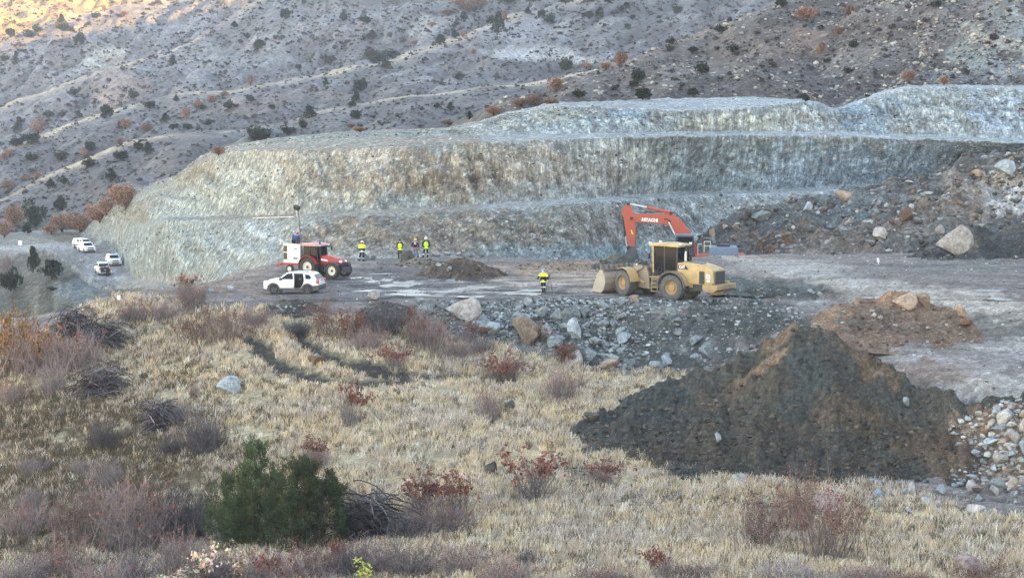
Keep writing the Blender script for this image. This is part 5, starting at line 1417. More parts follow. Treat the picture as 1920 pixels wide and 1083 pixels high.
ROCKV = [rock_mesh(2000 + i, 11 + i % 7, 0.05 + 0.02 * (i % 3)) for i in range(14)]
ROCKV[0] = rock_mesh(2077, 9, 0.06)
_rmesh = {}
def rock_me(i, kind):
    i %= len(ROCKV)
    if (i, kind) not in _rmesh:
        V, Fc = ROCKV[i]
        me = mesh_np('rock', V, Fc, np.full(len(Fc), 3), MR[kind], None, False)
        _rmesh[(i, kind)] = me
    return _rmesh[(i, kind)]

def rock_at(loc, w, dpt, h, kind, label, group=None, var=None, rz=None, sink=0.18, name='rock', cat='rock', tilt=0.15):
    o = link(name, rock_me(random.randrange(14) if var is None else var, kind))
    o.scale = (w, dpt, h / (1 - sink))
    o.location = (loc[0], loc[1], loc[2] - h * sink)
    o.rotation_euler = (random.uniform(-tilt, tilt), random.uniform(-tilt, tilt), random.uniform(-0.5, 0.5) if rz is None else rz)
    return tag(o, label, cat, group)

def rock_px(px, py, wpx, hpx, kind, label, group=None, **kw):
    p = hit(px, py)
    if p is None: return
    s = p[0].y / F
    w = wpx * s
    return rock_at(p[0], w, w * kw.pop('dr', 0.8), hpx * s * 1.0, kind, label, group, **kw)

BIG = [
 (866,598,64,42,'pale','broad cream white boulder at the top of the rock bank, largest there',0),
 (990,640,52,50,'tan','triangular tan boulder at the foot of the rock bank',3),
 (1080,634,26,38,'blue','tall split blue grey boulder in the middle of the rock bank',5),
 (1040,600,30,24,'teal','rounded grey boulder on the rock bank between the tan and split ones',2),
 (904,624,44,22,'teal','flat grey slab low on the rock bank right of the cream boulder',4),
 (989,574,16,18,'blue','small white blue rock upright at the top of the rock bank',6),
 (970,610,26,20,'teal','grey boulder left above the triangular tan one',7),
 (1073,602,34,28,'teal','teal boulder on the bank just above the tall split one',8),
 (1030,636,34,26,'teal','teal boulder right of the triangular tan boulder',9),
 (1078,686,34,30,'pale','lone pale boulder on the grass edge under the rock bank',1),
 (1108,676,30,24,'teal','dull grey boulder just right of the lone pale one',10),
 (1140,690,40,20,'tan','half buried tan rocks right of the lone pale boulder',11),
 (1232,694,26,18,'blue','white blue rock at the foot of the bank near the dark tip',12),
 (1248,684,24,18,'blue','second white blue rock higher at the foot of the bank near the dark tip',3),
 (1322,668,26,26,'teal','grey boulder at the bank foot behind the dark tip',5),
 (1306,680,22,18,'teal','small grey rock left of the boulder behind the dark tip',7),
 (1176,590,10,8,'blue','pale stone under the loader front tyre',2),
 (1186,566,24,14,'tan','buff stone lying in front of the loader tyre',13),
 (702,562,24,18,'pale','white stone at the yard edge beside the low soil heap',6),
 (788,570,20,12,'blue','flat white stone at the yard edge left of the big boulder',4),
 (800,590,24,20,'teal','broken grey rock left below the big boulder',8),
 (836,584,16,18,'teal','grey rock touching the left side of the big boulder',9),
 (428,738,46,34,'blue','large blue white rock in the grass above the large round grey bush',5),
 (368,744,26,22,'tan','buff mossy rock left of the large blue white rock',9),
 (919,888,24,24,'dark','upright dark stone alone in the grass left of the dark tip',1),
 (957,768,26,18,'dark','dark low stone beside a pink bush in mid field',8),
 (1110,790,30,18,'dark','dark stone half hidden at the left corner of the dark tip',4),
 (595,684,30,20,'rust','brown stump like rock between the two wheel ruts',12),
 (592,668,16,8,'pale','small white stone behind the brown rock between the ruts',2),
 (268,566,13,14,'pale','white cone shaped stone on the crest right of the white post',6),
 (394,550,12,9,'blue','pale squared stone on the yard edge, left of two',4),
 (430,546,13,10,'blue','pale squared stone on the yard edge, right of two',4),
 (1544,960,62,44,'pink','pale boulder flecked with red behind the fan shaped shrub',0),
 (1386,908,30,22,'pale','white stone at the foot of the dark tip left of the red shrubs',6),
 (1346,826,14,16,'blue','white stone halfway up the dark tip',3),
 (1700,762,18,18,'blue','grey white stone high on the right flank of the dark tip',9),
 (1642,936,32,20,'blue','pale blue block at the foot of the tip right of the red shrubs',2),
 (1640,914,32,16,'teal','grey block stacked on the pale blue one at the tip foot',4),
 (1646,956,24,14,'teal','grey stone in front of the pale blue block at the tip foot',7),
 (1710,932,14,30,'pale','pale pointed slab standing on edge at the tip foot',5),
 (1696,930,12,16,'blue','small blue stone left of the pointed slab',8),
 (1738,944,24,14,'blue','flat pale stone right of the pointed slab',10),
 (1764,926,18,20,'blue','white wedge stone left of the right hand rock pile',6),
 (1760,950,16,18,'pale','small block under the white wedge stone',1),
 (1820,1083,62,44,'pink','pinkish boulder at the lower edge behind dull red twigs',3),
 (1816,1030,24,16,'pale','small pale stone in the grass above the pinkish boulder',2),
 (1792,474,66,50,'pale','great white boulder half buried beside the damp dark heap',0),
 (1762,440,18,18,'pale','cream boulder left above the great white boulder',6),
 (1700,412,26,24,'rust','round brown boulder on the terrace slope',1),
 (1672,422,14,12,'rust','small brown boulder left below the round brown one',9),
 (1684,402,8,7,'blue','little white stone beside the round brown boulder',3),
 (1652,450,30,24,'pale','cracked cream boulder low on the terrace slope',5),
 (1586,380,44,22,'tan','long tan slab on the crest of the terrace',4),
 (1512,396,18,18,'blue','bright white block under the terrace crest',2),
 (1548,384,26,20,'teal','grey split block left of the long tan slab',8),
 (1426,412,38,18,'blue','white blue boulder at the left end of the terrace crest',11),
 (1404,410,14,18,'dark','dark rock left of the white blue boulder on the terrace crest',12),
 (1380,432,14,12,'tan','buff rock on the terrace behind the digger',7),
 (1360,428,12,8,'tan','low buff rock left of the other behind the digger',10),
 (1336,446,14,18,'tan','tan rock stack behind the digger deck',13),
 (1882,324,40,24,'blue','white grey boulder on the upper terrace at the right edge',5),
 (1836,330,26,12,'tan','tan boulder left of the white grey one on the upper terrace',3),
 (1868,393,14,8,'pale','small white stone on the upper terrace slope',6),
 (1694,576,46,28,'tan','large pale buff boulder on the crest of the brown mound',0),
 (1726,572,32,24,'tan','second buff boulder on the brown mound, right of the large one',7),
 (1800,592,28,22,'tan','buff boulder at the right shoulder of the brown mound',9),
 (1810,612,26,16,'rust','brown clod like rock under the right shoulder boulder',12),
 (1638,594,12,9,'pale','small white stone on the face of the brown mound',2),
 (1650,598,10,8,'pale','smaller white stone next to the other on the brown mound face',6),
 (816,480,16,11,'pale','white stone at the feet of the man in the white helmet',6),
 (838,478,14,6,'pale','flat white stone right of the one by the white helmet man',4),
 (860,478,12,6,'pale','flat pale stone at the face foot, middle of the row',2),
 (882,482,22,9,'teal','grey white stone at the face foot right of the row',8),
 (904,480,12,6,'teal','small grey stone at the right end of the row at the face foot',3),
 (686,487,15,14,'teal','grey rounded rock at the leg of the leftmost man in yellow',9),
 (700,487,12,9,'teal','low dull rock right of the leftmost man in yellow',11),
 (764,488,26,18,'dark','dark boulder on the grey heap in front of the three men',8),
 (822,500,12,7,'blue','white stone on the low heap in the yard',6),
 (842,506,12,8,'blue','second white stone on the low heap in the yard',2),
 (200,505,6,4,'pale','white fragment lying on the road',6),
 (152,492,10,6,'pale','white stones at the outer edge of the road',4),
 (150,500,8,6,'pale','small white stone below the others at the outer road edge',2),
 (1538,556,12,9,'blue','white stone on the bank right of the loader',3),
 (1518,548,10,7,'blue','smaller white stone on the bank right of the loader',6),
 (1420,560,12,7,'blue','pale stone near the rear bumper of the loader',2),
]
for px, py, w, h, k, lab, var in BIG:
    rock_px(px, py, w, h, k, lab, var=var, name='boulder' if w >= 24 else 'rock', cat='boulder' if w >= 24 else 'rock')

def rock_field(n, poly, kinds, smin, smax, label, group, seed, power=2.0, bias=None, zmul=0.75):
    r = np.random.default_rng(seed)
    xs = [p[0] for p in poly]; ys = [p[1] for p in poly]
    c = 0; tries = 0
    while c < n and tries < n * 40:
        tries += 1
        px, py = r.uniform(min(xs), max(xs)), r.uniform(min(ys), max(ys))
        ins = False
        for i in range(len(poly)):
            x1, y1 = poly[i]; x2, y2 = poly[(i + 1) % len(poly)]
            if (y1 > py) != (y2 > py) and px < (x2 - x1) * (py - y1) / (y2 - y1) + x1: ins = not ins
        if not ins: continue
        if bias and r.uniform() > bias(px, py): continue
        p = hit(px, py)
        s = p[0].y / F
        w = (smin + (smax - smin) * r.uniform() ** power) * s
        k = kinds[int(r.integers(0, len(kinds)))]
        rock_at(p[0], w, w * r.uniform(0.6, 1.0), w * r.uniform(0.5, 0.95) * zmul, k, label, group, var=int(r.integers(0, 14)), rz=r.uniform(0, 6.28), sink=0.22, tilt=0.5)
        c += 1

BANK = [(820,574),(900,572),(1020,566),(1150,566),(1220,576),(1300,600),(1370,650),(1300,690),(1230,702),(1150,690),(1060,662),(990,640),(940,636),(880,628),(840,606)]
rock_field(96, BANK, ['teal', 'teal', 'teal', 'blue'], 7, 36, 'blue grey rock tumbled on the bank below the yard and the loader', 'rocks on the bank below the loader', 41, 2.2, lambda x, y: 1.0 if x < 1180 else 0.3)
RPILE = [(1780,800),(1830,770),(1870,750),(1960,752),(1960,975),(1880,975),(1800,960),(1780,930),(1775,900),(1840,860),(1780,830)]
rock_field(76, RPILE, ['blue', 'pale', 'tan', 'teal', 'pale'], 9, 40, 'pale angular rock in the tumbled pile at the right edge', 'rocks in the pile at the right edge', 42, 1.7)
rock_field(12, [(1620,905),(1790,925),(1790,965),(1620,960)], ['blue', 'pale', 'dark'], 6, 18, 'small stone along the lower foot of the dark tip', 'stones along the foot of the dark tip', 43)
rock_field(34, [(1380,400),(1450,390),(1560,372),(1660,362),(1680,420),(1660,470),(1560,430),(1460,420),(1390,424)], ['teal', 'teal', 'blue', 'tan'], 4, 13, 'grey rubble block on the terrace under its crest', 'rubble blocks on the terrace', 44)
rock_field(14, [(1810,310),(1920,292),(1920,345),(1830,345)], ['tan', 'tan', 'blue'], 5, 16, 'buff rock on the upper terrace by the right edge', 'rocks on the upper terrace', 45)
rock_field(14, [(500,570),(590,570),(640,580),(640,600),(520,604)], ['teal', 'blue', 'dark'], 4, 12, 'broken rock on the edge below the white car', 'broken rocks below the white car', 46)

# ---- loose rubble, uncountable
def rubble(name, label, GVV, wgt, n, smin, smax, cols, seed, power=3.0):
    r = np.random.default_rng(seed)
    P0, _, _ = cells_sample(GVV, wgt, n, r)
    bm = bmesh.new(); bmesh.ops.create_icosphere(bm, subdivisions=1, radius=0.5)
    bv = np.array([v.co[:] for v in bm.verts]); bf = np.array([[v.index for v in f.verts] for f in bm.faces]); bm.free()
    size = smin + (smax - smin) * r.uniform(0, 1, n) ** power
    sc = size[:, None] * np.stack([r.uniform(0.7, 1.3, n), r.uniform(0.7, 1.3, n), r.uniform(0.4, 0.8, n)], -1)
    jit = 1 + r.normal(0, 0.26, (n, len(bv), 1))
    az = r.uniform(0, 6.28, n); ca, sa = np.cos(az), np.sin(az)
    Q = bv[None] * jit * sc[:, None]
    X = Q[..., 0] * ca[:, None] - Q[..., 1] * sa[:, None]; Y = Q[..., 0] * sa[:, None] + Q[..., 1] * ca[:, None]
    V = np.stack([X, Y, Q[..., 2]], -1) + P0[:, None] + np.array([0, 0, 0.12])[None, None] * size[:, None, None]
    Fc = (bf[None] + (np.arange(n) * len(bv))[:, None, None]).reshape(-1, 3)
    cols = np.array(cols)
    c = cols[r.integers(0, len(cols), n)] * (1 + r.normal(0, 0.2, (n, 1)))
    o = link(name, me_tris(name, V.reshape(-1, 3), Fc, np.repeat(np.clip(c, .01, .85), len(bv), 0)))
    return tag(o, label, 'rubble', None, 'stuff')

_toe = poly_mask(pxg, pyg, [(1050,800),(1085,880),(1150,915),(1300,930),(1500,930),(1640,930),(1640,965),(1300,958),(1130,945),(1060,905),(1030,830)], 10, 93, 16)
rubble('rubble', 'clods rolled out from the foot of the dark tip', gv, _toe, 700, 0.06, 0.34, [lin(80,78,74), lin(92,82,72), lin(70,72,72), lin(104,94,84)], 55, 2.4)
hv = HEAPS[0][1]
hx, hy = PROJ(hv)
low = sstep(700, 860, hy)
rubble('rubble', 'clods and stones covering the dark tip', hv, (0.25 + low) * (hx > 1040) * (hx < 1990) * (hx < 1800), 9000, 0.03, 0.30, [lin(80,78,74), lin(92,82,72), lin(70,72,72), lin(104,94,84), lin(62,60,58)], 51, 4.2)
rubble('rubble', 'pale broken stones on the right hand slope', hv, poly_mask(hx, hy, [(1790,790),(1840,768),(1880,752),(2200,750),(2200,1000),(1880,990),(1800,965),(1775,935),(1790,890),(1850,860),(1800,830)], 14, 98, 24) * (hx < 2180) * (hy > 750), 3600, 0.06, 0.42, [lin(170,166,160), lin(140,128,116), lin(150,156,160), lin(190,188,184)], 52, 2.8)
bankm = poly_mask(pxg, pyg, [(780,572),(900,568),(1020,562),(1150,562),(1240,560),(1400,560),(1500,580),(1520,620),(1420,660),(1300,700),(1230,706),(1150,694),(1060,668),(990,646),(940,640),(860,632)], 6, 91, 6)
rubble('rubble', 'grey green broken stone on the bank below the yard', gv, bankm * (0.16 + 0.84 * sstep(1240, 1080, pxg)), 9000, 0.05, 0.38, [lin(110,118,120), lin(86,94,94), lin(140,148,150), lin(70,76,74), lin(168,174,176)], 53, 3.6)
yard = (1 - fm) * (gv[..., 1] > 90) * (gv[..., 1] < 165) * (pxg > -20) * (pxg < 1960)
rubble('rubble', 'small stones strewn over the yard and haul roads', gv, yard * (0.25 + bankm), 5200, 0.03, 0.22, [lin(150,148,144), lin(110,104,98), lin(180,180,178), lin(90,86,82)], 54, 2.4)
qv, qu, qs, qf, qx, qy = QUARRY
qvis = (qx > 140) & (qx < 1960) & (qy > 150) & (qy < 530)
def frag(label, GVV, wgt, n, smin, smax, cols, seed, power): rubble('rubble', label, GVV, wgt, n, smin, smax, cols, seed, power)
frag('broken rock fragments on the cut faces, left part', qv, qf * qvis * (qx < 900) * (0.35 + (fbm(qv[..., 0] / 6, qv[..., 2] / 3, qv[..., 1] / 6, 3, 95) > 0.05)), 3600, 0.08, 0.36, [lin(150,150,142), lin(120,116,106), lin(176,178,170), lin(96,92,84), lin(140,148,146)], 81, 3.0)
frag('broken rock fragments on the cut faces, right part', qv, qf * qvis * (qx >= 900) * (0.35 + (fbm(qv[..., 0] / 6, qv[..., 2] / 3, qv[..., 1] / 6, 3, 95) > 0.05)), 5200, 0.08, 0.42, [lin(140,150,154), lin(104,108,108), lin(178,182,180), lin(84,84,82), lin(134,146,152), lin(150,142,128)], 82, 3.0)
qb = (((qs > 4.0) & (qs < 5.0)) | ((qs > 5.9) & (qs < 7.1)) | ((qs > 7.9) & (qs < 9.2)))
frag('loose stones along the benches', qv, qb * qvis * (qx > 280) * 1.0, 1600, 0.08, 0.32, [lin(170,172,166), lin(140,142,136), lin(186,186,178), lin(120,116,106)], 83, 2.6)
hx2, hy2 = PROJ(HILLR_V)
frag('pale stones littering the right hillside', HILLR_V, ((hx2 > 900) & (hx2 < 1960) & (hy2 > -20) & (hy2 < 215)) * (0.3 + (fbm(hx2 / 50, hy2 / 30, None, 3, 96) > 0)) * (1 + 2.0 * sstep(1500, 1700, hx2)), 6500, 0.15, 0.85, [lin(166,160,150), lin(150,146,142), lin(182,176,164), lin(130,126,124)], 84, 2.6)
tx_, ty_ = PROJ(TERRACE)
frag('broken stone over the spoil terrace', TERRACE, ((tx_ > 1300) & (tx_ < 1960)) * (0.25 + (fbm(tx_ / 60, ty_ / 25, None, 3, 97) > 0.02)), 6500, 0.08, 0.8, [lin(130,132,132), lin(100,98,96), lin(164,166,164), lin(84,80,76), lin(120,106,94)], 85, 3.2)
for o, VV in HEAPS[1:]:
    rubble('rubble', 'clods on the ' + o['label'].split(' in ')[0].split(' at ')[0].split(' beside ')[0][:50], VV, np.ones(VV.shape[:2]) * (np.arange(VV.shape[0])[:, None] > 2), 700 if 'mound' in o.name or 'damp' in o.name else 260, 0.05, 0.32, [lin(100,92,84), lin(80,76,72), lin(124,112,100), lin(150,148,142)], 60 + len(VV), 2.8)
# ================================================================== MACHINES AND CARS
class MB:
    """collects shapes in local space and builds ONE mesh object"""
    def __init__(self, M=None):
        self.V, self.F, self.n = [], [], 0
        self.M = M or Matrix.Identity(4)
    def raw(self, V, Fs):
        M = np.array(self.M)
        V = np.asarray(V, float) @ M[:3, :3].T + M[:3, 3]
        self.V.append(V)
        self.F += [tuple(i + self.n for i in f) for f in Fs]
        self.n += len(V)
        return self
    def bm(self, bm):
        bm.verts.index_update()
        self.raw([v.co[:] for v in bm.verts], [[v.index for v in f.verts] for f in bm.faces])
        bm.free()
        return self
    def box(self, x0, x1, y0, y1, z0, z1, bev=0.02, rot=None, taper=None):
        bm = bmesh.new()
        bmesh.ops.create_cube(bm, size=1.0)
        for v in bm.verts:
            t = (v.co.z + 0.5)
            kx = ky = 1.0
            if taper: kx, ky = 1 + (taper[0] - 1) * t, 1 + (taper[1] - 1) * t
            v.co = Vector(((x0 + x1) / 2 + v.co.x * (x1 - x0) * kx, (y0 + y1) / 2 + v.co.y * (y1 - y0) * ky, (z0 + z1) / 2 + v.co.z * (z1 - z0)))
        if bev: bmesh.ops.bevel(bm, geom=bm.edges[:], offset=bev, segments=2, profile=0.6, affect='EDGES')
        if rot:
            c = Vector(((x0 + x1) / 2, (y0 + y1) / 2, (z0 + z1) / 2))
            Rm = Euler(rot).to_matrix()
            for v in bm.verts: v.co = c + Rm @ (v.co - c)
        return self.bm(bm)
    def prism(self, prof, y0, y1, bev=0.02, inset=None):
        """(x, z) outline carried from y0 to y1; inset narrows the upper rows toward the middle: (z_from, amount)"""
        bm = bmesh.new()
        a = [bm.verts.new((x, y0, z)) for x, z in prof]
        b = [bm.verts.new((x, y1, z)) for x, z in prof]
        n = len(prof)
        bm.faces.new(a); bm.faces.new(b[::-1])
        for i in range(n): bm.faces.new((a[i], b[i], b[(i + 1) % n], a[(i + 1) % n]))
        bmesh.ops.recalc_face_normals(bm, faces=bm.faces[:])
        if inset:
            zf, am = inset; zt = max(z for _, z in prof)
            for v in bm.verts:
                if v.co.z > zf:
                    k = (v.co.z - zf) / (zt - zf) * am
                    v.co.y += -k if v.co.y > 0 else k
        if bev:
            bmesh.ops.bevel(bm, geom=[e for e in bm.edges if e.calc_face_angle(0) > 0.35], offset=bev, segments=2, profile=0.6, affect='EDGES')
        bmesh.ops.triangulate(bm, faces=[f for f in bm.faces if len(f.verts) > 4])
        return self.bm(bm)
    def cyl(self, p0, p1, r0, r1=None, n=14):
        p0, p1 = Vector(p0), Vector(p1); r1 = r0 if r1 is None else r1
        q = (p1 - p0).to_track_quat('Z', 'Y')
        V = []
        for p, r in ((p0, r0), (p1, r1)):
            for k in range(n):
                a = 2 * math.pi * k / n
                V.append(tuple(p + q @ Vector((r * math.cos(a), r * math.sin(a), 0))))
        Fs = [(k, (k + 1) % n, n + (k + 1) % n, n + k) for k in range(n)] + [tuple(range(n))[::-1], tuple(range(n, 2 * n))]
        return self.raw(V, Fs)
    def tube(self, pts, r, n=6):
        for a, b in zip(pts[:-1], pts[1:]): self.cyl(a, b, r, r, n)
        return self
    def lathe_y(self, prof, c, n=32):
        """(radius, y) outline turned round the y axis through c"""
        V = []; m = len(prof)
        for k in range(n):
            a = 2 * math.pi * k / n
            for r, y in prof: V.append((c[0] + r * math.cos(a), c[1] + y, c[2] + r * math.sin(a)))
        Fs = []
        for k in range(n):
            for j in range(m - 1):
                Fs.append((k * m + j, ((k + 1) % n) * m + j, ((k + 1) % n) * m + j + 1, k * m + j + 1))
        return self.raw(V, Fs)
    def arc_plate(self, c, r, a0, a1, y0, y1, th=0.05, n=14):
        """curved mudguard in the xz plane round c"""
        pr = []
        for k in range(n + 1):
            a = R(a0 + (a1 - a0) * k / n); pr.append((c[0] + (r + th) * math.cos(a), c[1] + (r + th) * math.sin(a)))
        for k in range(n, -1, -1):
            a = R(a0 + (a1 - a0) * k / n); pr.append((c[0] + r * math.cos(a), c[1] + r * math.sin(a)))
        V = []; m = len(pr)
        for y in (y0, y1): V += [(x, y, z) for x, z in pr]
        Fs = [(i, (i + 1) % m, m + (i + 1) % m, m + i) for i in range(m)]
        h = n + 1
        for o_ in (0, m):
            for k in range(n): Fs.append((o_ + k, o_ + k + 1, o_ + m - 2 - k, o_ + m - 1 - k))
        return self.raw(V, Fs)
    def ellipsoid(self, c, rx, ry, rz, zmin=-1.0, n=16, m=10):
        V = []; rows = []
        for i in range(m + 1):
            t = zmin + (1 - zmin) * i / m
            t = min(max(t, -1), 1); k = math.sqrt(max(0, 1 - t * t))
            for j in range(n):
                a = 2 * math.pi * j / n
                V.append((c[0] + rx * k * math.cos(a), c[1] + ry * k * math.sin(a), c[2] + rz * t))
        Fs = [(i * n + j, i * n + (j + 1) % n, (i + 1) * n + (j + 1) % n, (i + 1) * n + j) for i in range(m) for j in range(n)]
        Fs.append(tuple(range(n))[::-1])
        return self.raw(V, Fs)
    def build(self, name, mat, parent=None, smooth=False):
        V = np.concatenate(self.V)
        flat = [i for f in self.F for i in f]
        me = mesh_np(name, V, flat, [len(f) for f in self.F], mat, None, smooth)
        bm = bmesh.new(); bm.from_mesh(me); bmesh.ops.recalc_face_normals(bm, faces=bm.faces[:]); bm.to_mesh(me); bm.free()
        if smooth:
            try: me.set_sharp_from_angle(angle=R(38))
            except Exception: pass
        return link(name, me, parent)

def mat_glass(name, tint=(0.14, 0.18, 0.22), clear=0.45):
    m, nt, b = new_mat(name)
    b.inputs['Base Color'].default_value = (0.012, 0.018, 0.03, 1); b.inputs['Roughness'].default_value = 0.1; b.inputs['Specular IOR Level'].default_value = 0.3
    tr = _n(nt, 'ShaderNodeBsdfTransparent'); tr.inputs[0].default_value = (*tint, 1)
    mx = _n(nt, 'ShaderNodeMixShader'); mx.inputs[0].default_value = clear * 0.7
    out = [n for n in nt.nodes if n.type == 'OUTPUT_MATERIAL'][0]
    nt.links.new(b.outputs[0], mx.inputs[1]); nt.links.new(tr.outputs[0], mx.inputs[2]); nt.links.new(mx.outputs[0], out.inputs[0])
    return m

M_CATY = mat_paint('dusty_yellow_paint', lin(180,152,106), 0.65, dirt=0.85, dirt_col=lin(136,122,104), scale=0.9, zdirt=(0.5, 2.0, 0.5))
M_CATY2 = mat_paint('cream_yellow_paint', lin(196,170,120), 0.6, dirt=0.75, dirt_col=lin(140,126,106), scale=1.6)
M_MUDST = mat_paint('mud_caked_steel', lin(136,124,112), 0.75, dirt=0.6, dirt_col=lin(168,154,138), scale=1.3)
M_RUBBER = mat_paint('dusty_rubber', lin(84,84,86), 0.85, dirt=0.6, dirt_col=lin(124,118,112), scale=3)
M_RUBBER2 = mat_paint('tyre_rubber', lin(52,52,54), 0.85, dirt=0.5, dirt_col=lin(104,98,92), scale=4)
M_BLACK = mat_paint('black_panel', lin(44,46,50), 0.5, dirt=0.3, dirt_col=lin(96,92,88), scale=2)
M_DGREY = mat_paint('dark_grey_plastic', lin(78,80,84), 0.6, dirt=0.4, dirt_col=lin(112,104,96), scale=2)
M_GRILLE = mat_paint('grey_grille', lin(96,98,104), 0.6, dirt=0.3, dirt_col=lin(120,116,108), scale=6)
M_RIMY = mat_paint('dusty_rim', lin(172,146,106), 0.65, dirt=0.6, dirt_col=lin(150,132,110), scale=3)
M_GLASS = mat_glass('cab_glass')
M_GLASSD = mat_glass('dark_car_glass', (0.06, 0.07, 0.08), 0.25)
M_WHITE = mat_paint('white_car_paint', lin(236,238,238), 0.3, dirt=0.18, dirt_col=lin(170,160,148), scale=1.2, spec=0.5, zdirt=(0.2, 0.9, 0.4))
M_WHITE2 = mat_paint('white_enamel', lin(232,234,236), 0.45, dirt=0.2, dirt_col=lin(170,164,156), scale=1.5)
M_ORANGE = mat_paint('orange_red_paint', lin(178,84,66), 0.55, dirt=0.45, dirt_col=lin(150,96,76), scale=0.9)
M_RED = mat_paint('red_tractor_paint', lin(158,36,46), 0.4, dirt=0.3, dirt_col=lin(150,110,100), scale=1.4)
M_PINK = mat_paint('faded_red_roof', lin(196,150,152), 0.6, dirt=0.3, dirt_col=lin(170,150,146), scale=1.4)
M_CHROME = mat_paint('bright_steel', lin(216,218,220), 0.3, metal=0.4, dirt=0.1, scale=3)
M_BLUEG = mat_paint('blue_grey_sheet', lin(112,126,146), 0.45, dirt=0.3, dirt_col=lin(150,160,170), scale=1.4)
M_NAVY = mat_paint('navy_black_panel', lin(44,52,66), 0.4, dirt=0.2, scale=2)
M_CREAM = mat_paint('cream_rim_paint', lin(226,222,208), 0.5, dirt=0.3, dirt_col=lin(150,140,128), scale=3)
M_TEXTW = mat_paint('white_lettering', lin(240,240,240), 0.5, dirt=0.0)
M_TEXTK = mat_paint('black_lettering', lin(40,40,44), 0.5, dirt=0.0)
M_LAMPR = mat_paint('red_lamp', lin(206,90,84), 0.3, dirt=0.0)
M_LAMPW = mat_paint('clear_lamp', lin(232,236,238), 0.15, dirt=0.0, spec=0.8)
M_YEL = mat_paint('yellow_mark', lin(232,196,80), 0.5, dirt=0.1)

def text_mesh(name, s, size, mat, parent, loc, rot, width=None, bold=0.0):
    cu = bpy.data.curves.new(name, 'FONT'); cu.body = s; cu.size = size; cu.extrude = 0.004; cu.offset = bold
    cu.align_x = 'CENTER'; cu.align_y = 'CENTER'
    t = bpy.data.objects.new(name + '_tmp', cu); COL.objects.link(t)
    bpy.context.view_layer.update()
    me = bpy.data.meshes.new_from_object(t.evaluated_get(bpy.context.evaluated_depsgraph_get()))
    bpy.data.objects.remove(t); bpy.data.curves.remove(cu)
    me.materials.clear(); me.materials.append(mat)
    me.name = name
    o = link(name, me, parent)
    if width:
        xs = [v.co.x for v in me.vertices]; k = width / (max(xs) - min(xs))
        o.scale = (k, 1, 1)
    o.location = loc; o.rotation_euler = rot
    return o

def big_tyre(M, c, rad, w, parent, rim_mat, tyre_mat, name='wheel', lugs=22, rimf=0.52, hub=None, out=1):
    """tyre with lugs, dished rim and hub; the tyre is the part, rim its sub-part"""
    h = w / 2
    t = MB(M)
    ri = rad * rimf
    t.lathe_y([(ri, -h * 0.8), (ri + 0.05, -h), (rad * 0.82, -h), (rad * 0.95, -h * 0.86), (rad * 0.975, -h * 0.4), (rad * 0.975, h * 0.4), (rad * 0.95, h * 0.86), (rad * 0.82, h), (ri + 0.05, h), (ri, h * 0.8), (ri, -h * 0.8)], c, 40)
    for k in range(lugs):
        for s in (-1, 1):
            a = 2 * math.pi * (k + (0.5 if s > 0 else 0)) / lugs
            bm = bmesh.new(); bmesh.ops.create_cube(bm, size=1.0)
            for v in bm.verts:
                x, y, z = v.co.x * rad * 0.13, v.co.y * h * 0.95 + s * h * 0.5, v.co.z * rad * 0.07 + rad * 0.975
                aa = a + (y * s / h) * 0.16
                v.co = Vector((c[0] + x * -math.sin(aa) + z * math.cos(aa), c[1] + y, c[2] + x * math.cos(aa) + z * math.sin(aa)))
            t.bm(bm)
    o = t.build(name, tyre_mat, parent, True)
    r = MB(M)
    for s in (-1, 1):
        r.lathe_y([(ri, s * h * 0.8), (ri * 0.93, s * h * 0.72), (ri * 0.86, s * h * 0.3), (ri * 0.5, s * h * 0.25), (ri * 0.45, s * h * 0.55), (0.001, s * h * 0.6)], c, 28)
    for k in range(10):
        a = 2 * math.pi * k / 10
        for s in (-1, 1):
            p = (c[0] + ri * 0.68 * math.cos(a), c[1] + s * h * 0.3, c[2] + ri * 0.68 * math.sin(a))
            r.cyl(p, (p[0], c[1] + s * h * 0.38, p[2]), ri * 0.06, None, 6)
    r.build('rim', rim_mat, o, True)
    if hub:
        hb = MB(M)
        for s in (-1, 1): hb.cyl((c[0], c[1] + s * h * 0.3, c[2]), (c[0], c[1] + s * h * 0.68, c[2]), ri * 0.36, ri * 0.3, 16)
        hb.build('hub', hub, o, True)
    return o

def heading(a):      # unit forward and left vectors for a turn a about z
    return Vector((math.cos(a), math.sin(a), 0)), Vector((-math.sin(a), math.cos(a), 0))

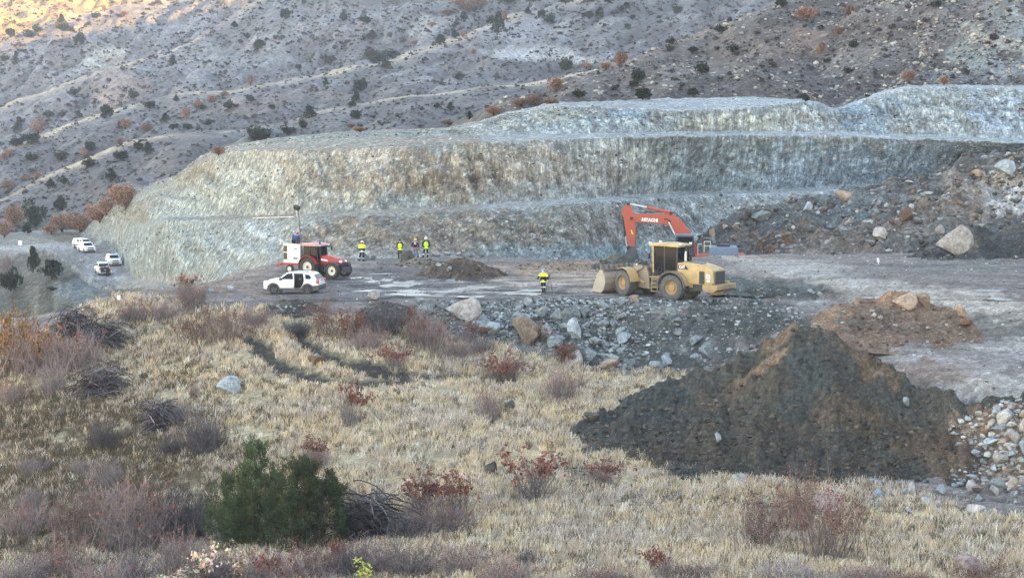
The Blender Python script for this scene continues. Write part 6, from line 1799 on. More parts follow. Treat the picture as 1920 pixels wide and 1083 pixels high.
# ------------------------------------------------------------------ wheel loader
def wheel_loader():
    phi = R(143.0); f, l = heading(phi)
    W = hit(1262, 563)[0]
    pos = W + f * 2.2 - l * 1.12
    z0 = drop(pos.x, pos.y).z
    root = empty('wheel_loader', (pos.x, pos.y, z0 - 0.03), (0, 0, phi))
    tag(root, 'dusty yellow wheel loader with its bucket lowered in the yard', 'wheel loader')
    I = Matrix.Identity(4)
    A = Matrix.Rotation(R(-21.0), 4, 'Z')
    RR = 0.95
    for y in (1.12, -1.12):
        big_tyre(I, (-2.2, y, RR), RR, 0.74, root, M_RIMY, M_RUBBER)
        big_tyre(A, (2.2, y, RR), RR, 0.74, root, M_RIMY, M_RUBBER)
    b = MB(I)
    b.prism([(-0.05, 0.75), (-0.05, 1.45), (-5.0, 1.45), (-5.0, 0.85), (-3.4, 0.7)], -0.55, 0.55)
    b.cyl((-2.2, -0.9, RR), (-2.2, 0.9, RR), 0.26)
    b.box(-1.2, -0.4, -1.0, 1.0, 1.15, 1.55)
    b.build('rear_frame', M_DGREY, root)
    h = MB(I)
    h.prism([(-2.35, 1.45), (-2.35, 2.72), (-2.9, 2.78), (-4.2, 2.66), (-5.1, 2.42), (-5.3, 2.3), (-5.36, 1.25), (-3.5, 1.25)], -0.82, 0.82, 0.07)
    ho = h.build('hood', M_CATY2, root, True)
    g = MB(I); g.box(-5.42, -5.33, -0.68, 0.68, 1.28, 2.22, 0.02)
    go = g.build('grille', M_GRILLE, ho)
    sl = MB(I)
    for k in range(12): sl.box(-5.44, -5.41, -0.64, 0.64, 1.33 + k * 0.075, 1.36 + k * 0.075, 0)
    sl.build('slats', M_BLACK, go)
    v = MB(I)
    for y in (0.822, -0.842): v.box(-4.62, -4.18, y, y + 0.02, 1.3, 2.2, 0.01)
    v.build('side_vent', M_BLACK, ho)
    st = MB(I); st.box(-5.08, -4.74, 0.822, 0.834, 1.72, 2.02, 0); st.box(-5.06, -4.8, 0.822, 0.834, 1.48, 1.62, 0)
    so = st.build('white_sticker', M_TEXTW, ho)
    tk = MB(I)
    for z, x0, x1 in ((1.93, -5.02, -4.82), (1.84, -5.04, -4.80)): tk.box(x0, x1, 0.834, 0.838, z - 0.03, z + 0.02, 0)
    tk.build('print', M_BLUEG, so)
    tl = MB(I); tl.prism([(-3.28, 2.28), (-3.05, 2.56), (-2.42, 2.56), (-2.42, 2.28)], 0.822, 0.834, 0)
    to = tl.build('name_plate', M_TEXTK, ho)
    text_mesh('lettering', 'CAT', 0.26, M_TEXTW, to, (-2.74, 0.838, 2.42), (math.pi / 2, 0, math.pi), 0.5, 0.012)
    tb = MB(I); tb.box(-4.1, -2.95, -0.3, 0.3, 2.72, 2.78, 0.01, rot=(0, -0.09, 0)); tb.build('hood_panel', M_GRILLE, ho)
    ex = MB(I); ex.cyl((-2.75, 0.35, 2.7), (-2.75, 0.35, 3.35), 0.10); ex.cyl((-2.75, 0.35, 3.35), (-2.82, 0.35, 3.75), 0.085)
    ex.build('exhaust', M_CHROME, root, True)
    et = MB(I); et.cyl((-2.81, 0.35, 3.55), (-2.86, 0.35, 3.95), 0.12); et.build('exhaust_tip', M_BLACK, root, True)
    pc = MB(I); pc.cyl((-2.75, -0.35, 2.7), (-2.75, -0.35, 3.15), 0.09); pc.cyl((-2.75, -0.35, 3.1), (-2.75, -0.35, 3.3), 0.17); pc.build('air_cleaner', M_BLACK, root, True)
    # mudguards
    for s in (1, -1):
        y0, y1 = sorted((s * 0.72, s * 1.50))
        fd = MB(I); fd.arc_plate((-2.2, RR), 1.13, 8, 172, y0, y1, 0.05, 22)
        sy0, sy1 = sorted((s * 0.68, s * 0.76))
        fd.prism([(-1.1, 1.15), (-1.25, 1.62), (-1.7, 1.98), (-2.3, 2.08), (-2.9, 1.95), (-3.25, 1.5), (-3.35, 1.0), (-3.6, 1.0), (-3.5, 2.0), (-2.4, 2.3), (-1.1, 2.1)], sy0, sy1, 0)
        fo = fd.build('rear_mudguard', M_CATY, root, True)
        y0, y1 = sorted((s * 1.46, s * 1.54))
        rb = MB(I); rb.arc_plate((-2.2, RR), 1.08, 2, 178, y0, y1, 0.13, 22); rb.build('rubber_edge', M_DGREY, fo, True)
        y0, y1 = sorted((s * 0.70, s * 1.50))
        ff = MB(A); ff.arc_plate((2.2, RR), 1.10, 62, 172, y0, y1, 0.05, 14); ff.build('front_mudguard', M_CATY, root, True)
    cw = MB(I)
    cw.prism([(-4.75, 0.95), (-4.75, 1.3), (-5.95, 1.3), (-5.95, 0.98), (-5.6, 0.8), (-4.9, 0.8)], -1.35, 1.35, 0.04)
    cw.box(-5.5, -5.0, 0.9, 1.25, 1.3, 1.46, 0.02); cw.box(-5.5, -5.0, -1.25, -0.9, 1.3, 1.46, 0.02)
    cw.box(-5.5, -4.9, -0.5, 0.5, 0.55, 0.82, 0.02)
    cw.build('counterweight', M_CATY, root)
    # ladder
    ld = MB(I)
    for x in (-0.98, -0.48): ld.tube([(x, 1.22, 1.75), (x, 1.34, 0.55)], 0.035, 6); 
    for k in range(4): ld.box(-0.98, -0.48, 1.22 + 0.03 * k - 0.05, 1.34 + 0.03 * k, 1.45 - 0.29 * k, 1.5 - 0.29 * k, 0.005)
    ld.box(-1.25, -0.25, 0.75, 1.3, 1.58, 1.64, 0.01)
    ld.build('ladder', M_CATY, root)
    # cab
    cb = MB(I)
    cb.box(-2.35, -0.2, -0.8, 0.8, 1.5, 2.1, 0.03)
    for (x, y) in ((-2.3, .76), (-2.3, -.76), (-1.25, .77), (-1.25, -.77), (-0.28, -.76)): cb.box(x - 0.05, x + 0.05, y - 0.05, y + 0.05, 2.1, 3.82, 0.01)
    cab = cb.build('cab', M_NAVY, root)
    ap = MB(I); ap.box(-0.34, -0.2, 0.68, 0.82, 1.9, 3.85, 0.02, rot=(0, 0.03, 0)); ap.build('pillar', M_CATY2, cab)
    rf = MB(I); rf.prism([(-2.5, 3.82), (-2.5, 3.98), (-1.3, 4.06), (0.0, 4.0), (0.05, 3.86)], -0.92, 0.92, 0.04); rf.build('roof', M_CATY2, cab, True)
    gl = MB(I)
    gl.box(-2.24, -1.31, 0.79, 0.80, 2.12, 3.8, 0); gl.box(-1.19, -0.36, 0.79, 0.80, 1.75, 3.8, 0); gl.box(-2.24, -0.36, -0.80, -0.79, 2.12, 3.8, 0)
    gl.box(-0.24, -0.23, -0.7, 0.66, 2.0, 3.8, 0); gl.box(-2.34, -2.33, -0.7, 0.7, 2.15, 3.8, 0)
    gl.build('window_glass', M_GLASS, cab)
    se = MB(I); se.box(-1.75, -1.2, -0.3, 0.3, 2.1, 2.45, 0.05); se.box(-1.85, -1.65, -0.28, 0.28, 2.4, 3.15, 0.06); se.build('seat', M_BLACK, cab)
    sw = MB(I)
    n = 18
    sw.tube([(-0.85 + 0.08 * math.cos(2 * math.pi * k / n), 0.22 * math.sin(2 * math.pi * k / n), 2.85 + 0.2 * math.cos(2 * math.pi * k / n)) for k in range(n + 1)], 0.022, 5); sw.tube([(-0.85, 0, 2.85), (-0.5, 0, 2.1)], 0.04)
    sw.build('steering_wheel', M_TEXTW, cab)
    hr = MB(I)
    hr.tube([(-2.3, 0.95, 2.15), (-2.3, 0.95, 2.9), (-3.1, 0.95, 2.9), (-3.1, 0.8, 2.7)], 0.02); hr.tube([(-0.3, 0.95, 1.7), (-0.3, 0.98, 2.7)], 0.02); hr.tube([(-1.1, 0.95, 1.7), (-1.1, 0.98, 2.5)], 0.02); hr.tube([(-1.1, 0.97, 2.3), (-0.75, 0.97, 2.3), (-0.75, 0.97, 1.7)], 0.018)
    hr.build('handrail', M_BLACK, root)
    lt = MB(I)
    for y in (0.7, -0.7): lt.box(-0.05, 0.12, y - 0.1, y + 0.1, 3.98, 4.1, 0.02); lt.box(-2.6, -2.45, y - 0.1, y + 0.1, 3.98, 4.1, 0.02)
    lt.build('work_lamp', M_LAMPW, cab)
    for y in (1.15, -1.15):
        mr = MB(I); mr.box(-0.2, -0.1, y - 0.12, y + 0.12, 2.9, 3.3, 0.02); mr.tube([(-0.2, y * 0.7, 3.5), (-0.15, y, 3.25)], 0.02); mr.build('mirror', M_BLACK, cab)
    # front frame, arms and bucket
    ff = MB(A)
    for y in (0.42, -0.50): ff.prism([(0.1, 0.7), (0.2, 1.7), (0.55, 2.25), (1.1, 2.3), (1.5, 1.9), (2.9, 1.25), (2.9, 0.65)], y, y + 0.08, 0.01)
    ff.box(0.1, 2.9, -0.42, 0.42, 0.62, 1.1, 0.03); ff.cyl((2.2, -0.9, RR), (2.2, 0.9, RR), 0.26)
    ff.box(0.35, 1.2, -0.42, 0.42, 1.1, 1.9, 0.03)
    ff.build('front_frame', M_MUDST, root)
    la = MB(A)
    for y in (0.56, -0.66): la.prism([(0.75, 2.1), (0.85, 2.35), (1.3, 2.3), (2.6, 1.75), (3.4, 0.95), (3.75, 0.5), (3.6, 0.3), (3.3, 0.5), (2.3, 1.35), (1.2, 1.95)], y, y + 0.10, 0.015)
    la.cyl((2.5, -0.6, 1.6), (2.5, 0.6, 1.6), 0.12)
    la.build('lift_arm', M_MUDST, root)
    tlk = MB(A); tlk.prism([(2.2, 1.2), (2.35, 2.2), (2.6, 2.3), (2.75, 1.6), (3.5, 1.35), (3.45, 1.15), (2.6, 1.1)], -0.12, 0.12, 0.02); tlk.build('tilt_lever', M_MUDST, root)
    cy = MB(A); cy.cyl((0.7, 0, 1.95), (1.7, 0, 2.12), 0.12); 
    for y in (0.75, -0.75): cy.cyl((0.6, y * .7, 1.0), (1.7, y * .75, 1.4), 0.10)
    cyo = cy.build('cylinder', M_CATY, root, True)
    cr = MB(A); cr.cyl((1.7, 0, 2.12), (2.4, 0, 2.22), 0.06)
    for y in (0.75, -0.75): cr.cyl((1.7, y * .75, 1.4), (2.4, y * .75, 1.65), 0.055)
    cr.build('rod', M_CHROME, cyo, True)
    AB = A @ Matrix.Translation((0.30, 0, 0)) @ Matrix.Diagonal((1, 1.08, 1.08, 1))
    bk = MB(AB)
    outer = [(5.1, 0.06), (3.95, 0.06), (3.62, 0.3), (3.46, 0.75), (3.52, 1.2), (3.78, 1.55), (4.05, 1.66), (4.12, 1.98)]
    inner = [(4.18, 1.96), (4.12, 1.6), (3.86, 1.48), (3.6, 1.16), (3.54, 0.78), (3.68, 0.37), (3.98, 0.13), (5.1, 0.12)]
    bk.prism(outer + inner, -1.72, 1.72, 0)
    bko = bk.build('bucket', M_MUDST, root)
    sd = MB(AB)
    msp = mat_paint('worn_bucket_side', lin(172,162,150), 0.6, dirt=0.5, dirt_col=lin(128,116,104), scale=2)
    for y in (1.72, -1.77):
        sd = MB(AB); sd.prism([(5.12, 0.04), (3.95, 0.05), (3.6, 0.3), (3.44, 0.75), (3.5, 1.2), (3.78, 1.57), (4.1, 1.6), (4.45, 1.3), (5.0, 0.35)], y, y + 0.05, 0)
        sd.build('side_plate', msp, bko)
    rb = MB(AB)
    for k in range(8): rb.prism([(3.86, 1.62), (4.08, 1.99), (4.0, 1.99), (3.7, 1.6)], -1.6 + k * 0.44, -1.5 + k * 0.44, 0)
    rb.box(3.66, 3.76, -1.7, 1.7, 1.56, 1.66, 0.01)
    rb.build('spill_guard_rib', M_DGREY, bko)
    te = MB(AB); te.prism([(5.1, 0.03), (5.1, 0.14), (5.38, 0.05)], -1.74, 1.74, 0); te.build('cutting_edge', M_CHROME, bko)
    hs = MB(A)
    for y in (0.2, -0.2, 0.3): hs.tube([(0.3, y, 1.9), (0.9, y, 2.6), (1.5, y * .8, 2.5), (2.2, y * .6, 2.1)], 0.03, 5)
    hs.build('hose', M_BLACK, root)
    return root
wheel_loader()

# ------------------------------------------------------------------ excavator
def excavator():
    phi = R(174.0); f, l = heading(phi)
    D = 171.0
    sc = F / D
    px0 = 1322.0
    x0, y0, _ = XZ(px0, D, 0)
    g = drop(x0, y0).z
    root = empty('excavator', (x0, y0, g), (0, 0, phi))
    tag(root, 'orange red tracked excavator with raised folded boom behind the loader', 'excavator')
    def L(px, py):  # picture plane through the machine -> side view metres
        return ((px0 - px) / sc * 1.01, (CAMZ + PD(px, py)[1] * D) - g)
    dz = lambda p, a, b: (p[0] + a, p[1] + b)
    bt, el = L(1184, 410), L(1258, 403)
    bo = MB()
    prof = [L(1183, 416), L(1182, 406), L(1192, 402), L(1256, 401), L(1266, 404), L(1280, 417), L(1297, 438), (0.4, 2.0), (1.0, 1.75), L(1268, 441), L(1258, 425), L(1250, 421), L(1215, 418)]
    bo.prism(prof, -0.30, 0.30, 0.03)
    boom = bo.build('boom', M_ORANGE, root)
    tcx, tcz = L(1219, 413)
    text_mesh('lettering', 'HITACHI', 0.42, M_TEXTW, boom, (tcx, 0.305, tcz), (math.pi / 2, R(2.5), math.pi), 1.55, 0.022)
    mk = MB(); a = L(1249, 411); mk.box(a[0] - 0.2, a[0] + 0.2, 0.302, 0.31, a[1] - 0.07, a[1] + 0.05, 0); mk.build('dark_patch', M_TEXTK, boom)
    pn = MB()
    for p in (L(1185, 410), L(1255, 415), L(1258, 400), L(1179, 383)): pn.cyl((p[0], -0.38, p[1]), (p[0], 0.38, p[1]), 0.16, None, 14)
    pn.build('pivot_pin', M_BLACK, boom, True)
    sk = MB()
    sk.prism([L(1180, 382), L(1172, 386), L(1166, 401), L(1170, 408), L(1177, 452), L(1182, 463), L(1191, 463), L(1193, 440), L(1192, 416), L(1186, 392)], -0.24, 0.24, 0.025)
    stick = sk.build('stick', M_ORANGE, root)
    fd = MB(); a = L(1186.5, 436); fd.prism([(a[0] - .14, a[1] - .2), (a[0] + .06, a[1] + .25), (a[0] + .16, a[1] + .2), (a[0] + .04, a[1] - .2)], 0.242, 0.25, 0); fd.build('yellow_mark', M_YEL, stick)
    ds = MB(); ds.prism([L(1190, 418), L(1193, 418), L(1194, 460), L(1191, 462)], -0.2, 0.235, 0.01); ds.build('dark_strip', M_DGREY, stick)
    def ram(name, p, q, r, k, parent, y=0.0):
        a = Vector((p[0], y, p[1])); b = Vector((q[0], y, q[1])); m = a.lerp(b, k)
        c = MB(); c.cyl(a, m, r); o = c.build(name, M_ORANGE if name != 'bucket_cylinder' else M_BLACK, parent, True)
        c = MB(); c.cyl(m, b, r * 0.55); c.build('rod', M_CHROME, o, True)
    ram('arm_cylinder', L(1259, 399), L(1182, 383), 0.15, 0.60, root)
    ram('bucket_cylinder', L(1169, 404), L(1177, 468), 0.12, 0.62, stick)
    for y in (0.42, -0.42): ram('boom_cylinder', (1.5, 1.6), L(1254, 416), 0.14, 0.55, root, y)
    lk = MB(); lk.prism([L(1175, 464), L(1187, 458), L(1190, 464), L(1178, 471)], -0.16, 0.16, 0.02)
    lk.build('bucket_link', M_BLACK, stick)
    bx, bz = L(1190, 464)
    bk = MB()
    pr = [(0.0, 0.1), (0.35, -0.05), (0.75, -0.5), (0.85, -1.0), (0.6, -1.45), (0.0, -1.6), (-0.5, -1.35), (-0.62, -1.3), (-0.52, -1.25), (0.0, -1.45), (0.5, -1.35), (0.72, -1.0), (0.62, -0.55), (0.25, -0.15), (-0.15, 0.0)]
    bk.prism([(bx + x, bz + z) for x, z in pr], -0.7, 0.7, 0)
    for y in (0.7, -0.74): bk.prism([(bx + x, bz + z) for x, z in [(0.0, 0.05), (0.35, -0.05), (0.75, -0.5), (0.85, -1.0), (0.6, -1.45), (0.0, -1.6), (-0.5, -1.33), (-0.3, -0.7)]], y, y + 0.04, 0)
    bk.build('bucket', M_DGREY, root)
    # hoses on the boom
    hs = MB(); 
    for k in (0, 1): hs.tube([(L(1297, 436)[0], 0.1 - .2 * k, L(1297, 436)[1] + .1), (L(1279, 414)[0], 0.1 - .2 * k, L(1279, 414)[1] + .12), (L(1266, 402)[0], 0.1 - .2 * k, L(1266, 402)[1] + .15), (L(1250, 399)[0], .1 - .2 * k, L(1250, 399)[1] + .1), (L(1195, 400)[0], 0.1 - .2 * k, L(1195, 400)[1] + .08)], 0.035, 5)
    hs.build('hose', M_BLACK, boom)
    # house
    top = L(1350, 461)[1]
    hb = MB(); hb.box(-3.4, 2.4, -1.3, 1.3, 0.95, 1.25, 0.04); hb.box(-2.9, 0.2, -1.3, 1.3, 1.25, top - 0.75, 0.04)
    house = hb.build('platform', M_ORANGE, root)
    en = MB()
    en.prism([(-0.4, top - 1.3), (-0.4, top - 0.02), (-3.0, top - 0.02), (-3.15, top - 0.15), (-3.15, top - 1.3)], -1.42, 1.42, 0.04)
    eo = en.build('engine_hood', M_BLUEG, root)
    e2 = MB(); e2.box(-2.4, -1.1, -0.5, 0.6, top, top + 0.22, 0.03); e2.box(-1.5, -1.2, -0.2, 0.1, top + .2, top + 0.5, 0.02); e2.build('hood_hump', M_NAVY, eo)
    ct = MB(); ct.prism([(-2.7, 1.2), (-2.7, top - 0.75), (-3.75, top - 0.72), (-3.95, top - 0.95), (-3.9, 1.3)], -1.5, 1.5, 0.06); ct.build('counterweight', M_ORANGE, root)
    c1 = L(1264, 438); c2 = L(1301, 441)
    cb = MB(); 
    cb.prism([(c1[0] - 0.15, 1.5), (c1[0], c1[1] - 1.2), (c1[0] - 0.25, c1[1] - 0.12), (c2[0], c1[1] - 0.12), (c2[0], 1.5)], 0.35, 1.42, 0.05)
    cab = cb.build('cab', M_NAVY, root)
    rf = MB(); rf.box(c2[0] - 0.12, c1[0] - 0.1, 0.3, 1.47, c1[1] - 0.13, c1[1] + 0.02, 0.03); rf.build('roof', M_BLUEG, cab)
    gl = MB(); gl.box(c2[0] + 0.15, c1[0] - 0.4, 1.425, 1.435, c1[1] - 1.2, c1[1] - 0.25, 0); gl.build('window', M_GLASS, cab)
    hr = MB()
    hr.tube([(0.1, 1.4, top - .5), (0.1, 1.4, top + 0.55), (-0.5, 1.4, top + 0.55), (-0.5, 1.4, top - .1)], 0.03, 5); hr.tube([(0.1, 1.4, top + .1), (-0.5, 1.4, top + .1)], 0.025, 5); hr.tube([(0.7, 1.3, top - .8), (0.7, 1.3, top + .3), (0.35, 1.3, top + .3)], 0.03, 5)
    hr.build('handrail', M_CREAM, root)
    tool = MB(); tool.box(0.1, 1.0, 0.2, 1.35, 1.55, top - 0.75, 0.04); tool.build('tool_box', M_ORANGE, root)
    for s in (1, -1):
        tr = MB()
        y0, y1 = sorted((s * 1.15, s * 1.75))
        pr = []
        for k in range(9): a = R(90 + 180 * k / 8); pr.append((-1.9 + 0.5 * math.cos(a), 0.5 + 0.5 * math.sin(a)))
        for k in range(9): a = R(-90 + 180 * k / 8); pr.append((1.9 + 0.5 * math.cos(a), 0.5 + 0.5 * math.sin(a)))
        tr.prism(pr, y0, y1, 0.02)
        for k in range(16): tr.box(-1.95 + k * 0.25, -1.83 + k * 0.25, y0, y1, 0.98, 1.05, 0)
        tr.build('track', M_RUBBER2, root)
    uc = MB(); uc.box(-1.0, 1.0, -1.15, 1.15, 0.45, 0.85, 0.04); uc.cyl((0, 0, 0.85), (0, 0, 1.2), 0.7, None, 24); uc.build('undercarriage', M_DGREY, root)
    return root
excavator()

# ------------------------------------------------------------------ tractor
def tractor():
    phi = R(-31.0); f, l = heading(phi)
    W = hit(624, 523)[0]
    pos = W - f * 2.45 + l * 0.82
    z0 = drop(pos.x, pos.y).z
    root = empty('tractor', (pos.x, pos.y, z0 - 0.02), (0, 0, phi))
    tag(root, 'red farm tractor with faded roof standing behind the white car', 'tractor')
    for y in (0.82, -0.82):
        big_tyre(None, (0, y, 0.80), 0.80, 0.46, root, M_CREAM, M_RUBBER2, lugs=18, rimf=0.56, hub=M_DGREY)
        big_tyre(None, (2.45, y, 0.62), 0.62, 0.38, root, M_CREAM, M_RUBBER2, lugs=18, rimf=0.60, hub=M_BLACK)
    c = MB(); c.prism([(-0.4, 0.55), (-0.4, 1.1), (0.9, 1.1), (2.7, 1.05), (2.8, 0.7), (2.4, 0.5), (0.6, 0.45)], -0.32, 0.32, 0.03); c.cyl((0, -0.8, 0.8), (0, 0.8, 0.8), 0.16); c.cyl((2.45, -0.8, 0.62), (2.45, 0.8, 0.62), 0.10)
    c.build('chassis', M_BLACK, root)
    h = MB(); h.prism([(0.85, 1.05), (0.85, 1.78), (1.9, 1.70), (2.75, 1.52), (2.98, 1.32), (3.0, 1.02)], -0.42, 0.42, 0.09)
    ho = h.build('hood', M_RED, root, True)
    st = MB()
    for y in (0.422, -0.434): st.prism([(1.0, 1.35), (1.0, 1.5), (1.6, 1.44), (1.7, 1.3)], y, y + 0.012, 0)
    st.build('white_decal', M_TEXTW, ho)
    for y in (0.30, -0.30):
        b = MB(); b.ellipsoid((2.86, y * 1.05, 1.32), 0.17, 0.13, 0.12); b.build('headlight', M_LAMPW, ho, True)
    g = MB(); g.box(2.93, 3.03, -0.3, 0.3, 0.75, 1.22, 0.03); g.build('grille', M_BLACK, root)
    w = MB(); w.box(3.03, 3.35, -0.35, 0.35, 0.5, 0.85, 0.04)
    for k in range(5): w.box(3.05, 3.42, -0.32 + k * 0.13, -0.23 + k * 0.13, 0.45, 0.88, 0.02)
    w.build('front_weight', M_DGREY, root)
    cb = MB()
    cb.box(-0.5, 0.85, -0.62, 0.62, 0.95, 1.2, 0.03)
    for p, q in (((0.85, .66, 1.15), (0.72, .66, 2.5)), ((0.85, -.66, 1.15), (0.72, -.66, 2.5)), ((0.12, .72, 1.2), (0.05, .70, 2.5)), ((0.12, -.72, 1.2), (0.05, -.70, 2.5)), ((-0.62, .68, 1.5), (-0.55, .66, 2.5)), ((-0.62, -.68, 1.5), (-0.55, -.66, 2.5))):
        cb.cyl(p, q, 0.045, None, 8)
    cab = cb.build('cab', M_BLACK, root)
    rf = MB(); rf.prism([(-0.78, 2.5), (-0.8, 2.62), (-0.5, 2.72), (0.4, 2.74), (0.95, 2.62), (0.98, 2.5)], -0.82, 0.82, 0.06); rf.build('roof', M_PINK, cab, True)
    gl = MB()
    for y in (0.69, -0.70): gl.prism([(0.80, 1.2), (0.70, 2.48), (0.1, 2.48), (0.15, 1.2)], y, y + 0.01, 0); gl.prism([(0.08, 1.5), (0.02, 2.48), (-0.52, 2.48), (-0.58, 1.6)], y, y + 0.01, 0)
    gl.raw([(0.86, -0.62, 1.2), (0.86, 0.62, 1.2), (0.73, 0.62, 2.48), (0.73, -0.62, 2.48)], [(0, 1, 2, 3)]); gl.raw([(-0.62, -0.62, 1.5), (-0.62, 0.62, 1.5), (-0.56, 0.62, 2.48), (-0.56, -0.62, 2.48)], [(0, 1, 2, 3)])
    gl.build('window_glass', mat_glass('tractor_glass', (0.35, 0.55, 0.50), 0.55), cab)
    se = MB(); se.box(-0.35, 0.1, -0.25, 0.25, 1.15, 1.35, 0.05); se.box(-0.45, -0.3, -0.25, 0.25, 1.3, 1.95, 0.05); se.tube([(0.35 + .05 * math.cos(k * .52), .18 * math.sin(k * .52), 1.75 + .15 * math.cos(k * .52)) for k in range(13)], 0.02, 5); se.build('seat', M_BLACK, cab)
    for s in (1, -1):
        y0, y1 = sorted((s * 0.62, s * 1.06))
        fd = MB(); fd.arc_plate((0, 0.80), 0.88, 20, 172, y0, y1, 0.05, 18)
        yy = sorted((s * 0.60, s * 0.66)); fd.prism([(0.8, 1.05), (0.85, 1.2), (0.4, 1.62), (0, 1.7), (-0.4, 1.6), (-0.6, 1.1)], yy[0], yy[1], 0)
        fd.build('rear_mudguard', M_RED, root, True)
        ff = MB(); ff.arc_plate((2.45, 0.62), 0.68, 40, 190, *sorted((s * 0.64, s * 1.02)), 0.03, 12); ff.build('front_mudguard', M_DGREY, root, True)
    ex = MB(); ex.tube([(0.98, -0.5, 1.7), (0.98, -0.5, 2.55), (0.92, -0.5, 2.85)], 0.06, 10); ex.build('exhaust', M_BLACK, root, True)
    for y in (1.0, -1.0):
        mi = MB(); mi.tube([(0.75, y * 0.7, 2.45), (0.95, y * 1.05, 2.45)], 0.02); mi.box(0.9, 0.97, y * 1.1 - 0.09, y * 1.1 + 0.09, 2.1, 2.45, 0.02); mi.build('mirror', M_BLACK, cab)
    sp = MB(); sp.box(0.5, 0.9, -0.85, -0.6, 0.5, 0.9, 0.02); sp.box(0.35, 0.8, -0.86, -0.6, 0.35, 0.42, 0.01); sp.build('step', M_BLACK, root)
    lm = MB()
    for y in (0.6, -0.6): lm.box(0.98, 1.05, y - 0.09, y + 0.09, 2.52, 2.62, 0.01)
    lm.build('work_lamp', M_LAMPW, cab)
    return root, pos, f, l, z0
_tr, _tpos, _tf, _tl, _tz = tractor()

# ------------------------------------------------------------------ lighting trailer hitched behind the tractor
def light_trailer():
    p = _tpos - _tf * 1.95 + _tl * 0.25
    z0 = drop(p.x, p.y).z
    root = empty('lighting_trailer', (p.x, p.y, z0), (0, 0, R(-31.0)))
    tag(root, 'white box trailer with a tall lamp mast hitched behind the red tractor', 'trailer')
    b = MB()
    for (x0, x1, y0, y1) in ((-0.85, 0.85, -0.75, -0.70), (-0.85, 0.85, 0.70, 0.75), (-0.85, -0.80, -0.70, 0.70), (0.80, 0.85, -0.70, 0.70)): b.box(x0, x1, y0, y1, 0.85, 2.42, 0.015)
    b.box(-0.80, 0.80, -0.70, 0.70, 0.85, 1.62, 0)
    body = b.build('box_body', M_WHITE2, root)
    d = MB(); d.box(-0.84, -0.30, -0.765, -0.751, 1.05, 2.3, 0.01); d.build('door_frame', M_CREAM, body)
    d = MB(); d.box(-0.82, -0.46, -0.775, -0.766, 1.12, 1.66, 0); d.box(-0.82, -0.46, -0.775, -0.766, 1.74, 2.24, 0); d.build('dark_panel', M_BLACK, body)
    t = MB(); t.box(0.2, 0.55, -0.756, -0.751, 1.95, 2.06, 0); t.build('grey_decal', M_BLUEG, body); t = MB(); t.box(0.15, 0.6, -0.756, -0.751, 1.15, 1.35, 0); t.build('grey_decal', M_BLUEG, body)
    n = MB()
    for k in range(4): n.box(0.05, 0.10, -0.77, -0.75, 1.2 + k * .3, 1.24 + k * .3, 0)
    n.build('latch', M_DGREY, body)
    fr = MB(); fr.box(-1.1, 0.95, -0.7, -0.55, 0.66, 0.84, 0.02); fr.box(-1.1, 0.95, 0.55, 0.7, 0.66, 0.84, 0.02); fr.box(-1.3, -1.1, -0.8, 0.8, 0.6, 0.78, 0.02); fr.prism([(0.9, 0.68), (0.9, 0.8), (1.5, 0.66), (1.5, 0.56)], -0.08, 0.08, 0.01); fr.prism([(-1.3, .62), (-1.3, .78), (-1.65, .55), (-1.62, .42)], -0.75, -0.6, 0.01)
    fr.build('chassis', M_RED, root)
    for y in (0.82, -0.82): big_tyre(None, (-0.15, y, 0.36), 0.36, 0.24, root, M_CREAM, M_RUBBER2, lugs=0, rimf=0.58)
    m = MB(); m.tube([(0.92, -0.62, 0.8), (0.86, -0.60, 2.4), (0.55, -0.55, 5.35)], 0.045, 8); m.box(0.84, 0.96, -0.70, -0.55, 0.84, 1.5, 0.01)
    mast = m.build('mast', M_DGREY, root)
    s = MB(); s.tube([(0.55, -0.55, 5.2), (0.35, -0.3, 4.5), (0.68, -0.57, 4.1)], 0.018, 5); s.tube([(0.62, -.55, 5.35), (0.85, -0.55, 5.85)], 0.016, 5); s.tube([(0.3, -.55, 5.3), (0.44, -0.55, 4.7)], 0.018, 5); s.build('stay', M_CHROME, mast)
    lh = MB(); lh.box(0.18, 0.72, -0.72, -0.42, 5.28, 5.56, 0.03, rot=(0.3, 0.18, 0)); lo = lh.build('lamp_head', M_BLACK, mast)
    gl = MB(); gl.box(0.24, 0.66, -0.70, -0.46, 5.22, 5.26, 0.01, rot=(0.3, 0.18, 0)); gl.build('lamp_glass', M_GLASSD, lo)
    return root, p, z0
_lt, _ltp, _ltz = light_trailer()

# ------------------------------------------------------------------ cars
def arch(cx, r, z, n=8):
    return [(cx + r * math.cos(R(180 * k / n)), z + r * math.sin(R(180 * k / n))) for k in range(n + 1)]

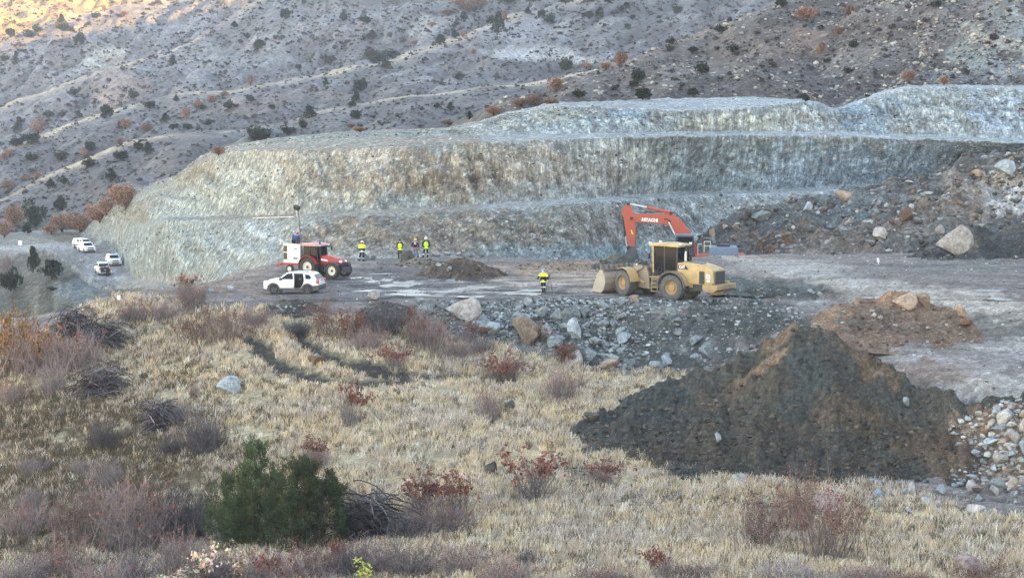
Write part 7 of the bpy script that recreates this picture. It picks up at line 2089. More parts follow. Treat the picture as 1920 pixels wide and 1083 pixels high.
def car(name, label, cat, loc, phi, style, group=None, pitch=0.0, opendoor=False):
    """x forward; style: dict with lengths and profiles"""
    s = style; root = empty(name, loc, (0, 0, phi))
    if pitch: root.rotation_euler = (0, pitch, phi)
    tag(root, label, cat, group)
    W2 = s['w'] / 2; wr = s['wr']; ax = s['axles']; zc = s['clear']
    bm_ = MB()
    low = [(s['nose'], zc + 0.05)] + s['lower'] + [(s['tail'], zc + 0.08)]
    prof = low[:]
    bot = []
    for cx in sorted(ax):
        bot += [(cx - wr * 1.16, zc)] + arch(cx, wr * 1.16, max(zc, wr * 0.95))[::-1][0:] + [(cx + wr * 1.16, zc)]
    bm_.prism(prof + bot, -W2, W2, 0.05, inset=(s['belt'] - 0.25, 0.05))
    body = bm_.build('body', s['paint'], root, True)
    gh = MB(); gh.prism(s['green'], -W2 + 0.05, W2 - 0.05, 0.05, inset=(s['belt'], 0.17))
    gh.build('roof', s['paint'], body, True)
    zt = max(z for _, z in s['green']); kx = 0.17 / (zt - s['belt'])
    yk = lambda z: W2 - 0.05 - max(0, z - s['belt']) * kx
    def sidewin(poly, nm, mat=M_GLASSD, push=0.006):
        for sg in (1, -1):
            if sg == 1 and nm == 'rear_door_window' and opendoor: continue
            w = MB(); w.raw([(x, sg * (yk(z) + push), z) for x, z in poly], [tuple(range(len(poly)))]); w.build('side_window', mat, body)
    for nm, poly in s['side']: sidewin(poly, nm)
    for nm, (a, b2) in (('windscreen', s['front']), ('rear_window', s['rear'])):
        w = MB()
        d = 0.012 if nm == 'windscreen' else -0.012
        q = [(a[0] + d, -yk(a[1]) + 0.10, a[1]), (a[0] + d, yk(a[1]) - 0.10, a[1]), (b2[0] + d, yk(b2[1]) - 0.08, b2[1]), (b2[0] + d, -yk(b2[1]) + 0.08, b2[1])]
        w.raw(q, [(0, 1, 2, 3)]); w.build(nm, M_GLASSD, body)
    for cx in ax:
        for y in (W2 - 0.11, -W2 + 0.11):
            t = MB(); h = 0.11
            t.lathe_y([(wr * .62, -h * .8), (wr * .66, -h), (wr * .93, -h), (wr, -h * .7), (wr, h * .7), (wr * .93, h), (wr * .66, h), (wr * .62, h * .8)], (cx, y, wr), 24)
            to = t.build('wheel', M_RUBBER2, root, True)
            rm = MB(); sg = 1 if y > 0 else -1
            rm.lathe_y([(wr * .64, sg * h * .9), (wr * .58, sg * h * .7), (wr * .56, sg * h * .2)], (cx, y, wr), 20)
            for k in range(5):
                a = 2 * math.pi * k / 5 + 0.3
                u = Vector((math.cos(a), 0, math.sin(a))); v = Vector((-math.sin(a), 0, math.cos(a)))
                c0 = Vector((cx, y + sg * h * .75, wr))
                q = [c0 + v * wr * .07, c0 + u * wr * .6 + v * wr * .11, c0 + u * wr * .6 - v * wr * .11, c0 - v * wr * .07]
                rm.raw([tuple(p) for p in q], [(0, 1, 2, 3)])
            rm.cyl((cx, y + sg * h * .6, wr), (cx, y + sg * h * .85, wr), wr * .14, None, 10)
            rm.build('rim', M_GRILLE, to, True)
            dk = MB(); dk.cyl((cx, y + sg * h * .1, wr), (cx, y + sg * h * .18, wr), wr * .58, None, 16); dk.build('brake_disc', M_BLACK, to, True)
    for y in (1, -1):
        hl = MB(); x = s['nose']; z = s['hl']
        hl.box(x - 0.28, x + 0.015, y * (W2 - 0.24) - 0.17, y * (W2 - 0.24) + 0.17, z - 0.09, z + 0.09, 0.03); hl.build('headlight', M_LAMPW if not s.get('darkhl') else M_GRILLE, body, True)
        tl = MB(); x = s['tail']; z = s['tl']
        tl.box(x - 0.015, x + 0.16, y * (W2 - 0.12) - 0.115, y * (W2 - 0.12) + 0.115, z - 0.15, z + 0.15, 0.02); tl.build('tail_light', M_LAMPR, body, True)
        mi = MB(); mi.box(s['mir'] - 0.09, s['mir'] + 0.09, *sorted((y * (W2 + 0.0), y * (W2 + 0.2))), s['belt'] + 0.0, s['belt'] + 0.17, 0.03); mi.build('mirror', s.get('mirc', M_BLACK), body, True)
    g = MB(); g.box(s['nose'] - 0.05, s['nose'] + 0.02, -W2 * .5, W2 * .5, s['hl'] - 0.12, s['hl'] + 0.05, 0.01); g.box(s['nose'] - 0.05, s['nose'] + 0.02, -W2 * .6, W2 * .6, zc + 0.12, zc + 0.32, 0.01); g.build('grille', M_BLACK, body)
    if s.get('clad'):
        c = MB()
        for sg in (1, -1):
            y0, y1 = sorted((sg * (W2 - 0.02), sg * (W2 + 0.025)))
            for cx in ax: c.arc_plate((cx, wr), wr * 1.14, -8, 188, y0, y1, 0.10, 16)
            c.box(min(ax) + wr * 1.1, max(ax) - wr * 1.1, y0, y1, zc - 0.02, zc + 0.16, 0.01)
        c.prism([(s['nose'] + 0.03, zc), (s['nose'] + 0.03, zc + 0.2), (s['nose'] - 0.4, zc + 0.2), (s['nose'] - 0.3, zc)], -W2 + 0.05, W2 - 0.05, 0.02)
        c.prism([(s['tail'] - 0.04, zc + 0.02), (s['tail'] - 0.04, zc + 0.42), (s['tail'] + 0.5, zc + 0.38), (s['tail'] + 0.3, zc)], -W2 - 0.01, W2 + 0.01, 0.04)
        c.build('cladding', M_DGREY, body, True)
    pl = MB(); pl.box(s['tail'] - 0.03, s['tail'] + 0.02, -0.26, 0.26, s['tl'] - 0.12, s['tl'] - 0.0, 0.005); po = pl.build('number_plate', M_TEXTW, body)
    return root, body, yk

SUV = dict(w=1.80, wr=0.345, axles=(1.33, -1.34), clear=0.30, nose=2.12, tail=-2.16, belt=1.05, hl=0.86, tl=0.98, mir=0.72, paint=M_WHITE, clad=True,
 lower=[(2.13, 0.72), (2.05, 0.92), (1.75, 1.02), (1.02, 1.10), (-1.9, 1.12), (-2.12, 1.05), (-2.17, 0.7)],
 green=[(1.05, 1.05), (0.35, 1.60), (-0.2, 1.66), (-1.45, 1.62), (-1.72, 1.52), (-2.08, 1.05)],
 side=[('front', [(0.80, 1.12), (0.28, 1.52), (-0.12, 1.56), (-0.14, 1.12)]), ('rear_door_window', [(-0.24, 1.12), (-0.22, 1.56), (-0.95, 1.55), (-1.02, 1.12)]), ('q', [(-1.15, 1.16), (-1.12, 1.50), (-1.42, 1.47), (-1.60, 1.28), (-1.52, 1.16)])],
 front=((0.98, 1.12), (0.42, 1.55)), rear=((-2.05, 1.12), (-1.78, 1.48)))

def white_suv():
    W1, W2_ = hit(513, 552)[0], hit(577, 550)[0]
    phi = R(168.0); f, l = heading(phi)
    mid = (W1 + W2_) / 2
    pos = mid - l * 0.85
    z = drop(pos.x, pos.y).z
    root, body, yk = car('white_suv', 'white off roader with its rear side door open at the yard edge', 'car', (pos.x, pos.y, z + 0.02), phi, SUV, opendoor=True)
    ys = yk(1.0)
    # flat dark sheet painted as the shaded doorway opening, and the swung-out door
    dr = MB(); yo = lambda zz: 0.91 if zz < 0.82 else (0.91 - (zz - 0.82) * 0.18 if zz < 1.06 else yk(zz) + 0.02)
    zs = [0.48, 0.62, 0.82, 1.06, 1.3, 1.56]; xf = [-0.22, -0.22, -0.22, -0.22, -0.23, -0.25]; xb = [-0.78, -0.88, -1.0, -1.05, -1.0, -0.93]
    dr.raw([(x, yo(zz), zz) for zz, x in zip(zs, xf)] + [(x, yo(zz), zz) for zz, x in zip(zs, xb)], [(i, i + 1, 7 + i, 6 + i) for i in range(5)])
    dr.build('doorway', mat_paint('dark_doorway_shade', lin(26,26,30), 0.9, dirt=0.1), body)
    se = MB(); se.box(-0.86, -0.66, 0.885, 0.915, 1.08, 1.24, 0.01); se.build('seat_edge', M_DGREY, body)
    A = Matrix.Translation((-0.20, yk(1.0) + 0.02, 0)) @ Matrix.Rotation(R(-67), 4, 'Z') @ Matrix.Rotation(math.pi, 4, 'Z') 
    d = MB(A)
    dp = [(0.0, 0.48), (0.0, 1.08), (0.06, 1.50), (0.66, 1.50), (0.80, 1.05), (0.72, 0.62), (0.58, 0.48)]
    d.prism([(x, zz) for x, zz in dp], -0.04, 0.04, 0.015)
    do = d.build('door', M_WHITE, body, True)
    wd = MB(A); wd.prism([(0.08, 1.1), (0.1, 1.44), (0.6, 1.44), (0.70, 1.1)], -0.046, 0.046, 0); wd.build('window', M_GLASSD, do)
    hd = MB(A); hd.box(0.55, 0.7, 0.04, 0.07, 0.95, 1.0, 0.01); hd.build('handle', M_DGREY, do)
    # lines of the front door, handle, sticker, rails
    ln = MB()
    for pts in ([(0.80, 0.5), (0.86, 1.05)], [(-0.14, 0.5), (-0.14, 1.1)]): ln.tube([(x, yk(zz) + 0.004, zz) for x, zz in pts], 0.008, 4)
    ln.build('door_seam', M_DGREY, body)
    h2 = MB(); h2.box(-0.05, 0.12, yk(1) + 0.0, yk(1) + 0.03, 0.95, 0.99, 0.005); h2.build('handle', M_DGREY, body)
    sk = MB(); sk.box(0.28, 0.56, W := ys + 0.001, ys + 0.008, 0.90, 0.98, 0); sk.box(0.27, 0.54, ys + 0.001, ys + 0.008, 0.74, 0.86, 0); sk.build('door_sticker', M_TEXTK, body)
    for sg in (1, -1):
        rr = MB(); rr.tube([(0.3, sg * 0.60, 1.62), (0.2, sg * 0.60, 1.70), (-1.3, sg * 0.60, 1.69), (-1.45, sg * 0.60, 1.62)], 0.025, 6); rr.build('roof_rail', M_BLACK, body)
    bd = MB(); bd.box(-2.2, -2.165, -0.28, 0.28, 1.02, 1.08, 0.005); bd.build('tailgate_trim', M_BLACK, body)
    return root
white_suv()

CROSS = dict(SUV); CROSS.update(clad=False, w=1.82, nose=2.15, tail=-2.15, lower=[(2.16, 0.62), (2.08, 0.86), (1.8, 0.98), (1.0, 1.06), (-1.9, 1.08), (-2.12, 1.0), (-2.16, 0.62)], clear=0.26, mirc=M_WHITE)
VAN = dict(w=1.9, wr=0.34, axles=(1.5, -1.5), clear=0.28, nose=2.35, tail=-2.45, belt=1.15, hl=0.88, tl=1.1, mir=1.25, paint=M_WHITE,
 lower=[(2.36, 0.7), (2.28, 0.98), (1.75, 1.18), (-2.4, 1.22), (-2.46, 0.7)], green=[(1.75, 1.15), (1.0, 1.80), (0.6, 1.9), (-2.2, 1.92), (-2.42, 1.15)],
 side=[('front', [(1.35, 1.22), (0.9, 1.70), (0.45, 1.74), (0.45, 1.22)]), ('mid', [(0.3, 1.24), (0.3, 1.74), (-0.8, 1.74), (-0.8, 1.24)])], front=((1.68, 1.22), (1.08, 1.74)), rear=((-2.40, 1.25), (-2.24, 1.75)))
PICK = dict(w=1.85, wr=0.38, axles=(1.6, -1.55), clear=0.36, nose=2.6, tail=-2.65, belt=1.12, hl=0.95, tl=0.98, mir=1.0, paint=M_WHITE,
 lower=[(2.62, 0.8), (2.55, 1.05), (1.35, 1.18), (-0.85, 1.18), (-0.9, 1.0), (-2.6, 1.0), (-2.66, 0.8)], green=[(1.45, 1.12), (0.75, 1.72), (0.3, 1.78), (-0.55, 1.76), (-0.85, 1.12)],
 side=[('front', [(1.15, 1.2), (0.7, 1.64), (0.3, 1.66), (0.3, 1.2)]), ('rear', [(0.2, 1.2), (0.2, 1.66), (-0.5, 1.64), (-0.68, 1.2)])], front=((1.38, 1.2), (0.82, 1.66)), rear=((-0.82, 1.2), (-0.62, 1.64)))

def on_road(px, py, b, style, name, label, cat, back=False):
    p = hit(px, py)[0]
    a = R(b)
    f = Vector((-math.sin(a), math.cos(a), 0)) if back else Vector((math.sin(a), -math.cos(a), 0))
    phi = math.atan2(f.y, f.x)
    c = p + Vector((0, 1, 0)) * (style['nose'] * 0.8)
    z1 = drop(c.x + f.x * 1.4, c.y + f.y * 1.4).z; z2 = drop(c.x - f.x * 1.4, c.y - f.y * 1.4).z
    k = car(name, label, cat, (c.x, c.y, (z1 + z2) / 2 + 0.03), phi, style, 'white cars on the quarry road', pitch=-math.atan2(z1 - z2, 2.8))
    if style is VAN: k[0].scale = (0.86, 0.86, 0.86)
    return k, c, f
(_v, _vb, _yk), _c, _f = on_road(150, 468, 44, VAN, 'white_van', 'white van with a dark lower stripe, farthest car on the road', 'van')
vs = MB()
for sg in (1, -1): vs.box(-2.3, 1.1, *sorted((sg * 0.945, sg * 0.962)), 0.55, 0.86, 0.01)
vs.build('dark_stripe', M_BLACK, _vb)
on_road(158, 475, 31, CROSS, 'white_car', 'white car overlapping the van on the road bend', 'car')
(_r3, _b3, _), _c3, _f3 = on_road(208, 499, 22, CROSS, 'white_car', 'white car with a dark sunroof, alone by the rock face', 'car')
sr = MB(); sr.box(-0.9, 0.05, -0.42, 0.42, 1.655, 1.672, 0.005); sr.build('sunroof', M_BLUEG, _b3)
(_pk, _pb, _), _pc, _pf = on_road(187, 517, 21, PICK, 'white_pickup', 'white pickup seen from behind with its loaded bed open', 'pickup', True)
bd = MB(); bd.box(-2.6, -0.95, -0.78, 0.78, 1.0, 1.012, 0); bd.box(-2.68, -2.655, -0.72, 0.72, 0.52, 1.0, 0); bd.build('bed_opening', M_BLACK, _pb)
ld = MB(); ld.box(-2.4, -1.6, -0.5, 0.1, 1.0, 1.3, 0.05); ld.box(-2.2, -1.3, 0.15, 0.6, 1.0, 1.22, 0.05); ld.ellipsoid((-1.8, -0.45, 1.2), 0.35, 0.25, 0.25); ldo = ld.build('load', M_NAVY, _pb)
lw = MB(); lw.box(-2.69, -2.675, -0.3, 0.0, 0.78, 0.92, 0); lw.build('white_bag', M_TEXTW, _pb)

# ------------------------------------------------------------------ small things standing about
def post(px, py, wpx, hpx, name, label, cat, lean=0.0, mat=M_TEXTW):
    p, _ = hit(px, py); s = p.y / F
    root = empty(name, tuple(p), (0, lean, 0)); tag(root, label, cat)
    w, h = wpx * s, hpx * s
    a = MB(); a.box(-w / 2, w / 2, -0.03, 0.03, h * 0.35, h, 0.008); a.build('board', mat, root)
    a = MB(); a.box(-0.03, 0.03, 0.03, 0.08, -0.15, h * 0.8, 0.005); a.build('stake', M_CREAM, root)
post(223, 568, 6, 15, 'marker_post', 'white marker board on the grassy crest at the left', 'marker')
post(38, 464, 7, 13, 'road_sign', 'little white sign on stakes beside the road at the left edge', 'sign')
post(1648, 496, 4, 13, 'marker_post', 'thin white leaning stake beside the upper haul road', 'marker', -0.2)
def marker():
    p, _ = hit(380, 527)
    root = empty('orange_marker', tuple(p)); tag(root, 'small orange and white marker flag on the yard edge', 'marker')
    a = MB(); a.box(-0.015, 0.015, -0.015, 0.015, -0.1, 0.42, 0); a.build('stake', M_CREAM, root)
    a = MB(); a.prism([(0.015, 0.40), (0.20, 0.36), (0.17, 0.2), (0.015, 0.22)], -0.012, 0.012, 0); a.build('orange_flag', M_ORANGE, root)
    a = MB(); a.prism([(-0.015, 0.34), (-0.17, 0.3), (-0.14, 0.14), (-0.015, 0.17)], -0.012, 0.012, 0); a.build('white_flag', M_TEXTW, root)
marker()
def pipe():
    pts = [hit(px, py)[0] + Vector((0, -0.05, 0.06)) for px, py in ((474, 409.5), (490, 409.2), (510, 408.6), (530, 408), (552, 407.4))]
    a = MB(); a.tube([tuple(p) for p in pts], 0.035, 8)
    tag(a.build('white_pipe', M_CREAM, None, True), 'thin white pipe lying along the lower bench left of the lamp mast', 'pipe')
pipe()
def case(px, py, label):
    p, _ = hit(px, py)
    root = empty('equipment_case', tuple(p), (0, 0, 0.3)); tag(root, label, 'case')
    a = MB(); a.box(-0.25, 0.25, -0.2, 0.2, 0.0, 0.42, 0.03); a.build('shell', M_NAVY, root)
    a = MB(); a.tube([(-0.1, -0.2, 0.42), (-0.08, -0.2, 0.5), (0.08, -0.2, 0.5), (0.1, -0.2, 0.42)], 0.02, 5); a.build('handle', M_BLACK, root)
case(196, 517, 'small dark case on the road behind the white pickup')

# ------------------------------------------------------------------ puddles
M_WATER, _nt, _b = new_mat('sky_pale_muddy_water')
_b.inputs['Base Color'].default_value = (*lin(186,188,188), 1); _b.inputs['Roughness'].default_value = 0.15; _b.inputs['Specular IOR Level'].default_value = 1.0  # bright sky reflection is put into the pale base colour
_nz = _n(_nt, 'ShaderNodeTexNoise'); _nz.inputs['Scale'].default_value = 6.0; _bp = _n(_nt, 'ShaderNodeBump'); _bp.inputs['Strength'].default_value = 0.08; _nt.links.new(_nz.outputs[0], _bp.inputs['Height']); _nt.links.new(_bp.outputs[0], _b.inputs['Normal'])
GROUND = [o for o in _terr if o.name == 'ground']
def puddle(px, py, wpx, hpx, seed):
    p = hit(px, py, GROUND)[0]; s = p.y / F
    wpx *= 1.25; hpx *= 1.4; rx = wpx * s / 2; ry = hpx * s / 2 / ((CAMZ - p.z) / p.y)
    n = 56
    V = []
    for k in range(n):
        a = 2 * math.pi * k / n
        q = 1 + 0.7 * float(fbm(np.array(math.cos(a) * 1.3 + seed), np.array(math.sin(a) * 1.3), None, 4, seed)) + 0.15 * float(noise(np.array(a * 6.0), np.array(seed * 1.0), None, 3))
        V.append((p.x + rx * q * math.cos(a), p.y + ry * q * math.sin(a)))
    zs = [drop(x, y, 50, GROUND).z for x, y in V]
    z = float(np.percentile(zs, 60)) + 0.012
    me = bpy.data.meshes.new('puddle_water'); me.from_pydata([(x, y, z) for x, y in V], [], [tuple(range(n))]); me.materials.append(M_WATER)
    o = link('puddle_water', me); tag(o, None, None, None, 'structure')
for i, a in enumerate([(752,533,48,9),(728,525,20,6),(700,528,18,4),(822,518,20,4),(788,529,8,6),(770,546,60,4),(838,546,44,4),(800,553,70,3),(870,542,40,4),(900,540,60,4),(930,548,80,3),(985,552,60,3),(668,521,20,4),(692,521,16,3),(712,514,40,2),(812,524,16,4),(846,527,14,4),(760,552,60,3),(1000,545,60,3),(880,555,60,3),(700,545,50,3),(1650,560,40,3),(1880,560,50,4),(1850,545,50,3)]):
    puddle(*a, i + 3)
# ================================================================== PEOPLE
M_SKIN = mat_paint('skin', lin(206,160,132), 0.6, dirt=0.0)
def cloth(name, rgb): return mat_paint(name, rgb, 0.85, dirt=0.12, dirt_col=lin(130,120,110), scale=4, spec=0.1)
M_HIVIS = cloth('hi_vis_yellow', lin(226,242,70)); M_HIVIS2 = cloth('hi_vis_lime', lin(206,246,80)); M_NAVYC = cloth('navy_cloth', lin(34,40,62)); M_BLACKC = cloth('black_cloth', lin(30,30,36))
M_REFL = cloth('silver_band', lin(228,232,232)); M_JEAN = cloth('blue_jeans', lin(96,116,146)); M_ORC = cloth('orange_hem', lin(206,92,60)); M_BLUEC = cloth('blue_cloth', lin(52,104,196)); M_GREYC = cloth('charcoal_cloth', lin(72,74,86))
M_HAIR = cloth('dark_hair', lin(34,30,30)); M_BOOT = cloth('boots', lin(40,36,36)); M_HELW = mat_paint('white_helmet', lin(240,240,236), 0.3, dirt=0.05); M_HELY = mat_paint('yellow_helmet', lin(240,204,70), 0.3, dirt=0.05)
M_HELB = mat_paint('blue_helmet', lin(84,160,226), 0.3, dirt=0.05); M_HELR = mat_paint('red_helmet', lin(214,104,86), 0.3, dirt=0.05); M_HELC = mat_paint('cream_helmet', lin(244,240,200), 0.3, dirt=0.05)
M_MASK = cloth('pale_face_mask', lin(226,232,226))

def skin_mesh(name, chains, root_pt, lvl=1):
    """one continuous surface grown over joints: chains of (point, radius x, radius y), joined where points coincide"""
    pts, rad, edges, idx = [], [], [], {}
    def vid(p, r):
        k = tuple(round(c, 4) for c in p)
        if k not in idx: idx[k] = len(pts); pts.append(p); rad.append(r if isinstance(r, tuple) else (r, r))
        return idx[k]
    for ch in chains:
        prev = None
        for p, r in ch:
            v = vid(p, r)
            if prev is not None and prev != v: edges.append((prev, v))
            prev = v
    me = bpy.data.meshes.new(name); me.from_pydata(pts, edges, [])
    o = bpy.data.objects.new(name + '_tmp', me); COL.objects.link(o)
    md = o.modifiers.new('skin', 'SKIN'); md.use_smooth_shade = True
    sv = me.skin_vertices[0].data
    rk = tuple(round(c, 4) for c in root_pt)
    for i, r in enumerate(rad):
        sv[i].radius = r; sv[i].use_root = (i == idx[rk])
    sb = o.modifiers.new('sub', 'SUBSURF'); sb.levels = lvl; sb.render_levels = lvl
    bpy.context.view_layer.update()
    out = bpy.data.meshes.new_from_object(o.evaluated_get(bpy.context.evaluated_depsgraph_get()))
    out.name = name
    bpy.data.objects.remove(o); bpy.data.meshes.remove(me)
    for p in out.polygons: p.use_smooth = True
    return out

def person(label, loc, phi, arms, legs, top, bands, trousers, tbands, head, sleeves=None, height=1.76, bend=0.0, hem=None, mask=False, backprint=False):
    """x forward, y left. arms: (elbow, wrist) for left and right, relative to the shoulder; legs: (knee, ankle) offsets from the hip"""
    root = empty('person', loc, (0, 0, phi)); tag(root, label, 'person')
    k = height / 1.76
    root.scale = (1.06, 1.12, 1.02)
    S = lambda p: tuple(c * k for c in p)
    bx = bend
    pel, wai, che, nkb = (0, 0, 0.96), (bx * .3, 0, 1.12), (bx * .7, 0, 1.30), (bx, 0, 1.47)
    nk, hd, tp = (bx + .01, 0, 1.53), (bx + .03, 0, 1.63), (bx + .02, 0, 1.71)
    tor = [(S(pel), (.12 * k, .15 * k)), (S(wai), (.11 * k, .145 * k)), (S(che), (.125 * k, .165 * k)), (S(nkb), (.07 * k, .09 * k))]
    hdc = [(S(nkb), .07 * k), (S(nk), .055 * k), (S(hd), (.098 * k, .08 * k)), (S(tp), (.085 * k, .07 * k))]
    body = [tor, hdc]; armsc, hands = [], []
    for sgn, (el, wr) in zip((1, -1), arms):
        sh = (bx * .95, sgn * .18, 1.41)
        E = tuple(a + b for a, b in zip(sh, el)); Wp = tuple(a + b for a, b in zip(E, wr))
        ch = [(S(nkb), (.07 * k, .09 * k)), (S(sh), .062 * k), (S(E), .046 * k), (S(Wp), .034 * k)]
        armsc.append(ch)
        d = Vector(wr).normalized(); side = Vector((1, 0, 0)) - d * d.x
        side = side.normalized() if side.length > 0.1 else Vector((0, 1, 0)); nor = d.cross(side)
        Wv = Vector(Wp); palm = Wv + d * 0.085
        body.append(ch + [(S(tuple(palm)), (.020 * k, .036 * k))])
        for j, ln in enumerate((.066, .075, .070, .055)):
            b0 = palm + side * (0.027 - 0.018 * j)
            m1 = b0 + d * ln * .55; m2 = b0 + d * ln + nor * sgn * .018
            body.append([(S(tuple(palm)), (.020 * k, .036 * k)), (S(tuple(b0 + d * .012)), .010 * k), (S(tuple(m1)), .009 * k), (S(tuple(m2)), .007 * k)])
        th = Wv + d * 0.035 + side * 0.035
        body.append([(S(tuple(palm)), (.020 * k, .036 * k)), (S(tuple(th)), .011 * k), (S(tuple(th + d * .045 + side * .02)), .009 * k)])
    legc, boots = [], []
    for sgn, (kn, an) in zip((1, -1), legs):
        hp = (0, sgn * .09, .90)
        K = tuple(a + b for a, b in zip(hp, kn)); An = tuple(a + b for a, b in zip(K, an))
        ch = [(S(pel), (.12 * k, .15 * k)), (S(hp), .088 * k), (S(K), .060 * k), (S(An), .044 * k)]
        body.append(ch + [(S((An[0] + .13, An[1], .045)), (.035 * k, .04 * k))])
        legc.append(ch); boots.append(An)
    bo = link('body', skin_mesh('body', body, S(pel)), root); bo.data.materials.append(M_SKIN)
    g = lambda ch, e: [(p, (r[0] + e, r[1] + e) if isinstance(r, tuple) else r + e) for p, r in ch]
    # trousers
    tm = skin_mesh('trousers', [g(c, .020) for c in legc], S(pel))
    to = link('trousers', tm, root)
    for m in (trousers, M_REFL): tm.materials.append(m)
    for p in tm.polygons:
        if any(a < p.center.z / k < b for a, b in tbands): p.material_index = 1
    # upper garment (with sleeves, or sleeves as another garment)
    ch = [[(S((0, 0, .88)), (.145 * k, .185 * k))] + g(tor, .040 if sleeves is not None else .030)] + ([g(c, .024) for c in armsc] if sleeves is None else [])
    jm = skin_mesh('jacket' if sleeves is None else 'vest', ch, S(pel), 2)
    jo = link('jacket' if sleeves is None else 'vest', jm, root)
    mats = [top] + [b[2] for b in bands]
    for m in mats: jm.materials.append(m)
    for p in jm.polygons:
        for i, b in enumerate(bands):
            if b[0] < p.center.z / k < b[1] and (len(b) < 4 or abs(p.center.y) / k < b[3]): p.material_index = i + 1
    if sleeves is not None:
        sm = skin_mesh('shirt', [g(tor, .016)] + [g(c, .020) for c in armsc], S(pel)); so = link('shirt', sm, root); sm.materials.append(sleeves)
    for An in boots:
        b = MB(); b.box((An[0] - .09) * k, (An[0] + .19) * k, (An[1] - .05) * k, (An[1] + .05) * k, 0, .10 * k, 0.03); b.cyl(S((An[0], An[1], .06)), S((An[0], An[1], .2)), .06 * k, .056 * k, 12); b.build('boot', M_BOOT, root, True)
    c = S(hd)
    kind, hm = head
    if kind == 'helmet':
        h = MB(); h.ellipsoid((c[0], c[1], c[2] + .03 * k), .145 * k, .125 * k, .135 * k, 0.0, 20, 8)
        h.cyl((c[0] + .02 * k, c[1], c[2] + .02 * k), (c[0] + .02 * k, c[1], c[2] + .035 * k), .158 * k, .15 * k, 20); h.box(c[0] - .1 * k, c[0] + .1 * k, -.015, .015, c[2] + .15 * k, c[2] + .172 * k, 0.008)
        h.build('helmet', hm, root, True)
        hr = MB(); hr.ellipsoid((c[0] - .02 * k, c[1], c[2] - .01 * k), .098 * k, .09 * k, .085 * k, -1, 14, 8); hr.build('hair', M_HAIR, root, True)
    else:
        hr = MB(); hr.ellipsoid((c[0] - .012 * k, c[1], c[2] + .025 * k), .108 * k, .092 * k, .112 * k, -.5, 16, 8); hr.build('hair', hm, root, True)
    fx = c[0] + .092 * k
    no = MB(); no.ellipsoid((fx + .006, 0, c[2] - .01 * k), .022 * k, .015 * k, .028 * k, -1, 8, 6); no.build('nose', M_SKIN, root, True)
    ey = MB()
    for y in (.032, -.032): ey.ellipsoid((fx - .008, y * k, c[2] + .02 * k), .010 * k, .014 * k, .008 * k, -1, 8, 6)
    ey.build('eyes', M_HAIR, root, True)
    er = MB()
    for y in (.083, -.083): er.ellipsoid((c[0], y * k, c[2]), .022 * k, .012 * k, .034 * k, -1, 8, 6)
    er.build('ears', M_SKIN, root, True)
    mo = MB(); mo.box(fx - .02, fx - .002, -.026 * k, .026 * k, c[2] - .056 * k, c[2] - .046 * k, 0.003); mo.build('mouth', cloth('lips', lin(160,96,90)) if not mask else M_MASK, root)
    if mask:
        mk = MB(); mk.ellipsoid((fx - .03 * k, 0, c[2] - .045 * k), .05 * k, .07 * k, .055 * k, -1, 12, 8); mk.build('face_mask', M_MASK, root, True)
    if backprint:
        b = MB()
        b.box(-.185 * k + bx * .8, -.170 * k + bx * .8, -.07 * k, .07 * k, 1.36 * k, 1.40 * k, 0); b.box(-.19 * k + bx * .7, -.172 * k + bx * .7, -.10 * k, .10 * k, 1.24 * k, 1.30 * k, 0); b.build('back_print', M_REFL, jo)
    return root

DOWN = ((0.02, 0.06, -.29), (0.04, 0.0, -.25)); DOWNR = ((0.02, -0.06, -.29), (0.04, 0.0, -.25))
FRONT = ((0.02, 0.08, -.28), (0.20, -0.10, -.10)); FRONTR = ((0.02, -0.08, -.28), (0.20, 0.10, -.10))
POCK = ((-0.03, 0.13, -.27), (0.08, -0.06, -.22)); POCKR = ((-0.03, -0.13, -.27), (0.08, 0.06, -.22))
LEG = ((0.0, 0.02, -.42), (-0.02, 0.0, -.40)); LEGR = ((0.0, -0.02, -.42), (-0.02, 0.0, -.40))
WIDE = ((0.03, 0.08, -.41), (-0.03, 0.06, -.40)); WIDER = ((0.03, -0.08, -.41), (-0.03, -0.05, -.40))
def at(px, py): 
    p = hit(px, py)[0]; return (p.x, p.y, p.z - 0.01)
NB = [(1.00, 1.10, M_BLACKC), (0.92, 1.00, M_REFL)]
person('person in a yellow jacket and pale helmet standing apart at the left', at(679, 489), R(80), (FRONT, FRONTR), (WIDE, LEGR), M_HIVIS, [(0.98, 1.10, M_BLACKC), (0.80, 0.98, M_REFL)], M_NAVYC, [(0.22, 0.30), (0.10, 0.14)], ('helmet', M_HELC))
person('bare headed person in a yellow vest over black sleeves, hands before them', at(750, 484.5), R(92), (FRONT, FRONTR), (LEG, LEGR), M_HIVIS, [], M_NAVYC, [], ('hair', M_HAIR), M_BLACKC, 1.74)
person('person in a dark printed jacket, blue jeans and yellow helmet', at(779, 482), R(84), (POCK, POCKR), (LEG, WIDER), M_NAVYC, [(0.80, 0.99, M_ORC)], M_JEAN, [], ('helmet', M_HELY), None, 1.70, backprint=True)
person('person in a lime vest, dark sleeves and white helmet beside the white stone', at(799, 482), R(98), (POCK, POCKR), (WIDE, LEGR), M_HIVIS2, [], M_BLACKC, [(0.24, 0.33), (0.14, 0.17)], ('helmet', M_HELW), M_BLACKC, 1.80)
_man = at(1019, 549)
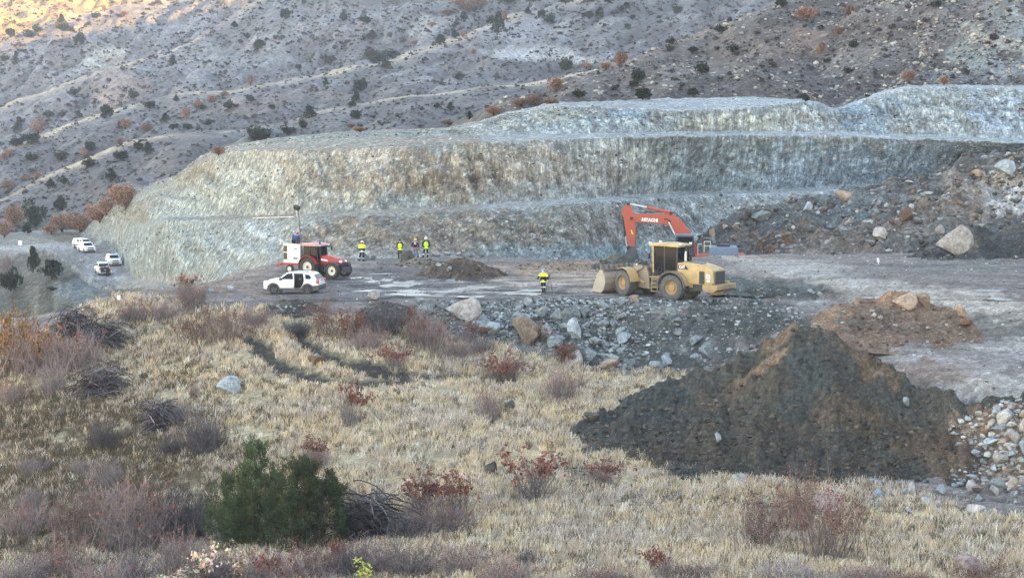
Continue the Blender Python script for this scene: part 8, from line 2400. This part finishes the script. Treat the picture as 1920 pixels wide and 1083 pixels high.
person('person in a blue helmet and yellow black jacket walking before the loader bucket', _man, R(-112), (((0.06, 0.12, -.26), (0.12, 0.05, -.22)), ((-0.02, -0.14, -.26), (0.10, -0.10, -.20))), (((0.10, 0.02, -.41), (-0.04, 0.0, -.40)), ((-0.02, -0.02, -.42), (-0.16, 0, -.38))), M_HIVIS, [(0.98, 1.20, M_NAVYC), (0.93, 0.98, M_REFL), (1.20, 1.225, M_REFL, .2)], M_NAVYC, [(0.40, 0.46)], ('helmet', M_HELB), None, 1.80, mask=True)
def tripod():
    p = Vector(_man) + Vector((0.42, -0.05, 0))
    z = drop(p.x, p.y).z
    root = empty('survey_tripod', (p.x, p.y, z)); tag(root, 'grey folding tripod stand carried beside the person in the blue helmet', 'tripod')
    for k in range(3):
        a = 2 * math.pi * k / 3 + 0.4
        t = MB(); t.tube([(0.03 * math.cos(a), 0.03 * math.sin(a), 1.32), (0.30 * math.cos(a), 0.30 * math.sin(a), 0.0)], 0.022, 6); t.build('leg', M_DGREY, root)
    t = MB(); t.cyl((0, 0, 1.3), (0, 0, 1.36), 0.09, None, 12); t.box(-0.06, 0.06, -0.06, 0.06, 1.36, 1.5, 0.02); t.build('head', M_GRILLE, root)
tripod()
# two people in the trailer box, one at the pickup
cs, sn = math.cos(R(-31)), math.sin(R(-31))
tl = lambda x, y, z: (_ltp.x + x * cs - y * sn, _ltp.y + x * sn + y * cs, _ltz + z)
person('person in a red helmet and charcoal vest standing in the white trailer box', tl(0.25, -0.3, 1.62), R(100), (FRONT, FRONTR), (LEG, LEGR), M_GREYC, [], M_NAVYC, [], ('helmet', M_HELR), M_BLUEC, 1.74)
person('person in a blue helmet and black clothes leaning in the white trailer box', tl(-0.35, 0.1, 1.62), R(60), (DOWN, DOWNR), (LEG, LEGR), M_BLACKC, [], M_BLACKC, [], ('helmet', M_HELB), None, 1.78, bend=0.12)
_pp = Vector((_pc.x, _pc.y, 0)) - _pf * 3.0 + Vector((0.25, 0, 0))
person('person in dark blue clothes bending at the open bed of the pickup', (_pp.x, _pp.y, drop(_pp.x, _pp.y).z), math.atan2(_pf.y, _pf.x), (((0.2, 0.04, -.2), (0.22, 0, -.05)), ((0.2, -0.04, -.2), (0.22, 0, -.05))), (LEG, LEGR), M_NAVYC, [], M_NAVYC, [], ('hair', M_HAIR), None, 1.70, bend=0.22)
# ================================================================== HAZE
def haze():
    x0, x1, y0, y1, z0, z1 = -900, 1500, -1200, 1900, -120, 460
    vs = [(x, y, z) for x in (x0, x1) for y in (y0, y1) for z in (z0, z1)]
    fs = [(0, 1, 3, 2), (4, 6, 7, 5), (0, 4, 5, 1), (2, 3, 7, 6), (0, 2, 6, 4), (1, 5, 7, 3)]
    me = bpy.data.meshes.new('haze'); me.from_pydata(vs, [], fs); me.update()
    m = bpy.data.materials.new('valley_haze'); m.use_nodes = True
    nt = m.node_tree; nt.nodes.clear()
    out = nt.nodes.new('ShaderNodeOutputMaterial'); v = nt.nodes.new('ShaderNodeVolumePrincipled')
    v.inputs['Color'].default_value = (0.80, 0.86, 1.0, 1); v.inputs['Density'].default_value = 0.00022; v.inputs['Anisotropy'].default_value = 0.1
    nt.links.new(v.outputs[0], out.inputs['Volume'])
    me.materials.append(m)
    o = link('haze', me)
    tag(o, 'thin blue valley haze', 'haze', None, 'stuff')
haze()
